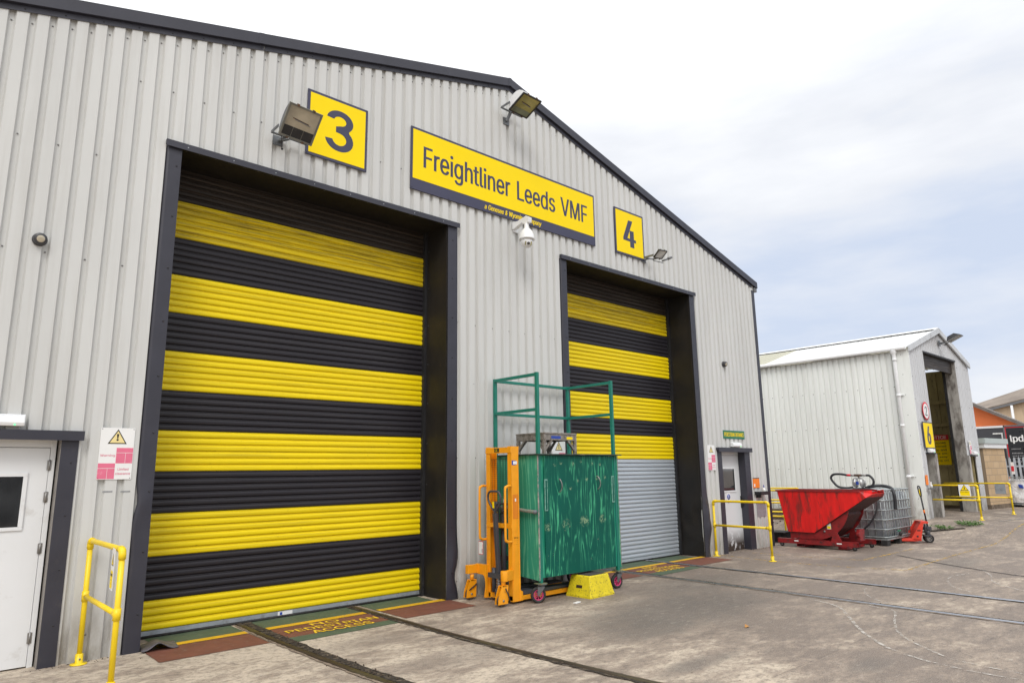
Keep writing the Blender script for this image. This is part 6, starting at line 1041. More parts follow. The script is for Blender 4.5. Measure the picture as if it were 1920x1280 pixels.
M_topboard = pm('dark_edge_board', (.030, .055, .045), .7, 0, .3, 9, (.20, .17, .13), .7, 18, .55)
M_pipe = pm('peeling_pipe', (.26, .24, .19), .7, .2, .35, 22, (.05, .18, .12), .8, 16, .52)
trolley()

def stool():
    x0, x1, y0, y1, z0, z1 = 6.585, 7.245, -.86, -.29, 1.886, 2.185
    t = thing('work_stool', 'grimy grey metal step stool standing on top of the green cabinet', 'stool', ((x0+x1)/2, (y0+y1)/2, z0))
    MB().box(x0-.005, x1+.005, y0-.005, y1+.005, z1-.022, z1).build('top', M_alu, t, .003)
    for x in (x0, x1-.045):
        for y in (y0, y1-.045): MB().box(x, x+.045, y, y+.045, z0, z1-.023).build('leg', M_alu, t, .002)
    a = .045
    for y in (y0+.001, y1-.046):
        MB().box(x0+a, x1-a, y+.004, y+.040, z1-.105, z1-.0235).build('apron', M_alu, t)
        for s, x in ((1, x0+a), (-1, x1-a)): MB().bar((x-s*.01, y+.022, z0+.06), (x+s*.125, y+.022, z1-.10), .028, .028, up=(0, 1, 0)).build('brace', M_alu, t)
    for x in (x0+.001, x1-.046):
        MB().box(x+.004, x+.040, y0+a, y1-a, z1-.105, z1-.0235).build('apron', M_alu, t)
        for s, y in ((1, y0+a), (-1, y1-a)): MB().bar((x+.022, y-s*.01, z0+.06), (x+.022, y+s*.115, z1-.10), .028, .028, up=(1, 0, 0)).build('brace', M_alu, t)
    MB().mat(M_signB).box(x0+.15, x0+.34, y0+.0035, y0+.005, z1-.085, z1-.045).mat(M_signY).box(x0+.46, x0+.58, y0+.0035, y0+.005, z1-.09, z1-.055).build('sticker', None, t)
stool()

def hop_up():
    t = thing('hop_up_step', 'chipped yellow plastic hop-up step under the front of the green cabinet', 'step', (7.2, -1.07, 0), R(3))
    def ring(hx, hy, z): return [V((-hx, -hy, z)), V((hx, -hy, z)), V((hx, hy, z)), V((-hx, hy, z))]
    mb = MB(); hs = [(.262, .215, 0.), (.262, .215, .02), (.252, .205, .05), (.205, .163, .262), (.197, .156, .275)]
    vs = []
    for hx, hy, z in hs: vs += ring(hx, hy, z)
    fs = [(i*4+k, i*4+(k+1) % 4, (i+1)*4+(k+1) % 4, (i+1)*4+k) for i in range(4) for k in range(4)]+[(16, 17, 18, 19)]
    mb.add(vs, fs); mb.build('step_body', M_stepY, t, .012, local=True)
    MB().add([V((-.182, -.143, .2775)), V((.182, -.143, .2775)), V((.182, .143, .2775)), V((-.182, .143, .2775))], [(0, 1, 2, 3)]).build('tread', M_treads, t, local=True)
    # hand slots follow the slope of the sides
    mb = MB().mat(M_slot)
    mb.obox(V((-.2325, 0, .135)), V((.004, 0, -.0010)), V((0, .052, 0)), V((.0055, 0, .019))); mb.build('hand_slot', None, t, .004, local=True)
M_treads = pm('dirty_black_tread', (.05, .045, .042), .85, 0, .3, 20, (.2, .17, .06), .5, 18)
M_slot = pm('dark_slot', (.035, .018, .006), .9)
hop_up()
def litter():
    tag(MB().mat(M_signW).obox((6.62, -1.36, .012), (.055, .012, 0), (-.006, .022, 0), (0, 0, .006)).build('plastic_wrapper', None, None, .003), 'small white plastic wrapper on the ground in front of the trolley', 'litter')
    # curled rubber flap by the foot of the larger shutter
    mb = MB(); O = V((1.985, .02, .006))
    def P(u, v):
        x = -.05+.33*u; bump = .065*math.exp(-((u-.45)/.26)**2)+.012*vnoise(u*5, v*4, 2); return O+V((x+.05*v-.02, -.12+.34*v-.02*math.sin(3*u), bump*(1.05-.45*v)))
    grid(mb, 14, 8, P); o = mb.build('rubber_flap', M_flap); s = o.modifiers.new('solid', 'SOLIDIFY'); s.thickness = .006
    tag(o, 'curled grey rubber flap lying at the left foot of the larger shutter', 'rubber mat')
    for x, y, lb in ((6.9, -3.55, 'single yellow fallen leaf lying on bare concrete far in front of the trolley'), (9.95, -.12, 'orange brown litter scrap on the yellow line at the smaller shutter'), (7.52, -6.0, 'dark dry twig lying on the concrete in the lower right corner')):
        mb = MB(); s = .045 if 'leaf' in lb else .07
        if 'twig' in lb: mb.mat(M_rust).tube([(x, y, .012), (x+.05, y+.03, .02), (x+.10, y+.02, .012)], .004, 5).tube([(x+.05, y+.03, .02), (x+.06, y+.06, .012)], .003, 5)
        else:
            mb.mat(M_leafdry); grid(mb, 4, 3, lambda u, v: V((x+s*(u-.5)*1.6, y+s*(v-.5)*(1-abs(u-.5)*1.4), .006+.018*math.sin(math.pi*u)*(.4+v))))
        tag(mb.build('twig' if 'twig' in lb else 'fallen_leaf' if 'leaf' in lb else 'litter_scrap'), lb, 'twig' if 'twig' in lb else 'leaf' if 'leaf' in lb else 'litter')
    # fine grit strewn about the yard
    mb = MB()
    for i in range(150):
        x = random.uniform(1.2, 13); y = -random.random()**1.3*5.2-.05; s = random.uniform(.002, .007)
        pebble(mb, (x, y, s*.4+.001), s)
    for i in range(200):
        x = random.choice([random.uniform(5.75, 8.0), random.uniform(1.0, 1.8), random.uniform(11.8, 14.3)]); s = random.uniform(.002, .009); pebble(mb, (x, -abs(random.gauss(0, .035))-.008, s*.4), s)
    o = mb.build('loose_grit', M_soil); o['kind'] = 'stuff'; o['label'] = 'loose grit and crumbs scattered over the concrete yard'; o['category'] = 'grit'
M_flap = pm('grey_rubber_flap', (.11, .10, .115), .45, 0, .3, 10, (.24, .22, .22), .5, 20)
litter()
# ================================================================ RED TIPPING SKIP
def skip():
    xa, xb = 14.46, 15.38        # near and far side panels
    t = thing('tipping_skip', 'scratched red steel tipping skip on small castors beside the grey tank', 'skip', (14.92, -.95, 0))
    rim = 1.165
    side = [(-.12, rim), (-1.88, rim-.02), (-1.97, rim-.115), (-.86, .315), (-.30, .315)]
    mb = MB(); fl_ = MB(); th = .012
    for x in (xa, xb-th): mb.prism(side, 'x', x, x+th)
    # floor, sloping front and back plates between the sides
    for (a, b) in (((-.12, rim), (-.30, .315)), ((-.30, .315), (-.86, .315)), ((-.86, .315), (-1.97, rim-.115))):
        dy, dz = b[0]-a[0], b[1]-a[1]; L = math.hypot(dy, dz); n = (dz/L*.010, -dy/L*.010)
        (mb if a[0] > -.2 else fl_).prism([a, b, (b[0]-n[0], b[1]-n[1]), (a[0]-n[0], a[1]-n[1])], 'x', xa+th, xb-th)
    bowl = mb.build('hopper', M_redskip, t); fl_.build('hopper_floor', M_darkred, bowl)
    mb = MB().box(xa-.018, xa+.012, -1.86, -.10, rim-.012, rim+.022).box(xb-.012, xb+.018, -1.86, -.10, rim-.012, rim+.022).box(xa-.018, xb+.018, -.125, -.085, rim-.010, rim+.021)
    mb.build('rim', M_reddark, bowl, .003)
    mb = MB()   # pouring lip
    mb.add([V((xa, -1.86, rim)), V((xa, -1.97, rim-.115)), V((xa+.16, -2.05, rim-.045)), V((xb-.16, -2.05, rim-.045)), V((xb, -1.97, rim-.115)), V((xb, -1.86, rim)), V((xb-.15, -2.04, rim+.03)), V((xa+.15, -2.04, rim+.03))],
           [(1, 2, 3, 4), (0, 1, 2, 7), (5, 6, 3, 4)]); lip = mb.build('pouring_lip', M_redskip, bowl); s = lip.modifiers.new('s', 'SOLIDIFY'); s.thickness = .01
    # rocker plates
    rock = [(-.32, .175), (-.32, .31), (-.87, .31), (-1.53, .845), (-1.60, .80)]
    c0 = V((0, -.86, .93)); arcp = []
    for i in range(15):
        a = R(-5-i*5.6); arcp.append((-.86-.74*math.cos(a), .93+.755*math.sin(a)))
    rock = [(-.32, .175), (-.32, .312), (-.87, .312), (-1.535, .84)]+[p for p in arcp if p[1] < .86]
    for x in (xa+.05, xb-.10): MB().prism(rock, 'x', x, x+.012).build('rocker_plate', M_reddark, t)
    MB().prism([(-.36, .19), (-.36, .31), (-.9, .31), (-1.5, .80), (-1.55, .70), (-1.35, .40), (-1.1, .22), (-.9, .18)], 'x', xa+.13, xb-.15).build('underbody', M_darkred, t)
    MB().mat(M_signW).box(xa+.046, xa+.0495, -1.20, -1.12, .40, .52).mat(M_signY).box(xa+.0445, xa+.046, -1.195, -1.125, .41, .46).mat(M_fix).lathe((xa+.049, -1.06, .35), (-1, 0, 0), [(.022, 0), (.022, .012), (0, .014)], 12).build('rating_label', None, t)
    # chassis: two long beams, cross beams, stops and castors
    for x in (xa-.03, xb-.09):
        mb = MB(); y0, y1, z0, z1, w, th2 = -1.72, -.06, .075, .170, .10, .006
        mb.box(x, x+w, y0, y1, z0, z0+th2).box(x, x+w, y0, y1, z1-th2, z1).box(x, x+th2, y0, y1, z0+th2, z1-th2).box(x+w-th2, x+w, y0, y1, z0+th2, z1-th2).box(x+th2, x+w-th2, y1-.01, y1, z0+th2, z1-th2)
        mb.build('chassis_beam', M_reddark, t, .002)
        MB().prism([(-1.42, .17), (-1.20, .17), (-1.27, .36), (-1.33, .36)], 'x', x+.02, x+.034).build('stop_bracket', M_reddark, t)
    MB().mat(M_signW).box(xa-.0325, xa-.0305, -.52, -.43, .12, .145).box(xa-.0325, xa-.0305, -1.42, -1.32, .115, .14).build('sticker', None, t)
    for y in (-.55, -1.42):
        mb = MB().box(xa+.0, xb-.05, y-.09, y-.084, .02, .074).box(xa, xb-.05, y+.084, y+.09, .02, .074).box(xa, xb-.05, y-.084, y+.084, .018, .024); mb.build('fork_pocket', M_reddark, t)
    MB().box(xa+.30, xa+.55, -1.66, -1.60, .17, .40).cyl((xa+.33, -1.665, .30), (xa+.33, -1.60, .30), .07).build('latch_housing', M_reddark, t, .004)
    for x in (xa+.02, xb-.04):
        for y in (-.14, -1.66):
            fo = MB().mat(M_galvdull).box(x-.035, x+.035, y-.04, y+.04, .068, .075).box(x-.024, x-.019, y-.02, y+.03, .035, .068).box(x+.019, x+.024, y-.02, y+.03, .035, .068).build('castor', None, t)
            MB().mat(M_rubber).lathe((x-.015, y+.012, .045), (1, 0, 0), [(.02, 0), (.04, 0), (.045, .006), (.045, .024), (.04, .03), (.02, .03)], 20).mat(M_steel).lathe((x-.017, y+.012, .045), (1, 0, 0), [(0, 0), (.018, 0), (.018, .034), (0, .034)], 10).build('wheel', None, fo)
M_darkred = pm('dark_red_underside', (.065, .012, .010), .6, 0, .4, 9, (.02, .014, .012), .8, 7, .48)  # darker brown-red for the hopper's underside plates, with near-black blotches
skip()

# ================================================================ GREY LIQUID TANK IN A CAGE
def ibc():
    x0, x1, y0, y1 = 15.80, 17.42, -1.80, -.62; zb, zt_ = .15, 1.15
    t = thing('caged_tank', 'grey liquid tank in a galvanised tube cage on a black pallet behind the red skip', 'liquid tank', ((x0+x1)/2, (y0+y1)/2, 0))
    mb = MB(); r = .11; m = 6
    for (a, b) in ((x0+.045, (x0+x1)/2-.01), ((x0+x1)/2+.01, x1-.045)):
        ring = []
        for cx, cy, a0 in ((b-r, y1-.045-r, 0), (a+r, y1-.045-r, 90), (a+r, y0+.045+r, 180), (b-r, y0+.045+r, 270)):
            for i in range(m+1): th = R(a0+90*i/m); ring.append((cx+r*math.cos(th), cy+r*math.sin(th)))
        lev = [(zb+.03, .94), (zb+.06, .985), (zb+.12, 1), (zb+.30, 1.0), (zb+.33, .985), (zb+.36, 1.0), (zt_-.42, 1.0), (zt_-.39, .985), (zt_-.36, 1), (zt_-.14, 1), (zt_-.07, .97), (zt_-.04, .90), (zt_-.03, .5)]
        cx, cy = (a+b)/2, (y0+y1)/2; vs = []; n = len(ring)
        for z, k in lev: vs += [(cx+(x-cx)*k, cy+(y-cy)*k, z) for x, y in ring]
        mb.add(vs, [(i*n+j, i*n+(j+1) % n, (i+1)*n+(j+1) % n, (i+1)*n+j) for i in range(len(lev)-1) for j in range(n)]+[tuple(range((len(lev)-1)*n, len(lev)*n))], True)
    mb.build('tank_bottle', M_tank, t)
    # cage: round tubes, bent round the corners
    rc = .07
    def loop(z, sag=0):
        p = []
        for cx, cy, a0 in ((x1-rc, y1-rc, 0), (x0+rc, y1-rc, 90), (x0+rc, y0+rc, 180), (x1-rc, y0+rc, 270)):
            for i in range(5): th = R(a0+90*i/4); p.append(V((cx+rc*math.cos(th), cy+rc*math.sin(th), z+sag*math.sin(3.1*cx+cy*2))))
        return p
    hs = MB()
    for z in (.17, .33, .53, .73, .93): hs.tube(loop(z, .008), .015, 8, closed=True)
    cage = hs.build('cage_hoops', M_galvcage, t)
    tp = MB().tube(loop(1.155), .017, 8, closed=True); tp.tube([(x0+.5, y0, 1.158), (x0+.5, y1, 1.158)], .014, 6).tube([(x0+1.0, y0, 1.158), (x0+1.0, y1, 1.158)], .014, 6); tp.build('top_frame', M_galvcage, t)
    vb = MB(); o = .012
    nx, ny = 11, 8
    for i in range(nx):
        x = x0+rc+(x1-x0-2*rc)*i/(nx-1)
        for y in (y0+o, y1-o): vb.tube([(x, y, .155), (x+.004*math.sin(i*2.1), y, .6), (x, y, 1.15)], .0105, 6)
    for i in range(ny):
        y = y0+rc+(y1-y0-2*rc)*i/(ny-1)
        for x in (x0+o, x1-o): vb.tube([(x, y, .155), (x, y+.004*math.sin(i*1.7), .6), (x, y, 1.15)], .0105, 6)
    vb.build('cage_bars', M_galvcage, t)
    p = MB().box(x0-.01, x1+.0, y0-.01, y1+.01, .118, .145); p.build('pallet_deck', M_galvcage, t, .003)
    for x in (x0+.09, (x0+x1)/2, x1-.12):
        for y in (y0+.07, (y0+y1)/2, y1-.07):
            MB().box(x-.10 if x < x1-.2 else x-.07, x+.08, y-.065, y+.065, .003, .117).build('pallet_foot', M_rubber, t, .008)
    v = MB().mat(M_tank).cyl((x0+.62, y0+.06, .235), (x0+.62, y0-.03, .225), .05).mat(M_rubber).cyl((x0+.62, y0-.03, .225), (x0+.62, y0-.075, .205), .040).mat(M_signGr).box(x0+.54, x0+.70, y0-.045, y0-.02, .275, .290); v.build('outlet_valve', None, t)
    MB().mat(M_rubber).tube([(x0+.02, y0-.012, .40), (x0-.004, y0-.012, .72)], .0, 4).lathe(((x0+x1)/2-.35, (y0+y1)/2, 1.11), (0, 0, 1), [(.09, 0), (.09, .03), (0, .032)], 20).build('filler_cap', None, t)
M_galvcage = pm('dull_galvanised_tube', (.36, .39, .39), .42, .45, .25, 10, (.09, .08, .07), .6, 14)
M_signGr = pm('valve_green', (.01, .25, .12), .5)
ibc()
def pump():
    t = thing('transfer_pump', 'white and silver diaphragm pump standing on the caged grey tank', 'pump', (16.30, -1.15, 1.17)); c = V((16.30, -1.15, 1.17))
    MB().obox(c+V((0, 0, .012)), (.09, 0, 0), (0, .16, 0), (0, 0, .01)).build('pump_foot', M_galvdull, t)
    for s in (-1, 1):
        MB().mat(M_alubright).lathe(c+V((0, s*.045, .13)), (0, s, 0), [(0, -.005), (.09, -.005), (.105, .012), (.105, .03), (.075, .055), (.035, .07), (0, .072)], 20).build('pump_chamber', None, t)
        mb = MB().mat(M_alubright).tube([c+V((0, s*.10, .05)), c+V((0, s*.13, .10)), c+V((0, s*.12, .20)), c+V((0, s*.07, .235)), c+V((0, 0, .24))], .022, 10); mb.build('manifold', None, t)
    MB().mat(M_signB).obox(c+V((-.095, 0, .13)), (.002, 0, 0), (0, .03, 0), (0, 0, .035)).build('label', None, t)
    MB().mat(M_rust).tube([c+V((0, .0, .24)), c+V((0, 0, .285))], .02, 8).tube([c+V((0, -.07, .30)), c+V((0, .09, .30))], .027, 10).build('pipe_tee', None, t)
    MB().mat(M_steel).tube([c+V((0, .09, .30)), c+V((0, .17, .302))], .022, 10).mat(M_signR).tube([c+V((0, .17, .302)), c+V((0, .25, .305))], .026, 10).mat(M_steel).tube([c+V((0, -.07, .30)), c+V((0, -.17, .298))], .022, 10).build('coupling', None, t)
    return c
M_alubright = pm('cast_aluminium', (.52, .52, .51), .35, .7, .25, 18, (.12, .10, .09), .7, 16)
PC = pump()
def hose(pts, r, label):
    return tag(MB().tube(smooth_path(pts, 8), r, 12).build('hose', M_hose), label, 'hose', 'black hoses around the caged tank')
M_hose = pm('black_hose', (.025, .026, .03), .45, 0, .2, 20, (.08, .08, .08), .4, 20)
c = PC
hose([c+V((0, .25, .305)), c+V((0, .40, .33)), c+V((0, .56, .32)), c+V((0, .62, .24)), c+V((-.0, .56, .13)), c+V((0, .46, .04)), c+V((.05, .30, .015)), c+V((.08, .17, .03))], .026, 'black hose looping left from the pump on the caged tank')
hose([c+V((0, -.17, .298)), c+V((0, -.24, .29)), c+V((0, -.31, .20)), c+V((0, -.30, .10)), c+V((0, -.22, .05)), c+V((.03, -.12, .03))], .026, 'short black hose curving down right of the pump on the caged tank')
hose([(16.34, -1.32, 1.21), (16.45, -1.45, 1.235), (16.5, -1.60, 1.23), (16.38, -1.78, 1.19), (16.30, -1.855, 1.08), (16.31, -1.86, .90), (16.32, -1.85, .74)], .036, 'thick black hose hanging over the cage with its open end down')
hose([(16.05, -1.30, 1.20), (15.95, -1.65, 1.12), (15.77, -1.70, .90), (15.70, -1.62, .60), (15.66, -1.40, .34), (15.62, -1.2, .22), (15.60, -.95, .16)], .020, 'thin black hose sagging behind the lip of the red skip')

def pallet_truck():
    t = thing('pallet_truck', 'orange red hand pallet truck with raised black handle beside the caged tank', 'pallet truck', (17.15, -2.16, 0), R(122)); L = True
    # local: forks along +X, steering end at the origin
    for y in (-.18, .18): MB().prism([(.20, .055), (.30, .045), (1.10, .045), (1.12, .07), (1.10, .095), (.20, .10)], 'y', y-.075, y+.075).build('fork', M_redtruck, t, .004, local=L)
    mb = MB(); mb.prism([(.34, .06), (.40, .10), (.17, .46), (.03, .46), (.04, .42), (.13, .42), (.20, .10), (.24, .05)], 'y', -.255, -.243); mb.prism([(.34, .06), (.40, .10), (.17, .46), (.03, .46), (.04, .42), (.13, .42), (.20, .10), (.24, .05)], 'y', .243, .255)
    mb.box(.03, .17, -.243, .243, .448, .46).obox((.24, 0, .27), (.10, 0, -.165), (0, .243, 0), (.004, 0, .003)); mb.build('truck_body', M_redtruck, t, .003, local=L)
    MB().mat(M_signK).box(.20, .27, .2552, .2565, .26, .285).mat(M_fixdark).lathe((.27, .255, .15), (0, 1, 0), [(.02, 0), (.02, .006), (0, .008)], 12).build('badge', None, t, local=L)
    MB().mat(M_char).cyl((0, 0, .09), (0, 0, .30), .05).box(-.07, .10, -.06, .06, .27, .34).cyl((.02, -.11, .33), (.02, .11, .33), .025).cyl((.06, .07, .20), (.06, .07, .40), .025).box(-.04, .10, -.10, .10, .14, .17).build('hydraulic_pump', None, t, local=L)
    for y in (-.065, .065):
        w = MB().lathe((0, y-.026, .092), (0, 1, 0), [(.055, 0), (.086, 0), (.092, .006), (.092, .046), (.086, .052), (.055, .052), (.055, 0)], 28).build('steering_wheel', M_rubber, t, local=L)
        g = MB().mat(M_steel).lathe((0, y-.024, .092), (0, 1, 0), [(.056, 0), (.056, .048), (.047, .048), (.047, 0), (.056, 0)], 24).cyl((0, y-.03, .092), (0, y+.03, .092), .016, seg=10)
        for k in range(5): th = k*2*math.pi/5; g.bar((.014*math.cos(th), y, .092+.014*math.sin(th)), (.050*math.cos(th), y, .092+.050*math.sin(th)), .012, .036, up=(0, 1, 0))
        g.build('wheel_hub', None, w, local=L)
    a = V((-.01, 0, .33)); b = V((.05, .01, .97)); d = (b-a).normalized()
    MB().tube([a, b], .017, 10).build('handle_bar', M_black, t, local=L); MB().mat(M_signO).tube([a+d*.30, a+d*.37], .019, 10).build('sticker', None, t, local=L)
    wv = V((0, 1, 0)); lp = [b, b+wv*.06+d*.06, b+wv*.085+d*.15, b+wv*.07+d*.235, b+d*.25, b-wv*.07+d*.235, b-wv*.085+d*.15, b-wv*.06+d*.06, b]
    MB().tube(smooth_path(lp, 4), .014, 8).mat(M_signY).bar(b+d*.04, b+d*.17, .02, .012).build('handle_loop', M_black, t, local=L)
pallet_truck()
def crate():
    t = thing('black_crate', 'low black plastic crate on the ground behind the left end of the red skip', 'crate', (15.35, .35, 0))
    mb = MB().box(15.1, 15.6, .15, .55, .01, .03)
    for a in ((15.1, 15.6, .15, .165), (15.1, 15.6, .535, .55), (15.1, 15.115, .165, .535), (15.585, 15.6, .165, .535)): mb.box(a[0], a[1], a[2], a[3], .03, .22)
    for i in range(7): mb.box(15.09, 15.10, .17+i*.055, .185+i*.055, .03, .22)
    mb.box(15.08, 15.62, .13, .57, .20, .225); mb.build('crate_shell', M_rubber, t)
crate()

# ================================================================ GAP BETWEEN THE BUILDINGS
handrail('three-bar yellow handrail behind the red skip, the nearer one between the two buildings', ((17.0, 4.2), (17.02, 1.05)), 1.11, [.78, .44], group='yellow tube handrails')
handrail('three-bar yellow handrail behind the red skip, the farther one between the two buildings', ((18.3, 5.0), (18.3, 1.25)), 1.06, [.72, .40], group='yellow tube handrails')
def sleepers():
    for i, (z, w, lb) in enumerate(((.0, .30, 'bottom timber of the low brown stack between the two buildings'), (.135, .27, 'middle timber of the low brown stack between the two buildings'), (.265, .25, 'top timber of the low brown stack between the two buildings'))):
        tag(MB().box(19.2+i*.02, 19.2+w+i*.02, 1.9-i*.1, 4.6+i*.1, .10+z, .10+z+.125).build('timber_sleeper', M_timber, None, .01), lb, 'timber', 'stacked timber sleepers')
sleepers()
def plant(loc, n, h, spread, label, mat, leaf=.07, group='green weeds'):
    t = thing('weed', label, 'weed', (loc[0], loc[1], hz(loc[0])), 0, group); st = MB(); lf = MB(); b = V((loc[0], loc[1], hz(loc[0])))
    for i in range(n):
        a = random.uniform(0, 6.28); r = random.random()**.6*spread; p0 = b+V((math.cos(a)*r*.5, math.sin(a)*r*.5, 0)); p1 = b+V((math.cos(a)*r, math.sin(a)*r, h*random.uniform(.4, 1)))
        st.tube([p0, (p0+p1)/2+V((0, 0, .02)), p1], .003, 4, False)
        for k in range(7):
            q = p0.lerp(p1, random.uniform(.25, 1)); u = V((random.uniform(-1, 1), random.uniform(-1, 1), random.uniform(-.2, .8))).normalized(); w = u.orthogonal().normalized(); s = leaf*random.uniform(.5, 1.1)
            lf.add([q, q+u*s*.5+w*s*.25, q+u*s, q+u*s*.5-w*s*.25], [(0, 1, 2, 3)])
    st.build('stem', M_leaf, t); lf.build('leaves', mat, t)
plant((20.1, 3.6), 60, .42, .75, 'bright green weeds growing at the foot of the pale shed side wall', M_leaf, .12)
plant((20.0, 2.2), 40, .30, .55, 'low green weeds at the pale shed wall, partly behind the yellow handrails', M_leaf, .10)
plant((19.0, -1.95), 34, .09, .28, 'small patch of grass by the dark channel, nearer the pallet truck', M_leaf, .05)
plant((19.5, -2.35), 40, .12, .35, 'grass growing at the right end of the dark channel in front of the shed', M_leaf, .06)
plant((19.95, .6), 16, .10, .3, 'sparse weeds in the gravel between handrails and shed wall', M_leaf, .05)
mb = MB(); ribbon(mb, [(18.0, -.9), (18.4, -1.35), (18.8, -1.8), (19.2, -2.3)], .28, .006, .01); struct(mb.build('dark_channel', M_groove))
mb = MB()
for i in range(260):
    x = random.uniform(18.6, 20.3); y = random.uniform(-.4, 4.5); s = random.uniform(.01, .04); pebble(mb, (x, y, hz(x)+s*.4), s)
o = mb.build('ballast_stones', M_soil); o['kind'] = 'stuff'; o['label'] = 'loose stones between the two buildings'; o['category'] = 'stones'

# ================================================================ SMALL WHITE SHED
SX0, SX1, SY, SG = 20.5, 26.03, -1.17, .27; SR, SZR, SZE = 23.27, 5.70, 4.86; SYB = 19.
S = thing('small_shed', 'small dirty white corrugated shed with open black-edged track door and pitched roof', 'building', ((SX0+SX1)/2, SY, SG))
def sz(x): return SZR-(SZR-SZE)*abs(x-SR)/(SX1-SR)
SH = [(20.93, 21.53, SG, 1.99), (21.76, 24.66, SG, 4.90), (24.86, 25.48, SG, 1.95)]
def shed():
    mb = MB().mat(M_shedclad)
    corr(mb, (SX0, SY+.32, SG-.02), (0, 1, 0), (0, 0, 1), (-1, 0, 0), SYB-SY-.32, lambda s: [(0, SZE-SG)], .163, .10, .108, .012, .032)
    mb.mat(M_fixdark)
    for z in (1.62, 2.78, 3.84):
        for k in range(22): mb.lathe((SX0-.001, SY+.45+.326*k, z), (-1, 0, 0), [(.012, 0), (.010, .007), (0, .009)], 6)
    mb.build('side_wall', None, S)
    mb = MB().mat(M_shedclad).box(SX0-.03, SX0+.002, SY-.024, SY+.36, SG, SZE).mat(M_fixdark)
    for i in range(8): mb.lathe((SX0-.03, SY+.18, .8+i*.56), (-1, 0, 0), [(.010, 0), (.008, .006), (0, .008)], 6)
    mb.build('corner_flashing', None, S)
    mb = MB().mat(M_shedfront); ex = [e-SX0 for h in SH for e in h[:2]]+[SR-SX0]
    def rng(s):
        x = s+SX0
        for a, b, z0, z1 in SH:
            if a <= x <= b: return [(z1-SG, sz(x)-SG)]
        return [(0, sz(x)-SG)]
    corr(mb, (SX0, SY, SG), (1, 0, 0), (0, 0, 1), (0, -1, 0), SX1-SX0, rng, .150, .06, .09, .012, .025, ex)
    mb.mat(M_fixdark)
    for x in (20.62, 24.78, 25.6, 25.9):
        for i in range(7): mb.lathe((x, SY-.001, 1.0+i*.62), (0, -1, 0), [(.012, 0), (.009, .006), (0, .008)], 6)
    mb.build('front_wall', None, S)
    # inside skin: ochre-grey sheets with rails
    mb = MB().mat(M_inside)
    corr(mb, (SX1-.10, SYB, SG), (0, -1, 0), (0, 0, 1), (-1, 0, 0), SYB-SY-.06, lambda s: [(.12, SZE-SG-.05)], .29, .1, .262, .006, .022)
    corr(mb, (SX0+.09, SY+.06, SG), (0, 1, 0), (0, 0, 1), (1, 0, 0), SYB-SY-.06, lambda s: [(0, SZE-SG-.05)], .29, .1, .262, .006, .022)
    mb.build('inside_lining', None, S)
    for z in (1.62, 2.95, 3.70): MB().box(SX1-.22, SX1-.101, SY+.1, SYB-.1, z, z+.10).build('lining_rail', M_inside2, S)
    # roof
    OPEN = {-1: (4.4, 9.4), 1: (1.2, 4.4, 7.6)}; mb = MB().mat(M_shedroof)
    for sgn, xe in ((-1, SX0-.10), (1, SX1+.06)):
        L = math.hypot(xe-SR, .30 if False else (SZR-SZE)*abs(xe-SR)/(SX1-SR)); T = (V((SR, 0, SZR+.075))-V((xe, 0, sz(xe)+.075))).normalized(); N = V((sgn*abs(T.z), 0, abs(T.x)))
        corr(mb, (xe, SY-.04, sz(xe)+.075), (0, 1, 0), T, N, SYB-SY, lambda s, L=L: [(0, .3), (L-.25, L)] if any(a < s < a+1.2 for a in OPEN[sgn]) else [(0, L), (L, L)], .20, .05, .155, .012, .030, [q for a in OPEN[sgn] for q in (a, a+1.2)])
    rf = mb.build('roof', None, S)
    for sgn, xe in ((-1, SX0-.10), (1, SX1+.06)):
        T = (V((SR, 0, SZR+.075))-V((xe, 0, sz(xe)+.075))).normalized(); L = (V((SR, 0, SZR+.075))-V((xe, 0, sz(xe)+.075))).length; N = V((sgn*abs(T.z), 0, abs(T.x)))
        for a in OPEN[sgn]:
            mb = MB(); corr(mb, (xe, SY-.04+a-.05, sz(xe)+.081), (0, 1, 0), T, N, 1.3, lambda s, L=L: [(.2, L-.15)], .20, .05, .155, .012, .030); mb.build('rooflight', M_rooflight, rf)
    mb = MB(); mb.prism([(SR-.22, sz(SR-.22)+.115), (SR, SZR+.13), (SR+.22, sz(SR+.22)+.115), (SR, SZR+.112)], 'y', SY-.05, SYB)
    for k in range(60): mb.mat(M_black).box(SR-.228, SR-.21, SY+.1+k*.4, SY+.17+k*.4, sz(SR-.22)+.09, sz(SR-.22)+.114)
    mb.build('ridge_cap', None if False else M_shedroof, rf)
    # barge boards
    mb = MB()
    for xa, xb in ((SX0-.05, SR), (SR, SX1+.03)): mb.prism([(xa, sz(xa)-.05), (xb, sz(xb)-.05), (xb, sz(xb)+.112), (xa, sz(xa)+.112)], 'y', SY-.075, SY-.028)
    mb.build('barge_board', M_barge, S)
    MB().tube([(SX0-.11, SY+.02, SZE+.03), (SX0-.11, SYB, SZE+.03)], .055, 12).build('gutter', M_pvc, S)
    yp = SY+.33; pp = MB().tube(smooth_path([(SX0-.11, yp, SZE-.02), (SX0-.105, yp, SZE-.10), (SX0-.09, yp, SZE-.2), (SX0-.09, yp, SZE-.4)], 4)+[V((SX0-.09, yp, SG+.06))], .050, 14)
    for z in (4.55, 3.55, 2.72, 1.35): pp.tube([(SX0-.09, yp, z), (SX0-.09, yp, z+.07)], .060, 14)
    for z in (3.58, 1.38): pp.box(SX0-.08, SX0-.0, yp-.12, yp-.04, z, z+.025)
    pp.lathe((SX0-.10, yp, SZE-.03), (0, 0, -1), [(.075, -.03), (.075, .05), (.05, .10)], 16); pp.build('downpipe', M_pvc, S)
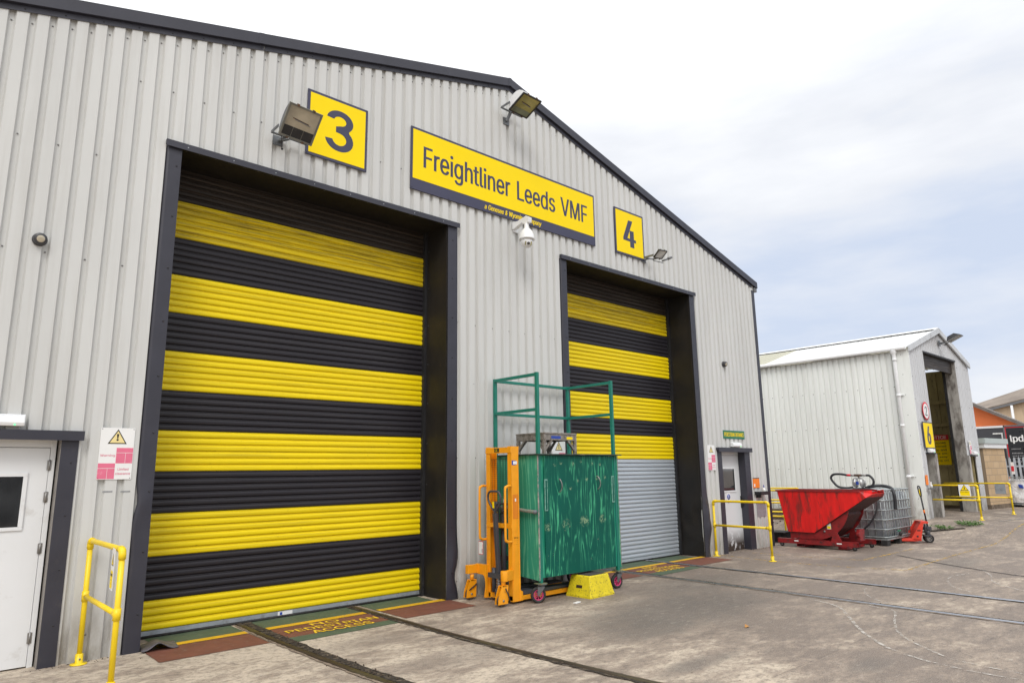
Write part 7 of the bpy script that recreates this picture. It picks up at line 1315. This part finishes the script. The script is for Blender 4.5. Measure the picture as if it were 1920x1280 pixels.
    # track door: rolled shutter, guides, jambs
    MB().box(21.74, 24.70, SY-.02, SY+.0, 4.895, 4.94).build('door_head_trim', M_black, S)
    mb = MB(); 
    for k in range(6): mb.box(21.80, 24.64, SY+.10, SY+.13+.01*(k % 2), 4.52+k*.07, 4.585+k*.07)
    mb.build('roller_shutter', M_shKg, S)
    for x in (21.762, 24.602): MB().box(x, x+.055, SY+.30, SY+.37, SG, 4.9).build('guide_rail', M_black, S)
    MB().mat(M_jamb).box(24.6625, 24.672, SY+.002, SY+.37, SG, 4.9).build('door_reveal', None, S); MB().mat(M_jamb).box(21.745, 21.757, SY+.002, SY+.37, SG, 4.9).build('door_reveal', None, S)
    MB().box(21.757, 24.6625, SY+.002, SY+.37, 4.885, 4.894).build('door_reveal', M_black, S)
    MB().box(21.535, 21.755, SY-.028, SY+.28, SG, 2.0).build('jamb_post', M_jamb, S); MB().box(24.67, 24.855, SY-.028, SY+.25, SG, 1.97).build('jamb_post', M_jamb, S)
    for x0, x1, z1 in ((20.90, 21.56, 1.99), (24.83, 25.52, 1.95)): MB().box(x0, x1, SY-.07, SY+.01, z1-.01, z1+.03).build('door_canopy', M_black, S)
    MB().box(20.93, 20.96, SY+.06, SY+.09, SG, 1.98).box(21.02, 21.06, SY+.40, SY+.44, .9, 1.5).build('side_door_frame', M_rust, S)
    MB().box(20.94, 21.50, SY+.50, SY+.54, SG, 1.97).build('side_doorway_shade', M_black, S)  # black sheet: the dark inside the side doorway is put into its colour
    MB().box(25.42, 25.46, SY+.06, SY+.30, SG, 1.94).build('side_door_frame', M_inside2, S)
    MB().box(SX0+.02, SX1-.02, SYB-.02, SYB, 3.6, SZE).build('back_wall', M_inside, S)
def inside_mat():
    t = NT('ochre_inside_sheet'); c = t.mix(t.ramp(t.noise(1.6, (1, 1, .5)), .3, .7), (.30, .25, .12), (.42, .36, .19)); c = t.mix(t.ramp(t.noise(9, (1, 1, .3), 7, .7), .55, .68, 0, .8), c, (.08, .065, .04))
    z = t.axis(2); t.base(c); t.rough(.6); return t.m
M_inside = inside_mat(); M_inside2 = pm('ochre_rail', (.36, .30, .15), .6, 0, .2, 6, (.10, .08, .05), .6, 8)
M_shedroof = pm('white_roof_sheet', (.70, .71, .70), .45, 0, .08, 1.2, (.36, .35, .32), .35, 2.5, .55)
def rl():
    t = NT('yellowed_rooflight'); t.base((.66, .65, .52)); tr = t.n('ShaderNodeBsdfTranslucent'); tr.inputs[0].default_value = (.85, .82, .62, 1); mx = t.n('ShaderNodeMixShader'); mx.inputs[0].default_value = .35
    t.l(t.b.outputs[0], mx.inputs[1]); t.l(tr.outputs[0], mx.inputs[2]); t.l(mx.outputs[0], t.t.nodes['Material Output'].inputs[0]); return t.m
M_rooflight = rl()
M_barge = pm('grey_white_barge', (.55, .57, .59), .45, 0, .08, 3, (.25, .24, .23), .4, 4)
M_jamb = pm('sooty_jamb', (.42, .40, .37), .6, 0, .2, 4, (.09, .075, .065), .85, 3, .46, (1, 1, .4))
shed()
def round_sign():
    c = V((21.24, SY-.034, 3.17)); t = thing('speed_sign', 'round white number 2 sign with red ring on the small shed', 'sign', tuple(c))
    MB().mat(M_signR).lathe(c, (0, -1, 0), [(0, 0), (.255, 0), (.255, .008), (.205, .008)], 32).mat(M_signW).lathe(c, (0, -1, 0), [(.207, .0082), (.1, .0085), (0, .0085)], 32).build('sign_disc', None, t)
    text('numeral', '2', c+V((-.085, -.010, -.13)), X, Z, .17, .26, M_signN, t, .012)
round_sign()
number_sign('6', 20.80, 21.58, 2.13, 2.86, 0, 'tall yellow number 6 sign beside the open door of the small shed', .30, .50, y=SY-.03, bd=.03)
warn_sign(24.86, 2.43, .24, .42, SY-.027, 'limited clearance warning sign on the right of the small shed door')
bulkhead(20.98, 21.36, 2.02, 2.13, SY-.03, 'small white emergency light under the number 6 sign', 21.3)
bulkhead(25.06, 25.44, 1.985, 2.10, SY-.03, 'small white emergency light at the right side door of the small shed', 25.4)
def shed_sanitiser():
    t = thing('sanitiser_station', 'orange sanitiser board with bottle on the left corner of the small shed', 'sanitiser dispenser', (20.62, SY, 1.2), 0, 'orange sanitiser stations')
    MB().mat(M_signO).box(20.54, 20.72, SY-.036, SY-.028, 1.16, 1.42).build('back_board', None, t); MB().mat(M_grey).box(20.60, 20.84, SY-.14, SY-.03, 1.05, 1.07).build('tray', None, t)
    MB().mat(M_glassled).lathe((20.74, SY-.085, 1.071), (0, 0, 1), [(0, 0), (.035, 0), (.036, .08), (.014, .11), (.014, .17), (0, .17)], 12).build('pump_bottle', None, t)
shed_sanitiser()
def shed_light():
    t = thing('shed_floodlight', 'dark floodlight on a short arm above the small shed door', 'floodlight', (23.25, SY, 5.33)); a = V((23.25, SY-.03, 5.33)); b = a+V((-.0, -.26, .0))
    MB().bar(a, b+V((0, .1, 0)), .06, .04).obox(a+V((0, -.01, 0)), (.08, 0, 0), (0, .01, 0), (0, 0, .08)).build('bracket', M_galvdull, t)
    u = V((1, 0, 0)); v = V((0, -.82, .38)).normalized(); n = u.cross(v); n = -n if n.z > 0 else n; c = b+v*.20
    MB().add([c+u*i*.19+v*j*.20 for i, j in ((-1, -1), (1, -1), (1, 1), (-1, 1))]+[c+u*i*.13+v*j*.12-n*.13 for i, j in ((-1, -1), (1, -1), (1, .6), (-1, .6))], [(0, 1, 5, 4), (1, 2, 6, 5), (2, 3, 7, 6), (3, 0, 4, 7), (4, 5, 6, 7)]).build('housing', M_black, t)
    MB().obox(c+n*.004, u*.18, v*.19, n*.006).build('lamp_glass', M_glassled, t)
    MB().tube(smooth_path([a, a+V((-.05, -.2, -.10)), b+V((0, .1, -.06)), b+V((0, 0, .0))], 5), .008, 6).build('cable', M_black, t)
shed_light()
def notice():
    xw = SX1-.235; t = thing('notice_sign', 'large yellow sign headed NOTICE in red on the inner wall of the small shed', 'sign', (xw, -.4, 1.69)); rv = V((0, -1, 0))
    y0 = .28; W = .69; z0, z1 = 1.69, 2.67
    MB().obox((xw, y0-W/2, (z0+z1)/2), (.006, 0, 0), (0, W/2, 0), (0, 0, (z1-z0)/2)).build('sign_board', M_signY, t)
    MB().obox((xw-.008, y0-W/2, z1-.085), (.0015, 0, 0), (0, W/2, 0), (0, 0, .085)).build('red_band', M_signR, t)
    text('lettering', 'NOTICE', (xw-.010, y0-.08, z1-.13), rv, Z, .54, .10, M_signW, t, .014)
    for i, (s, w) in enumerate((('All hoses', .47), ('disconnected', .57), ('to and', .31), ('lines are', .42), ('well away', .45), ('setting off.', .55))):
        text('lettering', s, (xw-.007, y0-W+.10+w-(.05 if i == 5 else 0), z1-.29-i*.118), rv, Z, w, .075, M_signK, t, .008)
notice()
handrail('yellow handrail with a danger sign standing out from the open door of the small shed', ((20.92, SY-.03), (20.90, -2.27)), .90, [.50], wall_end=True)
danger_sign((20.875, -1.98, 1.02), (.10, -1, 0), .26, .30, 'square danger sign on the handrail in front of the small shed door')
handrail('farther yellow handrail with a blank grey plate beyond the small shed door', ((23.82, SY+.5), (23.80, -2.33)), .89, [.47], wall_end=True)
tag(MB().obox((23.78, -2.10, .98), (.003, 0, 0), (0, .13, 0), (0, 0, .14)).build('blank_plate', M_galvflat), 'blank grey plate on the farthest yellow handrail', 'plate')

# ================================================================ BEYOND THE SHED
def hut():
    M_block = brick_mat('buff_blockwork', (.50, .36, .22), (.44, .31, .18), (.30, .23, .16), 1., .44, .215, (R(90), 0, 0), .010)
    M_block2 = brick_mat('buff_blockwork_side', (.50, .36, .22), (.44, .31, .18), (.30, .23, .16), 1., .44, .215, (R(90), 0, R(90)), .010)
    t = thing('blockwork_hut', 'low buff blockwork hut with pale flat roof edge right of the small shed', 'building', (27, -1, .27))
    P = [(26.36, 3.0), (26.36, -1.19), (28.00, -1.40), (29.4, 3.0)]
    mb = MB().mat(M_block).add([(*P[1], .27), (*P[2], .27), (*P[2], 2.22), (*P[1], 2.22)], [(0, 1, 2, 3)]).add([(*P[2], .27), (*P[3], .27), (*P[3], 2.22), (*P[2], 2.22)], [(0, 1, 2, 3)])
    mb.mat(M_block2).add([(*P[0], .27), (*P[1], .27), (*P[1], 2.22), (*P[0], 2.22)], [(0, 1, 2, 3)])
    mb.mat(M_timber).prism([(P[1][0]-.02, P[1][1]-.02), (P[2][0]+.02, P[2][1]-.02), (P[2][0], P[2][1]+.2), (P[1][0]-.02, P[1][1]+.2)], 'z', .265, .40); mb.build('wall', None, t)
    def off(d): return [(26.36-d, 3.0), (26.36-d, -1.19-d), (28.0+d, -1.40-d), (29.4+d, 3.0)]
    MB().prism(off(.07), 'z', 2.215, 2.36).build('fascia_board', M_white, t); MB().prism(off(.12), 'z', 2.362, 2.53).build('roof_edge', M_roofedge, t)
M_roofedge = pm('pale_grey_edge', (.42, .47, .46), .5, 0, .08, 3)
hut()
tag(MB().box(28.02, 28.06, -1.60, -1.52, 1.35, 1.75).mat(M_signR).box(28.012, 28.02, -1.60, -1.52, 1.45, 1.62).build('post_sign', M_signW), 'narrow red and white sign on the corner of the buff hut', 'sign')
def wrapped():
    for i, (x, y, w, d, h, lb) in enumerate(((28.70, -1.80, 1.24, 1.08, .80, 'bulky load wrapped in white film on a pallet right of the buff hut'), (28.9, -3.2, 1.2, 1.0, .74, 'white film-wrapped load at the right edge of the photo'))):
        t = thing('wrapped_pallet', lb, 'pallet load', (x, y, .27), 0, 'film-wrapped pallet loads'); m = M_film
        P = MB()
        for k in (-1, 0, 1): P.box(x-w/2, x+w/2, y+k*d*.42-.05, y+k*d*.42+.05, .275, .36)
        P.box(x-w/2, x+w/2, y-d/2, y+d/2, .362, .385); P.build('pallet', M_galvcage, t)
        mb = MB(); n = 28; lv = 10
        def F(u, v):
            a = u*2*math.pi; sx = math.copysign(abs(math.cos(a))**.45, math.cos(a)); sy = math.copysign(abs(math.sin(a))**.45, math.sin(a)); k = 1-.12*v**4+.05*(vnoise(u*14, v*6, i)-.5)+.03*math.sin(u*40+v*9)
            return V((x+sx*w*.5*k, y+sy*d*.5*k, .39+(h-.03)*v+.03*vnoise(u*9, v*3, 7)))
        grid(mb, n, lv, F); mb.add([F(j/n, 1) for j in range(n)], [tuple(range(n))]); mb.mat(M_signB).obox((x-w/2-.01, y+.1, .95), (.01, 0, 0), (0, .06, .01), (0, .01, .06)); mb.build('film_wrap', m, t)
        c = MB()
        for zz in (h+.40, h+.46): c.bar((x-w/2, y-d/2, zz), (x-w/2, y+d/2, zz), .025).bar((x-w/2, y+d/2, zz), (x+w/2, y+d/2, zz), .025)
        for k in range(6): yy = y-d/2+d*k/5; c.bar((x-w/2, yy, h+.36), (x-w/2, yy, h+.46), .02)
        c.build('cage_top', M_galvcage, t)
wrapped()
M_paleg = pm('pale_galvanised_paling', (.46, .49, .53), .5, .2, .1, 5)
def palisade():
    t = thing('palisade_fence', 'grey steel palisade fence in front of the black lorry', 'fence', (30.2, -3, .27)); m = M_paleg
    y = -.9; k = 0
    while y > -6.5 and k < 40:
        MB().prism([(y-.035, .30), (y+.035, .30), (y+.035, 1.86), (y, 1.95), (y-.035, 1.86)], 'x', 30.20, 30.212).build('pale', m, t); y -= .14; k += 1
    for z in (.62, 1.58): MB().box(30.22, 30.27, -6.5, -.9, z, z+.06).build('rail', m, t)
palisade()
def lorry():
    t = thing('lorry_trailer', 'black lorry trailer with lpd lettering and red edging on its rear doors', 'lorry', (38, -.5, .27)); x = 38.; zb, zt_ = 1.05, 3.46; ya, yb = .71, -1.83
    MB().box(x+.02, x+13, yb, ya, zb, zt_).build('trailer_body', M_lorry, t, .02)
    f = MB().mat(M_grey).box(x-.02, x+.02, ya-.05, ya, zb, zt_).box(x-.02, x+.02, yb, yb+.05, zb, zt_).box(x-.02, x+.02, yb, ya, zt_-.06, zt_).box(x-.04, x+.02, yb, ya, zb-.10, zb); f.build('door_frame', None, t)
    for i in range(3):
        a = ya-.05-i*.82; b = a-.80
        d = MB().mat(M_lorry).box(x-.005, x+.012, b, a, zb+.01, zt_-.07).build('rear_door', None, t)
        e = MB().mat(M_signR).box(x-.0075, x-.0055, b, a, zt_-.115, zt_-.085)
        if i != 1: e.box(x-.0075, x-.0055, a-.035 if i == 0 else b, a if i == 0 else b+.035, zb+.01, zt_-.116)
        e.build('red_edging', None, d)
        MB().mat(M_steel).bar((x-.03, b+.05, zb), (x-.03, b+.05, zt_-.1), .03).build('lock_bar', None, d)
        rv = V((0, -1, 0))
        text('lettering', 'lpd', (x-.008, a-.16, 2.62), rv, Z, .50, .38, M_signW, d, .02)
        for z, w, h in ((2.36, .34, .07), (2.16, .40, .10), (2.05, .50, .06), (1.95, .50, .06), (1.78, .52, .08)): text('lettering', '--------', (x-.008, a-.16, z), rv, Z, w, h*.5, M_signGrey2, d, .0)
    for y in (ya-.25, yb+.25): MB().mat(M_rubber).lathe((x+1.2, y-.13, .78), (0, 1, 0), [(.25, 0), (.48, 0), (.5, .03), (.5, .23), (.48, .26), (.25, .26)], 24).build('wheel', None, t)
    for y in (ya-.3, yb+.12): MB().mat(M_signR).box(x-.05, x-.04, y, y+.18, .85, .93).build('tail_light', None, t)
    t2 = thing('lorry_trailer', 'black trailer side with white corner bracket mark and silver top rail behind the buff hut', 'lorry', (40, 2, .27))
    MB().box(39.2, 52, .85, 3.4, 1.1, 3.44).build('trailer_body', M_lorry2, t2, .02); MB().box(39.17, 39.25, .80, 3.45, 3.42, 3.52).build('top_rail', M_white, t2)
    MB().mat(M_signW).box(39.18, 39.195, 1.02, 1.08, 2.72, 3.18).box(39.18, 39.195, 1.08, 1.42, 3.12, 3.18).build('corner_mark', None, t2)
    MB().mat(M_signP2).box(39.18, 39.195, 1.7, 2.6, 2.45, 2.68).build('red_panel', None, t2)
    for y in (1.1, 3.1): MB().mat(M_rubber).lathe((41, y-.13, .78), (0, 1, 0), [(.25, 0), (.48, 0), (.5, .03), (.5, .23), (.48, .26), (.25, .26)], 20).build('wheel', None, t2)
M_lorry = pm('black_lorry_paint', (.022, .024, .03), .3, 0, .1, 1)
M_lorry2 = pm('dark_grey_curtain', (.055, .055, .065), .5, 0, .1, 1)
M_signP2 = pm('dull_purple', (.12, .06, .09), .5); M_signGrey2 = pm('pale_grey_text', (.42, .42, .43), .5, bump=0)
lorry()
def brick_gable():
    M_br = brick_mat('orange_brick', (.95, .22, .05), (.88, .19, .045), (.85, .23, .08), 1., .225, .075, (R(90), 0, R(90)), .008)
    t = thing('brick_building', 'orange brick gable with grey sloping edge beyond the lorries', 'building', (58, 4, 0))
    pts = [(14., .2), (14., 8.0), (9., 7.45), (6.68, 6.02), (3.83, 4.36), (1.2, 2.9), (1.2, .2)]
    mb = MB().mat(M_br).prism(pts, 'x', 58., 58.5); mb.build('wall', None, t)
    for a, b in ((pts[2], pts[3]), (pts[3], pts[4]), (pts[4], pts[5])):
        MB().bar((57.95, a[0], a[1]+.04), (57.95, b[0], b[1]+.04), 1.2, .20, up=(0, 0, 1)).build('coping', M_cope, t)
M_cope = pm('grey_coping', (.17, .15, .135), .9, 0, .3, 2)
brick_gable()
def far_warehouse():
    t = thing('far_warehouse', 'distant large warehouse with weathered grey-brown roof and pale strips', 'building', (90, 5, 0)); x = 85.
    e = lambda y: 8.1+(8.82-y)*.215; r = lambda y: 10.6+(8.53-y)*.28
    ya, yb = 22., -14.
    mb = MB(); mb.add([(x, ya, 5.3), (x, yb, e(yb)), (x+16, yb, r(yb)+1.2), (x+16, ya, 7.6)], [(0, 1, 2, 3)]); o = mb.build('roof', M_farroof, t); s = o.modifiers.new('s', 'SOLIDIFY'); s.thickness = .2
    mb = MB().box(x-.1, x, yb, ya, 0, 4.); mb = MB(); mb.add([(x+.3, ya, 0), (x+.3, yb, 0), (x+.3, yb, e(yb)-.1), (x+.3, ya, 5.2)], [(0, 1, 2, 3)]); o = mb.build('wall', M_farwall, t); s = o.modifiers.new('s', 'SOLIDIFY'); s.thickness = .1
    MB().bar((x-.1, ya, 5.25), (x-.1, yb, e(yb)-.05), .25, .22).build('gutter', M_grey, t)
    MB().cyl((x-.2, 9.9, 0), (x-.2, 9.9, 7.7), .12).build('downpipe', M_white, t)
    nrm = (V((0, yb-ya, e(yb)-5.3)).cross(V((16, 0, 2.4)))).normalized()
    def RP(u, v):
        a = V((x, ya, 5.3)).lerp(V((x, yb, e(yb))), u); b = V((x+16, ya, 7.6)).lerp(V((x+16, yb, r(yb)+1.2)), u); q = a.lerp(b, v); n = nrm if nrm.z > 0 else -nrm; return q+n*.16
    for u, v in ((.26, .45), (.295, .62), (.33, .75), (.36, .30), (.385, .60), (.42, .80), (.47, .5), (.30, .15)):
        MB().add([RP(u, v), RP(u+.006, v), RP(u+.006, v+.28), RP(u, v+.28)], [(0, 1, 2, 3)]).build('rooflight', M_signW, t)
M_farroof = pm('weathered_fibre_cement', (.27, .225, .185), .9, 0, .2, .4, (.16, .13, .11), .6, .8, .5)
M_farwall = pm('stained_pale_wall', (.58, .46, .32), .85, 0, .15, .5, (.20, .15, .09), .7, .6, .55, (1, 1, .3))
far_warehouse()
def yard_fence():
    t = thing('boundary_fence', 'dark corrugated boundary fence across the yard, seen mirrored in the left door window', 'fence', (0, -22, 0)); mb = MB()
    corr(mb, (-14, -22, 0), (1, 0, 0), (0, 0, 1), (0, 1, 0), 26, lambda s: [(0, 2.6)], .3, .1, .2, .02, .05); mb.build('fence_sheet', M_char, t)
    for i in range(9): MB().box(-14+i*3.2, -13.88+i*3.2, -21.95, -21.83, 0, 2.75).build('fence_post', M_galvflat, t)
yard_fence()
